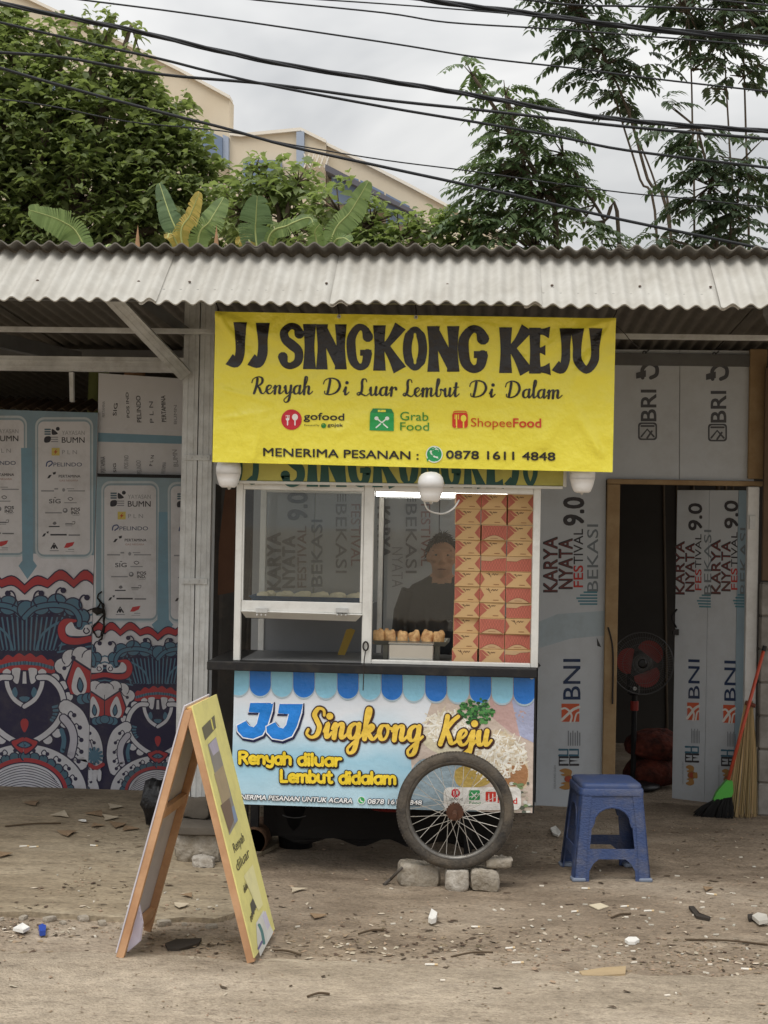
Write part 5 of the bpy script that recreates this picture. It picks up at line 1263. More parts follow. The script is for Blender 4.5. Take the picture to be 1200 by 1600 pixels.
# shopee food
py_.rrect(*Z4(703,318), *Z4(747,361), 4, (222,60,34)); py_.stroke([Z4(715,326),Z4(715,361)], 2.2, YEL, sm=0)
for q in (-5, 0, 5): py_.stroke([Z4(716+q,324),Z4(716+q,336)], 1.2, YEL, sm=0)
py_.ell(*Z4(735,334), 4.4, 5.4, YEL, 12); py_.stroke([Z4(735,340),Z4(735,361)], 2.2, YEL, sm=0); py_.stroke([Z4(706,317),Z4(712,314),Z4(738,314),Z4(744,317)], 1.2, (222,60,34))
py_.text('Shopee', Z4(756,357), Z4(872,359), (0,-14), (214,84,30), .0); py_.text('Food', Z4(876,359), Z4(955,360), (0,-14.5), (214,66,28), .022)
py_.text('MENERIMA PESANAN :', Z4(167,441), Z4(607,451), (0,-13.2), BK, .024); py_.text('0878 1611 4848', Z4(686,448), Z4(995,454), (0,-13.2), BK, .028)
py_.ell(*Z4(652,436), 13.2, 13.2, (236,244,236), 24); py_.ell(*Z4(652,436), 11.6, 11.6, (40,158,92), 24); py_.stroke([Z4(642,428),Z4(647,439),Z4(661,446)], [3.6,2.2,3.6], (240,246,238)); py_.poly([Z4(*p) for p in ((630,448),(640,446),(632,458))], (40,158,92))
py_.build('print', ban)
part('eyelets', lambda b: eyelets(b, ((343,492),(530,495),(650,496),(955,503)), YY_), steel, ban)
def ropes(b):
    for p, q in (((343,492),(336,480)), ((530,495),(526,482)), ((650,496),(648,484)), ((955,503),(966,488))):
        a = at(*p, YY_-.012); c = at(*q, 6.99); c.z = max(c.z, ez+.06); b.tube([a, (a+c)/2+Vector((.004, -.004, 0)), c], .003, 6)
    a = at(958,505,YY_); b.tube(catmull([a, at(975,520,YY_-.01), at(985,532,YY_-.01), at(1000,545,YY_)], 4), .002, 5)
part('tie_cords', ropes, cordm, ban)
# ------------------------------------------------------------------ bulbs below the banner
bulbm = mat('milky_bulb', (232,233,234), .35, spec=.5, var=(6, .15, (215,214,212))); bulbw = mat('bulb_body', (238,238,238), .4)
for (x, y, Y, lab) in ((357, 740, 7.035, 'white capsule bulb below the left corner of the yellow banner'), (673, 762, 6.87, 'white capsule bulb in front of the middle of the yellow banner'), (910, 748, 7.035, 'white capsule bulb below the right corner of the yellow banner')):
    p = at(x, y, Y); o = thing('lamp_bulb', lab, 'bulb', p, 0, 'bulbs along the yellow banner')
    part('diffuser', lambda b: b.lathe([(.058,.0),(.058,.028),(.053,.046),(.042,.060),(.024,.069),(.0,.072)], 28), bulbm, o, False, True)
    part('housing', lambda b: b.lathe([(.0,-.064),(.03,-.064),(.040,-.056),(.050,-.03),(.056,-.002),(.0585,-.001)], 28), bulbw, o, False, True)
    ln = YF-Y
    part('arm', lambda b: b.tube([(0, 0, -.06), (0, .02, -.068), (0, ln*.6, -.066), (0, ln+.0, -.02 if ln < .1 else -.03)], .006, 8), whitem, o, False)
    if Y < 6.9: part('cable', lambda b: b.tube(catmull([(-.03,.05,-.06),(-.01,.06,-.10),(.05,.09,-.115),(.10,.14,-.09),(.125,.2,-.05)], 5), .004, 6), whitem, o, False)
# ------------------------------------------------------------------ snack boxes
kraft = mat('kraft_card', (208,174,126), .75, var=(6, .3, (192,154,106))); KR, RD, DKB = (200,168,128), (178,102,86), (84,56,42)
BW, BH, BD = .1195, (at(790,772,7.26).z-(zc+.002))/11.0, .17
def box_print(kind):
    p = Print(lambda u, v: Vector((u, 0, v)), NF, 'paper', base=.0006, step=3e-5)
    w_, h_ = BW/2-.0015, BH-.0035
    def tri(q, seed):
        p.poly(q, RD)
        cx_ = sum(a[0] for a in q)/len(q); cy_ = sum(a[1] for a in q)/len(q)
        for i in range(3):
            for sg in (-1, 1):
                t = .25+.25*i; a = (q[0][0]+(q[1][0]-q[0][0])*t, q[0][1]+(q[1][1]-q[0][1])*t); p.stroke([a, (a[0]*.45+cx_*.55, a[1]*.45+cy_*.55+sg*.004)], .0009, (226,128,108), sm=0, cap=False)
    def diam():
        p.rect(-w_, .003, w_, h_, RD)
        for i in range(9):
            x = -w_+.006+i*(2*w_-.012)/8
            for sg in (-1, 1): p.stroke([(x, .004), (max(-w_, min(w_, x+sg*.032)), h_-.001)], .0009, (226,132,114), sm=0, cap=False)
    def scrib(x, y, s):
        p.stroke([(x-.016*s,y+.006*s),(x-.006*s,y+.001*s),(x-.010*s,y+.008*s),(x-.002*s,y-.006*s)], .0024, DKB); p.stroke([(x,y),(x+.005*s,y+.005*s),(x+.008*s,y),(x+.012*s,y+.005*s),(x+.016*s,y+.001*s),(x+.020*s,y+.005*s)], .0024, DKB)
    if kind in (0, 1):
        tri([(-w_,.006),(-w_,h_),(-w_*.42 if kind == 0 else -w_*.66,h_*.52)], 1); tri([(w_,.006),(w_,h_),(w_*.56,h_*.5)], 2)
        if kind == 0: p.poly([(-w_,h_),(-w_*.72,h_),(-w_*.2,h_*.62),(-w_*.45,h_*.62)], RD)
        scrib(-.006, h_*.80, 1.0 if kind == 0 else 1.5); p.rect(w_*.05, h_*.15, w_*.5, h_*.20, (150,104,70))
    elif kind == 2:
        diam(); p.poly([(-w_*.85, .003)]+[(-w_*.85+1.7*w_*i/10, .003+h_*.30*math.sin(math.pi*i/10)) for i in range(11)], KR); p.stroke([(-w_*.9, .006)]+[(-w_*.85+1.7*w_*i/10, .004+h_*.31*math.sin(math.pi*i/10)) for i in range(11)], .0014, (120,56,44), sm=0); p.rect(-w_*.3, .009, w_*.3, .0115, (150,104,70))
    else:
        diam(); p.poly([(-w_,h_*.72),(-w_*.2,h_*.70),(w_*.2,h_*.86),(w_,h_*.92),(w_,h_),(-w_,h_)], KR); p.stroke([(-w_,h_*.72),(-w_*.2,h_*.70),(w_*.2,h_*.86),(w_,h_*.92)], .0012, (120,56,44), sm=0)
    o = p.mb.build('print_source', None); me = o.data; bpy.data.objects.remove(o); return me
BP = [box_print(i) for i in range(4)]
bb_ = MB(); bb_.cbox((-BW/2+.0008, 0, .0004), (BW/2-.0008, BD, BH-.0006), .0012)
src = bb_.build('snack_box', kraft); bodym = src.data; bpy.data.objects.remove(src)
rowsk = ["00000000001", "00203110220", "00003023123"]      # top to bottom, left, middle, right stack
xcol = [at(730,900,7.24).x, at(770.5,900,7.24).x, at(811,900,7.24).x]
ordn = ['top', 'second', 'third', 'fourth', 'fifth', 'sixth', 'seventh', 'eighth', 'ninth', 'tenth', 'bottom']
look = ['kraft snack box with red corners', 'kraft snack box with bold scribble', 'red snack box with kraft foot', 'red snack box with kraft top edge']
for c_ in range(3):
    for r_ in range(11):
        k = int(rowsk[c_][r_]); o = bpy.data.objects.new('snack_box', bodym); COL.objects.link(o)
        o.location = (xcol[c_]+random.uniform(-.002,.002)-(.004 if r_ == 10 and c_ == 0 else 0), 7.235+random.uniform(-.010,.008)-(.006 if r_ == 10 else 0), zc+.0015+(10-r_)*BH)
        o.rotation_euler = (0, 0, random.uniform(-.06, .06))
        tag(o, '%s, %s %sof %s stack' % (look[k], ordn[r_], '' if r_ in (0, 10) else 'from top ', ('left', 'middle', 'right')[c_]), 'box', 'snack boxes stacked in the cart window')
        q = bpy.data.objects.new('print', BP[k]); COL.objects.link(q); q.parent = o
# ------------------------------------------------------------------ trays and food
traym = mat('dull_tray_metal', (150,150,140), .35, .6, var=(6, .4, (120,116,104)))
t0, t1 = at(581,1000,7.3), at(702,1003,7.3); zty = at(640,1001,7.3).z
tray = thing('metal_tray', 'shallow metal tray of fried cassava beside the snack boxes', 'tray', ((t0.x+t1.x)/2, 7.4, zc))
tw = (t1.x-t0.x)/2
part('pan', lambda b: loft(b, [[Vector((x, y, zty-zc-.022)) for x, y in ((-tw+.02,-.12),(tw-.02,-.12),(tw-.02,.12),(-tw+.02,.12))], [Vector((x, y, zty-zc)) for x, y in ((-tw,-.14),(tw,-.14),(tw,.14),(-tw,.14))], [Vector((x, y, zty-zc-.002)) for x, y in ((-tw+.008,-.132),(tw-.008,-.132),(tw-.008,.132),(-tw+.008,.132))], [Vector((x, y, zty-zc-.018)) for x, y in ((-tw+.024,-.118),(tw-.024,-.118),(tw-.024,.118),(-tw+.024,.118))]]), traym, tray, False, False)
for sx_ in (-1, 1):
    part('stand', lambda b: b.box((sx_*(tw-.06)-.012, .0, .0005), (sx_*(tw-.06)+.012, .12, zty-zc-.022)), traym, tray, False)
friedm = mat('fried_cassava', (224,186,132), .7, var=(26, .95, (146,88,44)), bump=(40, .5, .006), dirt=(9, .4, (236,214,160)))
for i, x in enumerate((593,610,629,649,667,685)):
    p = at(x, 996, 7.32); b = MB(); rr = .0275
    b.smooth = True; prof = []
    n = 12; vs = []; fs = []
    for j, (z, k) in enumerate(((-.0,.80),(.006,.98),(.03,1.02),(.052,.98),(.060,.80),(.061,.3))):
        for a in range(n):
            an = 2*math.pi*a/n; q = k*(1+.34*noise.noise((math.cos(an)*1.5+i*4, math.sin(an)*1.5, z*30))); vs.append((rr*q*math.cos(an), rr*q*math.sin(an), z*(1+.35*noise.noise((math.cos(an)*1.2, i*2.2, math.sin(an))))+.004*noise.noise((an, i*2.2, z*50))))
    for j in range(5):
        for a in range(n): fs.append((j*n+a, j*n+(a+1) % n, (j+1)*n+(a+1) % n, (j+1)*n+a))
    fs.append(tuple(5*n+a for a in range(n))); b.add(vs, fs); o = b.build('fried_cassava', friedm)
    o.location = (p.x, 7.32, zty-.017); o.rotation_euler = (random.uniform(-.1,.1), random.uniform(-.12,.12), random.uniform(0, 6)); o.scale = (1, 1, .9+random.random()*.15)
    tag(o, 'golden fried cassava piece, %s from the left on the metal tray' % ['first', 'second', 'third', 'fourth', 'fifth', 'sixth'][i], 'fried cassava', 'fried cassava pieces on the tray')
s0, s1 = at(607,1033,7.2), at(677,1006,7.2)
sbx = thing('metal_box', 'shiny square metal box standing below the fried cassava tray', 'box', ((s0.x+s1.x)/2, 7.22, zc))
hw_ = (s1.x-s0.x)/2; hh = s1.z-zc-.006
shiny = mat('brushed_steel', (214,214,210), .22, .9, var=(12, .2))
part('body', lambda b: b.cbox((-hw_, -.02, .0005), (hw_, .10, hh), .004), shiny, sbx, False)
part('lid', lambda b: b.cbox((-hw_-.003, -.023, hh+.0004), (hw_+.003, .103, hh+.008), .003), shiny, sbx, False)
YT = 7.42
q0, q1 = at(394,934,YT), at(572,934,YT); zsh = at(480,940,YT).z
shf = part('shelf_glass', lambda b: b.box((XL+.03, 7.26, zsh-.008), (XM, 7.66, zsh-.001)), glass_f, cart)
bt = thing('blue_tray', 'blue plastic tray with rows of white dough on the cart shelf', 'tray', ((q0.x+q1.x)/2, YT+.06, zsh))
hw_ = (q1.x-q0.x)/2
bluet = mat('blue_tray_plastic', (62,104,140), .45)
part('pan', lambda b: loft(b, [[Vector((sx_*(hw_-.02), sy_*.15, .0005)) for sx_, sy_ in ((-1,-1),(1,-1),(1,1),(-1,1))], [Vector((sx_*hw_, sy_*.17, .028)) for sx_, sy_ in ((-1,-1),(1,-1),(1,1),(-1,1))], [Vector((sx_*(hw_-.008), sy_*.162, .028)) for sx_, sy_ in ((-1,-1),(1,-1),(1,1),(-1,1))], [Vector((sx_*(hw_-.026), sy_*.145, .006)) for sx_, sy_ in ((-1,-1),(1,-1),(1,1),(-1,1))]]), bluet, bt, False, False)
doughm = mat('white_dough', (236,226,196), .7, var=(14, .4, (220,200,160)), bump=(30, .3, .004))
k = 0
for j in range(2):
    for i in range(6):
        b = MB(); blob(b, (0, 0, .016), (.036, .03, .02), i*3+j, 12, amp=.3); o = b.build('cassava_dough', doughm); o.location = (bt.location.x-hw_+.06+i*(2*hw_-.12)/5+.01*j, YT-.01+j*.13, zsh+.009)
        tag(o, 'soft white cassava lump in the %s row of the blue tray, %s from left' % (('front', 'back')[j], ['first', 'second', 'third', 'fourth', 'fifth', 'sixth'][i]), 'cassava', 'white cassava lumps on the blue tray'); k += 1
tag(part('wooden_paddle', lambda b: b.prism([at(*p, 7.55) for p in ((525,1030),(536,1030),(555,985),(548,982),(541,984))], (0, .012, 0)), mat('yellowed_wood', (176,146,62), .6, var=(6, .4)), None, False), 'yellowed flat wooden paddle leaning inside the lower cart opening', 'paddle')
# ------------------------------------------------------------------ the vendor
pm = MB(); PX, PYv = -.185, 8.18
V = lambda x, y, z: (PX+x, PYv+y, z)
def ellip(b, c, r, n=18, m=12):
    vs = [(c[0]+r[0]*math.sin(math.pi*i/m)*math.cos(2*math.pi*j/n), c[1]+r[1]*math.sin(math.pi*i/m)*math.sin(2*math.pi*j/n), c[2]+r[2]*math.cos(math.pi*i/m)) for i in range(m+1) for j in range(n)]
    b.add(vs, [(i*n+j, (i+1)*n+j, (i+1)*n+(j+1) % n, i*n+(j+1) % n) for i in range(m) for j in range(n)])
HZ = 1.492
ellip(pm, V(0, 0, HZ+.012), (.073, .090, .098)); ellip(pm, V(0, -.022, HZ-.052), (.056, .066, .060)); ellip(pm, V(0, -.045, HZ-.088), (.030, .036, .024))
pm.tube([V(0, -.088, HZ+.012), V(0, -.104, HZ-.02), V(0, -.108, HZ-.030)], [.009, .013, .012], 8); ellip(pm, V(-.013, -.094, HZ-.031), (.010, .012, .008)); ellip(pm, V(.013, -.094, HZ-.031), (.010, .012, .008))
ellip(pm, V(0, -.082, HZ+.036), (.056, .016, .012)); ellip(pm, V(0, -.084, HZ-.062), (.026, .014, .008)); ellip(pm, V(0, -.082, HZ-.073), (.022, .014, .008))
for s_ in (-1, 1):
    ellip(pm, V(s_*.076, .008, HZ-.004), (.010, .020, .032)); ellip(pm, V(s_*.045, -.066, HZ-.012), (.024, .020, .018))
pm.tube([V(0, .012, HZ-.07), V(0, .018, HZ-.15), V(0, .02, HZ-.19)], [.054, .056, .075], 14)
tor = [(1.392,.062,.058,.02),(1.365,.105,.075,.02),(1.335,.165,.09,.02),(1.28,.188,.10,.015),(1.18,.175,.112,.0),(1.05,.16,.108,0),(.93,.158,.105,0),(.84,.165,.11,.0),(.77,.165,.11,0)]
n = 24; vs = []
for (z, rx_, ry_, yo) in tor:
    for j in range(n): a = 2*math.pi*j/n; vs.append(V(rx_*math.cos(a), yo+ry_*math.sin(a), z))
pm.add(vs, [(i*n+(j+1) % n, i*n+j, (i+1)*n+j, (i+1)*n+(j+1) % n) for i in range(len(tor)-1) for j in range(n)]+[tuple(range(n)), tuple((len(tor)-1)*n+j for j in range(n))[::-1]])
hands = []
for s_ in (-1, 1):
    pm.tube([V(s_*.160, .015, 1.305), V(s_*.205, .02, 1.19), V(s_*.225, .01, 1.03)], [.058, .052, .043], 12)
    el = V(s_*.225, .01, 1.02); wr = V(s_*.13, -.21, .985)
    pm.tube([V(s_*.225, .015, 1.04), V(s_*.2, -.08, 1.0), wr], [.043, .040, .027], 12)
    pm.tube([wr, V(s_*.105, -.255, .982), V(s_*.09, -.285, .98)], [.027, .036, .033], 10)
    for f in range(4):
        bx_ = s_*(.118-.019*f)-.0; b0 = (bx_, -.285-.004*(1 if f in (1, 2) else 0), .982); L_ = (.058, .070, .066, .05)[f]
        pm.tube([V(*b0), V(b0[0]-s_*.006, b0[1]-L_*.5, .978), V(b0[0]-s_*.009, b0[1]-L_*.85, .965), V(b0[0]-s_*.009, b0[1]-L_, .952)], [.0105, .0095, .0085, .007], 8)
    pm.tube([V(s_*.09, -.235, .98), V(s_*.055, -.265, .972), V(s_*.045, -.295, .962)], [.014, .0115, .009], 8)
    pm.tube([V(s_*.088, 0, .82), V(s_*.095, -.005, .65), V(s_*.10, -.01, .47), V(s_*.10, .0, .35), V(s_*.10, .015, .10)], [.092, .084, .062, .060, .042], 14)
    pm.tube([V(s_*.10, .02, .06), V(s_*.105, -.05, .045), V(s_*.115, -.16, .035)], [.042, .044, .032], 10)
o = pm.build('body', None)
md = o.modifiers.new('r', 'REMESH'); md.mode = 'VOXEL'; md.voxel_size = .0075
md2 = o.modifiers.new('s', 'SMOOTH'); md2.iterations = 4; md2.factor = .5
dg = bpy.context.evaluated_depsgraph_get(); me = bpy.data.meshes.new_from_object(o.evaluated_get(dg)); bpy.data.objects.remove(o)
skin = mat('skin', (204,156,124), .55, var=(9, .25, (138,92,66))); shirt = mat('dark_shirt', (62,66,70), .85, var=(7, .4, (36,40,44)), bump=(14, .5, .02)); trous = mat('dark_trousers', (44,46,60), .85, bump=(14, .4, .02)); shoe = mat('sandal', (40,34,30), .7)
me.materials.clear()
for m_ in (skin, shirt, trous, shoe): me.materials.append(m_)
me.polygons.foreach_set('use_smooth', [True]*len(me.polygons))
for p in me.polygons:
    c = p.center; x, y, z = c.x-PX, c.y-PYv, c.z
    if z > 1.388 - .03*max(0, -y/.1)*(1 if abs(x) < .07 else 0) - .02*(abs(x) < .05): i = 0
    elif z > .80: i = 0 if (y < -.125 or (abs(x) > .185 and z < 1.09)) else 1
    elif z > .09: i = 2
    else: i = 3
    p.material_index = i
ven = thing('person', 'vendor in a dark t-shirt standing behind the cart glass', 'person', (PX, PYv, .0))
me.transform(Matrix.Translation((-PX, -PYv, 0)))
bo = bpy.data.objects.new('body', me); COL.objects.link(bo); bo.parent = ven
hairm = mat('black_hair', (24,22,22), .6, bump=(60, .8, .006))
def hair(b):
    n, m = 28, 12; vs = []; fs = []
    for i in range(m+1):
        for j in range(n):
            ph = 2*math.pi*j/n; front = max(0, -math.sin(ph)); lim = 1.95-1.08*front**.55; th = lim*i/m
            k = 1.055+.03*noise.noise((math.cos(ph)*4, math.sin(ph)*4, th*4))-.05*(i == m)
            vs.append((.073*k*math.sin(th)*math.cos(ph), .090*k*math.sin(th)*math.sin(ph)+.003, HZ+.014+.100*k*math.cos(th)))
    for i in range(m):
        for j in range(n): fs.append((i*n+j, (i+1)*n+j, (i+1)*n+(j+1) % n, i*n+(j+1) % n))
    b.smooth = True; b.add(vs, fs)
ho = part('hair', hair, hairm, ven, False)
def locks(b):
    r_ = random.Random(8)
    for i in range(420):
        ph = r_.uniform(0, 6.283); front = max(0, -math.sin(ph)); th = (1.85-1.0*front**.55)*r_.random()**.6
        d = Vector((math.sin(th)*math.cos(ph), math.sin(th)*math.sin(ph), math.cos(th))); p = Vector((.075*d.x, .092*d.y+.003, HZ+.014+.102*d.z))
        dn_ = Vector((d.x*.4+r_.uniform(-.4,.4), d.y*.4-.25+r_.uniform(-.3,.3), -.7*math.sin(th)+.15)).normalized()
        b.tube([p, p+d*.006+dn_*.012, p+d*.007+dn_*r_.uniform(.018,.034)], [.0035, .003, .0008], 4)
lo_ = part('hair_locks', locks, hairm, ven, False); lo_.parent = ho; lo_['kind'] = 'stuff'
for s_ in (-1, 1):
    part('eye', lambda b: (b.use(mat('eye_white', (150,140,132), .3)), ellip(b, (s_*.030, -.074, HZ+.008), (.012, .009, .006), 10, 8), b.use(mat('iris', (28,20,16), .2)), ellip(b, (s_*.030, -.081, HZ+.008), (.0055, .004, .0055), 8, 6)), None, ven, False)
    part('eyebrow', lambda b: b.tube([(s_*.014, -.088, HZ+.030), (s_*.032, -.088, HZ+.036), (s_*.050, -.078, HZ+.030)], [.003, .004, .002], 6), hairm, ven, False)
part('mouth', lambda b: b.tube([(-.022, -.088, HZ-.067), (0, -.098, HZ-.066), (.022, -.088, HZ-.067)], [.002, .0042, .002], 6), mat('lip', (124,70,62), .5), ven, False)
prp = Print(lambda u, v: Vector((PX+u, PYv-.118, v)), NF, 'paper'); prp.text('w', (.03, 1.150), (.075, 1.150), (0, .018), (150,152,156), .03)
prp.build('shirt_mark', ven)
# ------------------------------------------------------------------ folding A-board
orange = mat('orange_wood', (206,164,126), .65, var=(7, .6, (172,124,88)), bump=(25, .2, .004), dirt=(5, .3, (120,80,50)))
palew = mat('pale_pine', (226,190,130), .7, var=(8, .4, (200,160,100)))
FL, FR = gnd(180, 1503), gnd(398, 1508); FBk = gnd(429, 1463)
dB = (FBk-FR); dB.z = 0; FL.y = FR.y = (FL.y+FR.y)/2
AP = at(294, 1105, FR.y); AP.z += .0
abd = thing('folding_board', 'orange timber folding sandwich board with a yellow print on the road edge', 'sandwich board', ((FL.x+FR.x)/2, FR.y+.2, 0.0))
nb = dB.normalized(); wdt = dB.length
backm = mat('board_back', (206,202,210), .7, var=(5, .3, (160,158,166)))
for sgn, F0, nm in ((-1, FL, 'left'), (1, FR, 'right')):
    A = AP+Vector((sgn*.012, 0, 0)); F = Vector((F0.x, F0.y, .016)); ax_ = (A-F); Ln = ax_.length; ax_.normalize()
    nr = (ax_.cross(nb) if sgn < 0 else nb.cross(ax_)).normalized()      # outward normal of the leaf
    if nr.x*sgn < 0: nr = -nr
    def lb(b, s0_, s1_, t0_, t1_, n0_, n1_):      # box in leaf coordinates: along leaf, across, normal
        vs = [F+ax_*s+nb*t+nr*q for s in (s0_, s1_) for t in (t0_, t1_) for q in (n0_, n1_)]
        fs = [(0,1,3,2),(4,6,7,5),(0,4,5,1),(2,3,7,6),(0,2,6,4),(1,5,7,3)]; c = sum(vs, Vector())/8; out_ = []
        for f in fs:
            nn = (vs[f[1]]-vs[f[0]]).cross(vs[f[2]]-vs[f[0]]); out_.append(f if nn.dot(sum((vs[i] for i in f), Vector())/4-c) > 0 else f[::-1])
        b.add(vs, out_)
    part('rail', lambda b: lb(b, 0, Ln-.012, 0, .026, -.028, 0), orange, abd)
    part('rail', lambda b: lb(b, 0, Ln-.012, wdt-.026, wdt, -.028, 0), orange, abd)
    for s_ in (.06, Ln*.55, Ln-.05): part('crossbar', lambda b: lb(b, s_, s_+.04, .027, wdt-.027, -.024, -.003), orange, abd)
    part('panel', lambda b: lb(b, .015, Ln+.004, -.003, wdt+.003, .0006, .006), backm if sgn < 0 else ink((234,226,146), 'paper'), abd)
    if sgn > 0:
        P0 = F+nr*.006; prb = Print(lambda x, y: onplane(x, y, P0, nr), nr, 'paper', base=.0008)
        ZA = lambda x, y: (150+x*.28763, 1060+y*.2875)
        prb.poly([ZA(*p) for p in ((574,268),(642,200),(652,268),(592,338))], (116,112,92)); prb.stroke([ZA(624,222),ZA(636,276)], 2, (236,226,120), sm=0)
        prb.poly([ZA(*p) for p in ((606,360),(650,318),(770,770),(724,852))], (150,146,140)); prb.poly([ZA(*p) for p in ((612,362),(650,320),(668,392),(636,420))], (186,180,198))
        prb.poly([ZA(*p) for p in ((640,520),(690,470),(730,640),(690,700))], (176,158,128)); prb.poly([ZA(*p) for p in ((676,690),(722,650),(752,760),(722,840))], (128,108,92)); prb.poly([ZA(*p) for p in ((735,700),(748,690),(768,770),(752,790))], (140,158,190))
        for t_, a, c, u_ in (('Renyah', (752,950), (806,882), (-13,-52)), ('diluar', (768,1050), (836,965), (-14,-54)), ('didalam', (806,1170), (836,1112), (-10,-40)), ('0878 1611', (842,1330), (880,1215), (-8,-34))):
            a_, c_, d_ = ZA(*a), ZA(*c), (u_[0]*.2876, u_[1]*.2875); prb.text(t_, a_, c_, d_, (104,98,70), .01)
        prb.poly([ZA(*p) for p in ((836,1225),(872,1150),(882,1215),(848,1292))], (92,92,84))
        prb.poly([ZA(*p) for p in ((868,1330),(908,1260),(962,1380),(890,1512),(874,1440))], (228,228,222)); prb.stroke([ZA(884,1340),ZA(900,1380),ZA(910,1440)], 4.5, (92,140,140)); prb.stroke([ZA(880,1470),ZA(900,1430)], 3, (120,110,160)); prb.poly([ZA(*p) for p in ((900,1290),(918,1262),(944,1340),(930,1370))], (214,210,226))
        prb.poly([ZA(*p) for p in ((800,1075),(850,1010),(905,1230),(880,1265))], (240,234,176))
        prb.build('print', abd)
    else:
        pass
def hcap(b):
    q = AP+Vector((0, 0, .0)); b.prism([q+Vector((-.03, 0, -.012)), q+Vector((-.004, 0, .012)), q+Vector((.022, 0, .004)), q+Vector((0, 0, -.03))], nb*.03)
part('hinge_block', lambda b: b.prism([AP+Vector((-.02,.03,-.03)), AP+Vector((.02,.03,-.03)), AP+Vector((.02,.03,-.005)), AP+Vector((-.02,.03,-.005))], nb*(wdt-.06)), palew, abd)
part('torn_paper', lambda b: b.prism([FL+Vector(p) for p in ((.03,.05,.02),(.075,.06,.06),(.085,.05,.13),(.07,.05,.20),(.045,.05,.11))], (.004, .01, 0)), mat('pale_paper', (214,208,226), .7), abd)
# ------------------------------------------------------------------ bricks and stones
concm = mat('chipped_concrete', (146,136,120), .9, var=(16, .8, (184,176,164)), bump=(35, 1, .016), dirt=(9, .6, (110,100,86)))
def rock(name, lo, hi, seed, m, label, cat, group=None, amp=.012, rz=0, rx=0, ry=0, n=4):
    b = MB(); b.smooth = False; c = (Vector(lo)+Vector(hi))/2; h = (Vector(hi)-Vector(lo))/2; bm = bmesh.new(); bmesh.ops.create_cube(bm, size=2)
    bmesh.ops.subdivide_edges(bm, edges=bm.edges, cuts=n, use_grid_fill=True)
    for v in bm.verts:
        q = v.co.copy(); m_ = sorted(abs(a) for a in q); k = 1-.16*max(0, m_[1]-.7)*2-.08*(m_[0] > .9)
        p = Vector((q.x*h.x, q.y*h.y, q.z*h.z))*k
        d = noise.noise(p*14+Vector((seed*7, 0, 0)))*amp+noise.noise(p*42+Vector((seed, 5, 0)))*amp*.5
        v.co = p+q.normalized()*d
    zmin = min(v.co.z for v in bm.verts)
    me = bpy.data.meshes.new(name); bm.to_mesh(me); bm.free(); me.materials.append(m)
    o = bpy.data.objects.new(name, me); COL.objects.link(o); o.location = c; o.rotation_euler = (rx, ry, rz); autosmooth(o, 38); return tag(o, label, cat, group)
def prock(px0, py0, px1, py1, depth, seed, **k):       # stone whose front bottom touches the ground at py1
    g_ = gnd((px0+px1)/2, py1, k.pop('z', 0)); Y = g_.y; a, c = at(px0, py1, Y), at(px1, py0, Y); h_ = c.z-g_.z-depth*(.028+.0)*1.0
    return rock('stone', (a.x, Y, g_.z-.004), (c.x, Y+depth, max(g_.z+.03, c.z-.012)), seed, **k)
G = 'concrete lumps chocking the wheel'
prock(622, 1347, 686, 1386, .13, 1, m=concm, label='long grey concrete lump left of the cart wheel', cat='stone', group=G, rz=.06, amp=.015)
whit = mat('white_plastered_stone', (190,184,174), .9, var=(16, .8, (140,130,116)), bump=(35, 1, .014))
WB = WC.z-WR
rock('stone', (at(695,1388,6.98).x, 6.97, -.004), (at(732,1388,6.98).x, 7.09, WB+.004), 2, whit, 'pale whitish stone directly under the cart wheel', 'stone', G, amp=.011)
rock('stone', (at(734,1387,6.98).x, 6.975, -.004), (at(779,1387,6.98).x, 7.10, WB+.006), 3, concm, 'grey stone under the wheel right of the pale one', 'stone', G, amp=.015)
rock('stone', (at(759,1360,7.03).x, 7.02, WB+.005), (at(800,1360,7.03).x, 7.13, WB+.052), 4, concm, 'small stone chip lying on top of the right lump', 'stone', G, amp=.012)
tag(part('rag', lambda b: b.tube(catmull([gnd(600,1382,.006), gnd(610,1374,.02), gnd(616,1368,.05), gnd(624,1360,.08), gnd(628,1356,.09)], 4), [.006]*4+[.008]*13 if False else .008, 6), mat('dark_rag', (86,80,74), .9), None, False), 'twisted dark rag hanging off the concrete lump left of the wheel', 'rag')
ps = Vector((pxp(300,1300).x, PY, 0))
rock('stone', (at(271,1360,7.3).x, 7.30, APZ-.006), (at(345,1360,7.3).x, 7.52, .155), 6, concm, 'large rough concrete block at the foot of the steel post', 'stone', 'rubble at the foot of the steel post', amp=.02)
rock('stone', (at(268,1300,7.28).x, 7.27, .152), (at(355,1300,7.28).x, 7.56, .200), 7, mat('dark_slab', (92,85,76), .9, var=(9, .5), bump=(30, .6, .008)), 'thin dark slab lying on the concrete block by the post', 'slab', 'rubble at the foot of the steel post', amp=.012, rz=.1)
rock('stone', (at(283,1298,7.46).x, 7.46, .195), (at(326,1298,7.46).x, 7.52, at(300,1247,7.46).z), 8, mat('dark_slab', (112,104,94)), 'dark upright stone chip leaning on the steel post', 'slab', 'rubble at the foot of the steel post', amp=.014, rx=-.12)
rock('stone', (at(338,1345,7.42).x, 7.42, APZ-.005), (at(372,1345,7.42).x, 7.52, .085), 9, concm, 'small grey stone between the post rubble and folding board', 'stone', 'rubble at the foot of the steel post', amp=.014)
rock('stone', (at(298,1364,7.2).x, 7.2, APZ-.004), (at(332,1364,7.2).x, 7.28, .062), 10, whit, 'broken whitish stone in front of the post rubble', 'stone', 'rubble at the foot of the steel post', amp=.016)
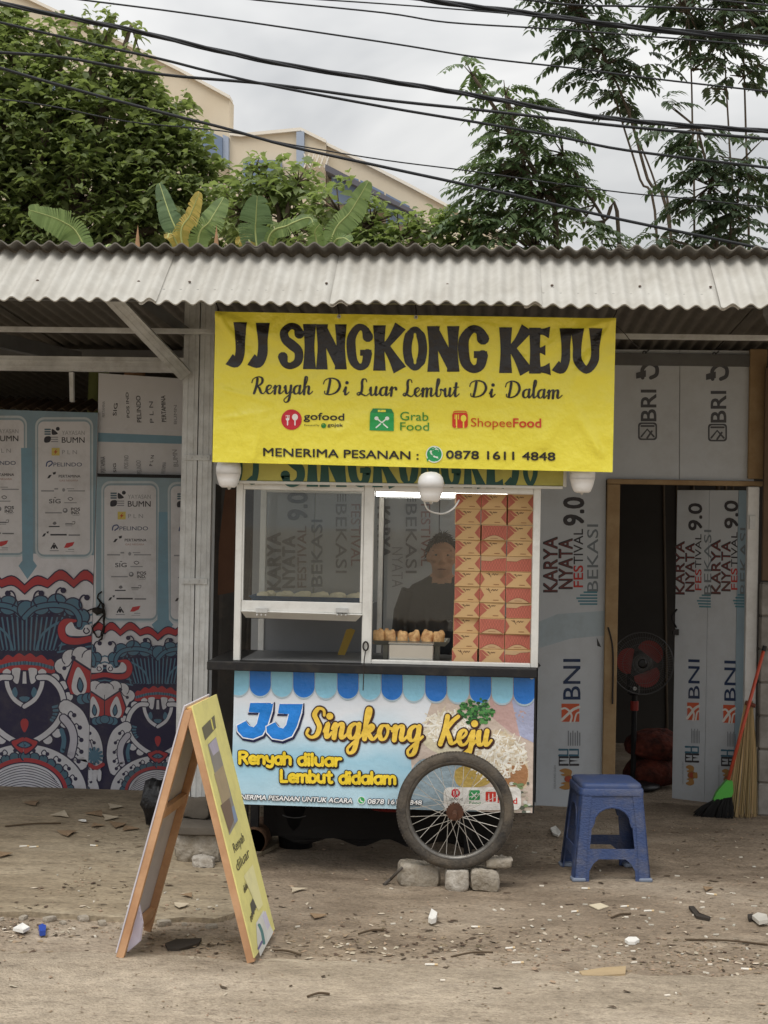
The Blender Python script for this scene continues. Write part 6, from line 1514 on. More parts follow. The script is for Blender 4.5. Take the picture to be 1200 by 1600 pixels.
# under the cart
bk = gnd(462, 1322); bkt = thing('bucket', 'black bucket standing in the shade under the cart', 'bucket', bk)
part('shell', lambda b: b.lathe([(.0,.0),(.085,.0),(.112,.23),(.120,.232),(.120,.245),(.106,.245),(.08,.012),(.0,.012)], 24), mat('black_bucket', (30,30,32), .5), bkt, False, True)
part('handle', lambda b: b.tube([(.112*math.cos(R(a)), -.112*math.sin(R(a))*.98, .225-.06*math.sin(R(a))) for a in range(0, 181, 15)], .003, 6), greysteel, bkt, False)
lg = gnd(395, 1336); log = thing('log', 'round sawn log end lying in the shade under the cart', 'log', (lg.x, lg.y, 0))
part('bark', lambda b: b.lathe([(.064,0),(.068,.01),(.068,.30),(.064,.31)], 20, Matrix.Translation((0, 0, .068)) @ Matrix.Rotation(R(-90), 4, 'X')), mat('bark_brown', (92,68,50), .9, bump=(30, .8, .01)), log, False, True)
part('cut_end', lambda b: b.lathe([(.0,0),(.060,0)], 20, Matrix.Translation((0, -.0012, .068)) @ Matrix.Rotation(R(-90), 4, 'X')), mat('cut_wood', (150,104,74), .8, var=(20, .5)), log, False)
rb_ = at(610, 1268, 7.5); rbz = .30
crate = thing('red_basin', 'red plastic basin hung under the floor of the cart', 'basin', (rb_.x, 7.5, .0))
part('basin', lambda b: b.lathe([(.0,.0),(.10,.0),(.145,.05),(.152,.05),(.15,.056),(.142,.056),(.097,.008),(.0,.008)], 24, Matrix.Translation((0, 0, zb0-.087))), mat('red_basin_plastic', (120,36,36), .4), crate, False, True)
bgp = gnd(243, 1298, APZ); o = MB(); blob(o, (0, 0, .125), (.10, .09, .13), 21, 18, amp=.35); o = o.build('plastic_bag', mat('black_bag', (26,26,28), .35, bump=(16, .9, .02))); o.location = (bgp.x, bgp.y+.09, APZ)
tag(o, 'black plastic bag slumped behind the left leg of the folding board', 'bag')
# ================================================================== BEHIND THE ROOF
YBd = 46
beige = mat('beige_render', (212,201,180), .85, var=(.6, .3, (206,188,158)), dirt=(.35, .3, (176,160,136)))
coping = mat('pale_coping', (226,220,208), .8)
bluew = mat('blue_window', (112,130,156), .25, spec=.6, var=(.5, .3)); bluep = mat('blue_grey_pilaster', (158,170,188), .8)
bld = thing('office_building', 'beige building with sloping stepped parapets behind the trees', 'building', (at(300,300,YBd).x, YBd, 0))
def slab(name, q, Y, th, m):
    P = [at(*p, Y) for p in q]; P = [Vector((p.x, Y, p.z)) for p in P]
    b = MB(); b.prism(P, (0, th, 0)); return b.build(name, m, bld, True)
gy = lambda Y: 822   # horizon row
w1 = [(-80,-60),(95,22),(180,60),(280,110),(359,153),(357,252),(357,815),(-80,815)]
w2 = [(358.5,210),(376,212),(470,203),(509,222),(509,815),(358.5,815)]; w3 = [(510,246),(560,250),(720,338),(760,352),(900,420),(900,815),(510,815)]
w3 = [(510,226),(560,250),(640,291),(722,335),(800,372),(800,815),(510,815)]
slab('wall', w1, YBd, .8, beige); slab('wall', w2, YBd-.5, 1.2, beige); slab('wall', w3, YBd-.2, 1.2, beige)
def cope(pts, Y, t=4):
    for a, c in zip(pts[:-1], pts[1:]): slab('coping', [(a[0], a[1]-t), (c[0], c[1]-t), (c[0], c[1]+1), (a[0], a[1]+1)], Y-.12, .6, coping)
cope(w1[:5], YBd); cope(w2[:4], YBd-.5); cope(w3[:5], YBd-.2)
for q in ([(463,206),(475,205),(475,262),(463,262)], [(348,210),(357,214),(357,260),(348,256)]): slab('pilaster', q, YBd-.7, .3, bluep)
win = [[(518,268),(560,280),(560,318),(518,318)], [(563,281),(600,300),(600,330),(563,330)], [(603,302),(640,322),(640,350),(603,350)], [(120,125),(165,150),(165,178),(120,170)], [(268,182),(305,200),(305,222),(268,215)], [(315,200),(347,214),(347,250),(315,240)], [(60,100),(100,118),(100,150),(60,140)], [(380,250),(440,250),(440,300),(380,300)]]
for q in win: slab('window', q, YBd-.8, .25, bluew)
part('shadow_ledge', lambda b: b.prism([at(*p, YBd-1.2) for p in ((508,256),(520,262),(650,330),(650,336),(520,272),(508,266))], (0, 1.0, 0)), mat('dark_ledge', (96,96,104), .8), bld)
for i in range(5):
    slab('lattice_bar', [(474+i*8,240),(476+i*8,240),(484+i*8,262),(482+i*8,262)], YBd-.75, .1, coping)
    slab('lattice_bar', [(482+i*8,240),(484+i*8,240),(476+i*8,262),(474+i*8,262)], YBd-.9, .1, coping)
# ------------------------------------------------------------------ trees
def leafmat(name, col, var, trans=.35):
    m = mat(name, col, .5, spec=.3, island=.42, var=(11, .5) if 'banana' in name else None, bump=(30, .4, .01) if 'banana' in name else None); t = m.node_tree; l = t.links.new; p = t.nodes['Principled BSDF']
    tb = N(t, 'ShaderNodeBsdfTranslucent'); tb.inputs[0].default_value = (*[min(1, v*1.5) for v in lin(var)], 1); mxs = N(t, 'ShaderNodeMixShader'); mxs.inputs[0].default_value = trans
    l(p.outputs[0], mxs.inputs[1]); l(tb.outputs[0], mxs.inputs[2]); l(mxs.outputs[0], t.nodes['Material Output'].inputs[0]); return m
barkm = mat('grey_bark', (98,86,72), .9, var=(6, .5), bump=(20, .7, .01))
def leaves_mesh(name, base, dirs, ups, length, width, m, parent, droop=.25, fold=.18):
    """every leaf is a folded six point blade; arrays of base points, directions and side axes"""
    n = len(base); d = dirs/np.linalg.norm(dirs, axis=1, keepdims=True)
    s = np.cross(d, ups); s /= np.maximum(np.linalg.norm(s, axis=1, keepdims=True), 1e-6); u = np.cross(s, d)
    L_ = length[:, None]; W_ = width[:, None]; dn = np.array([0, 0, -1.0])
    p0 = base; tip = base+d*L_+dn*L_*droop
    m1 = base+d*L_*.35; m2 = base+d*L_*.72+dn*L_*droop*.45
    v = np.stack([p0, m1+s*W_*.5+u*W_*fold, m2+s*W_*.42+u*W_*fold, tip, m2-s*W_*.42+u*W_*fold, m1-s*W_*.5+u*W_*fold, m1, m2], 1).reshape(-1, 3)
    off = np.array(parent.location) if parent else 0
    v = v-off
    f = np.array([[0,6,1,1],[1,6,7,2],[2,7,3,3],[0,5,6,6],[5,4,7,6],[4,3,7,7]])
    quads = np.array([[1,6,7,2],[5,4,7,6]]); tris = np.array([[0,6,1],[2,7,3],[0,5,6],[4,3,7]])
    idx = (np.arange(n)*8)[:, None, None]
    Q = (idx+quads[None]).reshape(-1, 4); T = (idx+tris[None]).reshape(-1, 3)
    me = bpy.data.meshes.new(name); me.vertices.add(len(v)); me.vertices.foreach_set('co', v.ravel())
    nl = Q.size+T.size; me.loops.add(nl); me.loops.foreach_set('vertex_index', np.concatenate([Q.ravel(), T.ravel()]))
    me.polygons.add(len(Q)+len(T)); ls = np.concatenate([np.arange(len(Q))*4, Q.size+np.arange(len(T))*3]); me.polygons.foreach_set('loop_start', ls)
    me.materials.append(m); me.update(calc_edges=True); me.validate()
    o = bpy.data.objects.new(name, me); COL.objects.link(o); o.parent = parent; return o
rng = np.random.default_rng(4)
def blobpts(bl, Y, dens, depth=1.0, hollow=.35):
    """twig ends spread through the crown's lobes, each lobe (px, py, rpx)"""
    P = []; D = []
    for (x, y, r) in bl:
        c = at(x, y, Y); rr = r*Y/FPX; n = max(3, int(dens*r*r/1000))
        d = rng.normal(size=(n, 3)); d /= np.linalg.norm(d, axis=1, keepdims=True); q = (hollow+(1-hollow)*rng.random(n)**.6)[:, None]
        P.append(np.array(c)+d*q*rr*np.array([1, depth, 1])); D.append(d)
    return np.concatenate(P), np.concatenate(D)
def limbs(b, root, targets, r0, Y):
    root = Vector(root)
    for t in targets:
        t = Vector(t); m = root.lerp(t, .5)+Vector((random.uniform(-.15,.15), random.uniform(-.15,.15), .1)); b.tube(catmull([root, m, t], 4), [r0*(1-.8*i/8) for i in range(9)], 6)
def broad_tree(name, label, bl, Y, dens, leaf, m, basex, trunk_r, group, per=9, droop=.35, depth=1.0):
    c = at(basex, 700, Y); t = thing(name, label, 'tree', (c.x, Y, 0), 0, group)
    P, D = blobpts(bl, Y, dens, depth); n = len(P)
    base = np.repeat(P, per, 0); a = rng.random((n*per))*2*np.pi; el_ = rng.uniform(-.5, .5, n*per)
    out_ = np.repeat(D, per, 0)
    dirs = np.stack([np.cos(a)*np.cos(el_), np.sin(a)*np.cos(el_), np.sin(el_)], 1)+out_*.6+np.array([0, -.15, .1])
    base = base+rng.normal(size=base.shape)*leaf*.35
    ups = np.array([0, 0, 1.0])+rng.normal(size=base.shape)*.35
    leaves_mesh('crown', base, dirs, ups, leaf*rng.uniform(.45, 1.35, n*per), leaf*.52*rng.uniform(.5, 1.2, n*per), m, t, droop)
    def tr(b):
        tops = [at(x, y, Y) for (x, y, r) in bl]; top = Vector((c.x, Y, max(1.2, min(q.z for q in tops)-.3)))
        b.smooth = True; b.tube([(c.x, Y, -.05), (c.x+.03, Y, top.z*.5), top], [trunk_r*1.25, trunk_r, trunk_r*.8], 10); limbs(b, top, tops, trunk_r*.5, Y)
        for i in rng.choice(n, min(n, 160), replace=False):
            k = min(tops, key=lambda q: (Vector(P[i])-q).length); b.tube([k, Vector(P[i])], [.012, .005], 4)
    part('trunk', tr, barkm, t); return t
TG = 'trees behind the roof'
big = [(5,55,45),(90,58,36),(150,75,26),(0,120,95),(110,130,80),(185,115,48),(235,150,40),(60,200,110),(165,215,105),(245,215,62),(285,238,46),(268,180,32),(150,45,20),(20,300,110),(130,310,120),(245,300,100),(312,285,52),(325,345,72),(-60,60,90),(-60,200,120),(-40,330,110),(210,370,90),(60,390,100),(180,25,16),(205,40,14)]
broad_tree('broadleaf_tree', 'large dense dark green broadleaf tree filling the upper left', big, 14.0, 17, .12, leafmat('broad_leaf', (104,117,76), (138,154,82)), 60, .17, TG, per=8)
sh1 = [(400,262,22),(420,300,45),(465,285,40),(380,330,50),(450,350,55)]
broad_tree('small_tree', 'small leafy tree in front of the beige building, centre left', sh1, 13.0, 14, .13, leafmat('shrub_leaf', (114,128,86), (146,164,88)), 430, .07, TG, per=7)
sh2 = [(530,330,50),(580,350,45),(500,380,50),(560,395,60),(625,375,45),(680,360,45),(650,400,60),(720,375,40)]
broad_tree('small_tree', 'low bushy tree showing just above the roof ridge, centre', sh2, 12.6, 15, .11, leafmat('shrub_leaf2', (112,126,84), (146,164,88)), 600, .06, TG, per=7)
def pinnate_tree(name, label, bl, Y, dens, m, stems, group, rach=.25, lf=.08):
    c = at(stems[0][0][0][0], 700, Y); t = thing(name, label, 'tree', (c.x, Y, 0), 0, group)
    P, D = blobpts([(x, y, max(9, r-15)) for x, y, r in bl], Y, dens*1.5, .9, .2); n = len(P); pairs = 8
    az = np.arctan2(D[:, 1], D[:, 0])+rng.normal(size=n)*.6; el_ = rng.uniform(-.15, .5, n)
    d = np.stack([np.cos(az)*np.cos(el_), np.sin(az)*np.cos(el_), np.sin(el_)], 1); Ln = rach*rng.uniform(.7, 1.2, n)
    side = np.stack([-np.sin(az), np.cos(az), np.zeros(n)], 1); B = []; DD = []; UU = []; LL = []
    for k in range(pairs):
        s_ = (k+1)/pairs; p = P+d*(Ln*s_)[:, None]+np.array([0, 0, -1.0])*(Ln*.45*s_*s_)[:, None]
        for sg in (-1, 1):
            B.append(p); DD.append(side*sg*.8+d*.55+np.array([0, 0, -.35])+rng.normal(size=(n, 3))*.12); UU.append(np.tile(np.array([0, 0, 1.0]), (n, 1))+d*.2); LL.append(lf*(1.0-.25*abs(s_-.5))*rng.uniform(.8, 1.2, n))
    B = np.concatenate(B); DD = np.concatenate(DD); UU = np.concatenate(UU); LL = np.concatenate(LL)
    leaves_mesh('crown', B, DD, UU, LL, LL*.40, m, t, .3, .1)
    def tr(b):
        b.smooth = True
        for st, r0 in stems:
            w_ = [at(x, y, Y) for x, y in st]; w_[-1] = Vector((w_[-1].x, Y, -.05)) if st[-1][1] > 600 else w_[-1]
            q = catmull(w_, 5); b.tube(q, [r0*.5*(.55+.6*i/len(q)) for i in range(len(q))], 7)
        tops = [at(x, y, Y) for st, r0 in stems for x, y in st[:3]]
        for i in range(0, n, 2):
            k = min(tops, key=lambda q: (Vector(P[i])-q).length); b.tube([k, Vector(P[i])], [.009, .004], 4)
    part('trunk', tr, barkm, t); return t
pl = leafmat('pinnate_leaf', (86,104,74), (120,144,84), .25); pld = leafmat('pinnate_leaf_dark', (68,82,64), (100,122,76), .2)
pinnate_tree('pinnate_tree', 'conical feathery green tree right of centre behind the roof', [(722,95,22),(745,120,30),(780,140,34),(800,180,50),(830,165,35),(800,240,60),(850,235,55),(870,200,25),(770,290,55),(830,310,80),(890,290,45),(740,345,45),(800,370,70),(900,350,40),(920,300,25),(930,380,40)], 12.4, 13, pl, [([(740,120),(800,210),(850,300),(870,400),(880,760)], .05), ([(880,240),(930,320),(945,345),(968,385),(985,760)], .035), ([(790,150),(820,260),(840,400),(850,760)], .04)], TG)
pinnate_tree('pinnate_tree', 'tall thin stemmed feathery tree left of the hanging cables at right', [(880,8,38),(915,35,50),(900,70,40),(945,85,55),(930,125,42),(965,140,40),(985,110,30),(1005,75,28),(985,165,20),(1015,100,20),(870,-30,45),(925,-20,50)], 12.0, 11, pld, [([(905,20),(950,100),(985,185),(1012,280),(1052,395),(1120,760)], .028), ([(960,120),(990,200),(1025,290),(1050,395),(1070,760)], .02), ([(940,80),(972,190),(1000,280),(1028,395),(1050,760)], .022)], TG)
pinnate_tree('pinnate_tree', 'tall dark feathery tree at the right edge with upright bare stems', [(1065,10,45),(1100,35,50),(1150,20,55),(1180,50,40),(1110,80,45),(1140,100,40),(1080,60,30),(1105,125,30),(1150,130,20),(1195,90,25),(1060,-30,45),(1140,-40,60)], 11.6, 10.5, pld, [([(1075,20),(1080,110),(1082,200),(1085,395),(1088,760)], .018), ([(1130,40),(1135,140),(1140,230),(1146,395),(1150,760)], .018), ([(1160,10),(1163,120),(1166,225),(1170,395),(1175,760)], .02)], TG)
pinnate_tree('pinnate_tree', 'lower feathery tree behind the roof at the right edge', [(1040,165,25),(1060,200,38),(1095,215,40),(1085,260,45),(1130,260,45),(1110,310,55),(1150,310,45),(1180,270,40),(1075,310,30),(1130,360,50),(1180,350,45),(1200,220,30),(1045,370,30),(1020,385,20)], 11.2, 10, pld, [([(1090,200),(1110,290),(1120,395),(1130,760)], .03), ([(1160,250),(1150,330),(1140,395),(1135,760)], .022)], TG)
# climbing leaves on the bare stems
# ------------------------------------------------------------------ banana plants just behind the roof
banm = leafmat('banana_leaf', (108,132,84), (140,160,90), .35); bany = leafmat('banana_leaf_yellow', (178,160,84), (190,174,96), .4); band_ = leafmat('banana_leaf_dark', (86,110,80), (116,138,88), .35); dry = mat('dry_banana_leaf', (176,138,104), .85, var=(9, .5))
for m_ in (banm, bany, band_):
    pass
def banana(label, x, Y, leaves):
    c = at(x, 600, Y); t = thing('banana_plant', label, 'banana plant', (c.x, Y, 0), 0, 'banana plants behind the roof')
    top = max(1.6, at(x, 400, Y).z-.25)
    part('stem', lambda b: b.tube([(c.x, Y, -.03), (c.x+.02, Y, top*.6), (c.x+.02, Y, top)], [.11, .085, .06], 12), mat('banana_stem', (132,140,84), .7, var=(5, .5)), t, smooth=True)
    for (pts, wd, m_, tilt) in leaves:
        P = [Vector((c.x+.02, Y, top-.02))]+[at(px, py, Y+dy_) for px, py, dy_ in pts]; q = [Vector(a) for a in catmull(P, 14)]; n = len(q); b = MB(); b.smooth = True; rl = random.Random(int(wd*1000)+n+int(tilt))
        for sg in (-1, 1):      # each half blade is torn into lobes between the veins
            lobe = 0; tear = 0.0; dr = .25
            for i in range(n-1):
                s0_, s1_ = i/(n-1), (i+1)/(n-1); k = [0.02 if s_ < .2 else (math.sin(math.pi*min(1, (s_-.18)/.84)**.75)**.55) for s_ in (s0_, s1_)]
                tg = (q[i+1]-q[max(i-1, 0)]).normalized(); sd_ = tg.cross(Vector((math.sin(R(tilt)), -math.cos(R(tilt)), .15))).normalized()*sg; up_ = -(sd_.cross(tg))*sg
                if lobe <= 0: lobe = rl.randint(2, 7); dr = rl.uniform(.1, .5); tear = rl.uniform(.0, .35)
                lobe -= 1; e0 = e1 = 0.0
                if lobe == 0: e1 = tear
                row = []
                for (p, kk, ee, wob) in ((q[i], k[0], 0, 0), (q[i+1], k[1], e1, 0)):
                    w_ = wd*kk*.5*(1-ee*.5); row.append([p+sd_*w_*u_*(1+.03*rl.random())+tg*w_*.35*u_+Vector((0, 0, -1))*w_*dr*u_*u_+Vector((0, .02, 0))*u_*dr for u_ in (0, .35, .7, 1)])
                vs = row[0]+row[1]; b.add(vs, [(j, j+1, 5+j, 4+j) if sg > 0 else (j, 4+j, 5+j, j+1) for j in range(3)])
        lf_ = b.build('leaf', m_, t, True)
        part('midrib', lambda b: b.tube(q, [.009*(1-.8*i/n) for i in range(n)], 6), mat('banana_midrib', (176,186,120), .6), lf_ if False else t)
banana('banana plant with one broad arching leaf at left above the ridge', 150, 10.6, [([(125,372,0),(95,345,-.1),(45,328,-.3)], .22, banm, 20), ([(165,390,.2),(175,382,.4)], .12, banm, 0)])
banana('banana plant with upright leaves and a yellow one, centre left', 300, 10.4, [([(280,372,0),(265,335,0),(249,286,.05)], .15, band_, 10), ([(283,370,-.05),(298,335,-.1),(312,300,-.15)], .14, bany, -20), ([(310,372,0),(328,345,0),(350,308,.05)], .19, banm, -5), ([(275,378,-.1),(265,365,-.2),(262,372,-.3)], .08, bany, 0)])
banana('banana plant with drooping broad leaves, centre', 405, 10.7, [([(400,375,0),(400,340,-.05),(402,306,-.1)], .24, band_, 0), ([(420,372,-.1),(450,352,-.2),(482,340,-.2),(490,352,-.25)], .11, banm, 0), ([(390,378,0),(380,370,.1),(372,382,.1)], .1, bany, 0)])
banana('banana plant with one large bright leaf tip pointing right', 500, 10.5, [([(520,368,0),(548,330,-.05),(576,283,-.1)], .19, banm, -15), ([(495,380,-.1),(492,362,-.15),(500,350,-.2)], .13, banm, 10), ([(520,385,-.1),(535,372,-.2),(548,378,-.3)], .12, banm, 0)])
for x, lab in ((215, 'dry folded brown banana leaf poking above the ridge, left'), (338, 'dry folded brown banana leaf poking above the ridge, centre left')):
    P = at(x, 372, 10.2); b = MB(); b.smooth = True; vs = []; n = 8
    for i in range(n+1):
        s_ = i/n
        for j in range(7):
            a = math.pi*(j/6-.5)*1.5; rr = .075*(1-s_)**.7*(1+.15*noise.noise((i*.7, j*.8, x))); vs.append((rr*math.sin(a), -rr*math.cos(a)*.6, 2.55-P.z+.0+s_*(P.z+.09-2.55)))
    b.add(vs, [(i*7+j, i*7+j+1, (i+1)*7+j+1, (i+1)*7+j) for i in range(n) for j in range(6)])
    b.tube([(0, 0, -P.z-.02), (0, 0, 2.58-P.z)], .03, 8)
    o = b.build('dry_leaf', dry); o.location = P; tag(o, lab, 'leaf', 'dry banana leaves')
# ------------------------------------------------------------------ overhead cables
cabm = mat('black_cable', (34,36,40), .6)
cabs = [(8, [(-40,-4),(0,5),(110,28),(210,48),(335,78),(450,102),(600,126),(700,142),(790,158),(900,178),(1000,190),(1100,198),(1200,205),(1240,207)], 'thick twisted black cable bundle running below the top left corner', 3),
 (4.5, [(-40,25),(0,35),(150,70),(250,92),(325,111),(425,134),(600,167),(780,197),(880,215),(980,235),(1200,262),(1240,268)], 'black cable crossing the next one at centre left', 1),
 (5, [(-40,79),(0,82),(100,90),(250,116),(425,132),(600,156),(750,172),(880,187),(1000,200),(1200,217),(1240,220)], 'flatter black cable below the thick bundle', 1),
 (5, [(-40,94),(0,106),(100,135),(250,175),(350,200),(450,228),(600,261),(790,302),(970,343),(1200,390),(1240,399)], 'lowest thick cable running down to the roof at right', 1),
 (2.2, [(-40,150),(75,165),(200,190),(350,205),(450,225),(600,250),(740,268),(950,298),(1070,310),(1240,328)], 'lowest thin wire in front of the trees', 1),
 (3, [(90,-6),(130,0),(300,22),(600,66),(750,90),(900,107),(1030,124),(1200,143),(1240,147)], 'thin wire entering at the top left of the sky', 1),
 (3, [(380,-4),(400,0),(600,20),(700,35),(860,45),(990,55),(1200,72),(1240,75)], 'thin wire just below the upper right cable bundle', 1),
 (2.4, [(430,-5),(600,6),(780,20),(1000,40),(1240,62)], 'thinnest wire at the top centre', 1),
 (9, [(600,-12),(640,-5),(720,8),(820,20),(950,38),(1080,52),(1200,60),(1240,63)], 'thick cable bundle across the top right corner', 3),
 (3.5, [(760,-8),(800,-3),(900,8),(1000,10),(1200,18),(1240,20)], 'single cable above the thick bundle at top right', 1),
 (3, [(1040,-8),(1100,-2),(1200,8),(1240,12)], 'short cable in the extreme top right corner', 1)]
for i, (px, pts, lab, ns) in enumerate(cabs):
    Y = 9.9+.07*i; q = [at(x, y, Y) for x, y in catmull(pts, 5)]; d0_, d1_ = (q[0]-q[1]).normalized(), (q[-1]-q[-2]).normalized(); q = [q[0]+d0_*6]+q+[q[-1]+d1_*6]; r_ = px*Y/FPX/2; b = MB(); b.smooth = True
    if ns == 1: b.tube(q, r_*.95, 6)
    else:
        for s_ in range(3): b.tube([p+Vector((0, math.cos(j*.55+s_*2.094), math.sin(j*.55+s_*2.094)))*r_*.52 for j, p in enumerate(q)], r_*.55, 6)
    tag(b.build('overhead_cable', cabm), lab, 'cable', 'overhead cables')
# ================================================================== LITTER AND GRAVEL
def surf(x, y):
    if x < -1.06 and y > 6.33: return APZ
    if y < 5.6: return .018
    return gh(x, y)
rnd = random.Random(23)
peb = MB(); 
for i in range(8000):
    y = 5.0+4.2*rnd.random()**1.6; x = rnd.uniform(-1.9, 1.6)
    if rnd.random() < .45: y = rnd.gauss(5.95, .22); 
    if y < 4.9: continue
    if noise.noise((x*1.7, y*2.3, 4)) < rnd.uniform(-.5, .35) or (y < 5.72 and rnd.random() < .75): continue
    s_ = rnd.uniform(.002, .006)*(1.9 if rnd.random() < .07 else 1); z = surf(x, y)+s_*.25
    vs = [Vector((x+s_*a*rnd.uniform(.7,1.3), y+s_*c*rnd.uniform(.7,1.3), z+s_*.6*d*rnd.uniform(.7,1.2))) for a, c, d in ((1,0,0),(0,1,0),(-1,0,0),(0,-1,0),(0,0,1),(0,0,-1))]
    peb.add(vs, [(0,1,4),(1,2,4),(2,3,4),(3,0,4),(1,0,5),(2,1,5),(3,2,5),(0,3,5)])
tag(peb.build('gravel', mat('gravel_grains', (140,124,102), .9, island=.45)), 'loose grit and small stones on the dirt', 'gravel', kind='stuff')
fl = MB()     # trodden flakes of leaf, bark and paper, half sunk in the dirt
for i in range(1900):
    y = rnd.gauss(6.05, .24) if rnd.random() < .55 else rnd.uniform(5.2, 8.9); x = rnd.uniform(-2.0, 1.8)
    if y < 5.0 or (y < 5.7 and rnd.random() < .8) or noise.noise((x*1.3, y*2.0, 8)) < rnd.uniform(-.5, .4): continue
    a = rnd.uniform(0, 3.14); l_, w_ = rnd.uniform(.005, .022), rnd.uniform(.003, .011); z = surf(x, y)+.0012; d = Vector((math.cos(a), math.sin(a), 0)); s_ = Vector((-d.y, d.x, 0))
    fl.use((mat('flake_dark', (86,72,58), .95, island=.3), mat('flake_tan', (150,132,108), .95, island=.3), mat('flake_pale', (190,178,158), .95, island=.2), mat('flake_dark', (86,72,58)))[rnd.randrange(4)])
    fl.add([Vector((x, y, z+rnd.uniform(0, .005)))+d*l_*p*rnd.uniform(.6,1.2)+s_*w_*q*rnd.uniform(.6,1.2) for p, q in ((-1,-.5),(-.2,-1),(1,-.6),(.8,.7),(-.1,1),(-1,.6))], [(0,1,2,3,4,5)])
tag(fl.build('trodden_flakes', None), 'flat trodden flakes of leaf and bark in the dirt', 'litter', kind='stuff')
cr_ = MB()     # crumbs of white litter too small to pick apart
for i in range(150):
    y = rnd.gauss(6.25, .38) if rnd.random() < .7 else rnd.uniform(5.4, 8.6); x = rnd.uniform(-1.9, 1.7) if rnd.random() < .5 else rnd.uniform(.1, 1.5)
    if y < 5.1: continue
    a = rnd.uniform(0, 3.14); l_, w_ = rnd.uniform(.004, .013), rnd.uniform(.002, .005); z = surf(x, y)+.003; d = Vector((math.cos(a), math.sin(a), 0)); s_ = Vector((-d.y, d.x, 0))
    cr_.add([Vector((x, y, z))+d*l_*p+s_*w_*q+Vector((0, 0, h)) for h in (-.002, .003) for p, q in ((-1,-1),(1,-.8),(.9,1),(-1,.9))], [(4,5,6,7),(0,1,5,4),(1,2,6,5),(2,3,7,6),(3,0,4,7)])
tag(cr_.build('litter_crumbs', mat('litter_white', (214,208,194), .8, island=.3)), 'scattered pale crumbs of litter on the dirt', 'litter', kind='stuff')
butt_w, butt_o = mat('cigarette_paper', (232,228,218), .8), mat('cigarette_filter', (218,192,150), .8)
bpx = [(630,0),(0,0)]
butts = [(915,1388,'in front of the stool'),(1112,1397,'far right of the stool'),(743,1448,'below the pale stone'),(898,1424,'left of the cardboard scrap'),(1014,1423,'below the right stool foot'),(797,1481,'in the road edge dirt, centre'),(809,1504,'on the road edge, lower centre'),(674,1507,'on the road edge left of centre'),(976,1416,'below the stool, middle'),(1166,1514,'near the right edge of the road'),(848,1528,'at the left tip of the cardboard strip'),(38,1322,'at far left on the apron'),(53,1323,'at far left, second of a pair'),(147,1321,'on the apron left of the board')]
for i, (x, y, wh) in enumerate(butts):
    p = gnd(x, y); z = surf(p.x, p.y)+.0045; p = gnd(x, y, z); t = thing('cigarette_butt', 'white cigarette butt lying '+wh, 'cigarette butt', (p.x, p.y, z), rnd.uniform(-.5, .5), 'cigarette butts on the ground'); l_ = rnd.uniform(.014, .024)
    part('paper', lambda b: b.tube([(-l_, 0, 0), (l_*.5, 0, 0)], .004, 7), butt_w, t, False); part('filter', lambda b: b.tube([(l_*.5, 0, 0), (l_, 0, 0)], .0041, 7), butt_o, t, False)
def scrap(name, px, m, label, cat, group=None, th=.006, curl=0.0):
    P = [gnd(x, y) for x, y in px]; c = sum(P, Vector())/len(P); zz = surf(c.x, c.y)+.002; b = MB()
    k = len(P); vs = [Vector((p.x-c.x, p.y-c.y, zz+curl*(.5+.5*noise.noise((i*1.7, len(label), 0))))) for i, p in enumerate(P)]+[Vector((0, 0, zz+curl*.2))]
    vs += [v+Vector((0, 0, th)) for v in vs]; fs = []; n = k+1
    for i in range(k): j = (i+1) % k; fs += [(n+i, n+j, n+k), (j, i, k), (i, j, n+j, n+i)]
    a_ = sum((P[i]-c).cross(P[(i+1) % k]-c).z for i in range(k))
    if a_ < 0: fs = [f[::-1] for f in fs]
    b.add(vs, fs); o = b.build(name, m); o.location = (c.x, c.y, 0); return tag(o, label, cat, group)
card = mat('brown_cardboard', (178,156,122), .85, var=(8, .4)); whitep = mat('white_litter', (234,232,226), .7, var=(20, .2)); leafd = mat('dead_leaf', (150,126,98), .9, var=(20, .6, (106,86,66))); darkl = mat('dark_scrap', (58,52,46), .9)
scrap('cardboard_strip', [(905,1522),(945,1516),(978,1514),(977,1526),(940,1529),(910,1528)], card, 'flat brown cardboard strip lying on the road edge', 'cardboard', th=.014)
scrap('paper_scrap', [(920,1416),(938,1413),(951,1418),(935,1423)], mat('cream_paper', (214,202,176), .8), 'cream paper scrap lying below the stool', 'paper', th=.004)
scrap('cup_lid', [(976,1472),(982,1468),(994,1468),(999,1472),(992,1476),(982,1476)], whitep, 'small white oval lid lying in the dirt at lower right', 'lid', th=.012)
scrap('tissue', [(669,1446),(674,1432),(683,1436),(681,1446),(674,1449)], whitep, 'crumpled white tissue in the dirt below the wheel', 'tissue', th=.02, curl=.02)
scrap('plastic_wrapper', [(1175,1440),(1184,1434),(1198,1437),(1200,1447),(1186,1449)], mat('clear_wrap', (206,202,192), .35), 'crumpled pale wrapper near the right edge', 'wrapper', th=.015, curl=.02)
scrap('dark_twig', [(1076,1420),(1084,1420),(1092,1432),(1110,1437),(1108,1440),(1088,1436)], darkl, 'dark curved twig lying at right below the stool', 'twig', th=.012)
scrap('black_scrap', [(1168,1434),(1176,1433),(1177,1440),(1170,1441)], darkl, 'black scrap beside the crumpled wrapper at right', 'scrap', th=.014)
scrap('dark_scrap', [(258,1478),(275,1472),(315,1470),(310,1478),(280,1487),(262,1486)], darkl, 'flat dark rag scrap beneath the folding board', 'rag', th=.01, curl=.008)
scrap('dead_leaf', [(860,1300),(868,1296),(876,1306),(872,1312),(864,1308)], whitep, 'torn white scrap left of the stool legs', 'paper', th=.01, curl=.015)
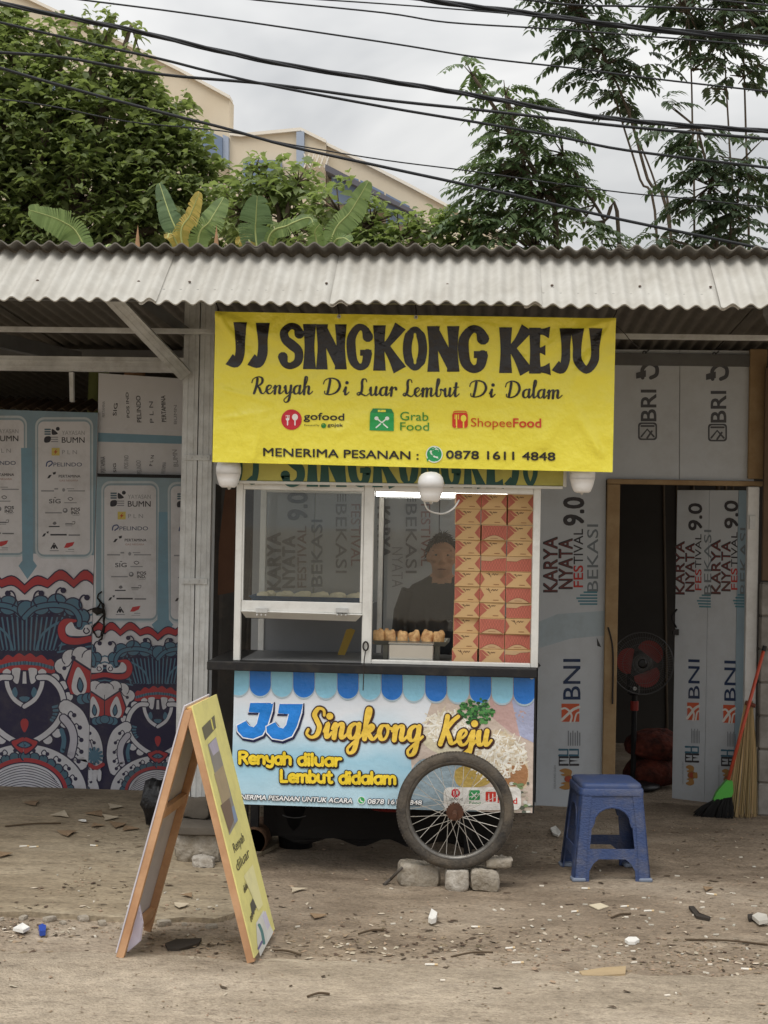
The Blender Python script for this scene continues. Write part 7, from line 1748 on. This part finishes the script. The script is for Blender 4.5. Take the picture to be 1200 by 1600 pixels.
scrap('bottle_cap', [(60,1455),(66,1452),(72,1455),(71,1463),(62,1464)], mat('blue_cap_plastic', (50,80,170), .4), 'small blue bottle cap at the broken apron edge', 'bottle cap', th=.02)
scrap('white_foil', [(20,1460),(35,1452),(46,1458),(36,1464)], whitep, 'crumpled white foil beside the blue bottle cap', 'foil', th=.012, curl=.02)
lv = [(50,1262,'at the far left below the mural'),(95,1280,'left of the leaf heap'),(130,1290,'in the heap, left'),(150,1297,'in the heap, front'),(170,1285,'in the heap, top'),(185,1296,'in the heap, right front'),(200,1302,'in the heap, rightmost'),(178,1268,'behind the heap'),(105,1310,'in front of the heap'),(295,1408,'under the folding board, centre'),(282,1424,'under the folding board, front'),(152,1278,'at the back of the heap'),(5,1343,'at the left edge of the apron'),(462,1392,'right of the folding board'),(495,1434,'right of the folding board, lower'),(1105,1392,'right of the stool')]
for i, (x, y, wh) in enumerate(lv):
    r_ = rnd.uniform(7, 15); a0 = rnd.uniform(0, 6.28); pts = [(x+r_*math.cos(a0+k*1.047)*rnd.uniform(.7,1.2), y+.32*r_*math.sin(a0+k*1.047)*rnd.uniform(.7,1.2)) for k in range(6)]; pts = [(x+(p[0]-x)*(1.25 if k % 2 else .6), y+(p[1]-y)*(1.25 if k % 2 else .7)) for k, p in enumerate(pts)]
    scrap('dead_leaf', pts, (leafd, mat('pale_dead_leaf', (196,182,158), .85, var=(20, .5)), whitep if i % 5 == 2 else leafd)[i % 3], 'dry curled leaf %s' % wh, 'leaf', 'dry leaves on the ground', .002, .014)
sticks_ = [((8,1298),(95,1293)), ((705,1495),(770,1488)), ((955,1436),(985,1430)), ((380,1504),(408,1519)), ((425,1487),(470,1494)), ((560,1462),(600,1456)), ((480,1567),(515,1563)), ((1070,1470),(1200,1478))]
nm = ['on the apron at far left', 'long one along the road edge, centre', 'right of the stool feet', 'at the right foot of the folding board', 'beside the folding board at its right', 'at the middle of the dirt strip', 'on the road at bottom centre', 'at the right edge of the dirt']
for (a, c), wh in zip(sticks_, nm):
    A, C = gnd(*a), gnd(*c); z = max(surf(A.x, A.y), surf(C.x, C.y))+.004; A.z = C.z = z; m_ = (A+C)/2+Vector((0, .012, .004)); b = MB(); b.tube(catmull([A, m_, C], 4), .0045, 6)
    tag(b.build('twig', mat('twig_brown', (84,70,54), .9)), 'thin dark twig lying '+wh, 'twig', 'twigs on the ground')
# chips along the broken apron edge
nth = lambda i: '%d%s' % (i+1, {1: 'st', 2: 'nd', 3: 'rd'}.get((i+1) % 10 if (i+1) not in (11, 12, 13) else 0, 'th'))
for i in range(12):
    x = -2.0+i*.085+rnd.uniform(-.02,.02); y = 6.23+.05*noise.noise((x*2.5, 0, 5))+rnd.uniform(-.05,.03); s_ = rnd.uniform(.012, .03)
    rock('concrete_chip', (x-s_, y-s_*.7, -.004), (x+s_, y+s_*.7, s_*.7), 40+i, concm, 'pale concrete chip, %s from the left along the broken apron edge' % nth(i), 'concrete chip', 'chips along the broken apron edge', amp=.006, rz=rnd.uniform(0, 3), n=2)
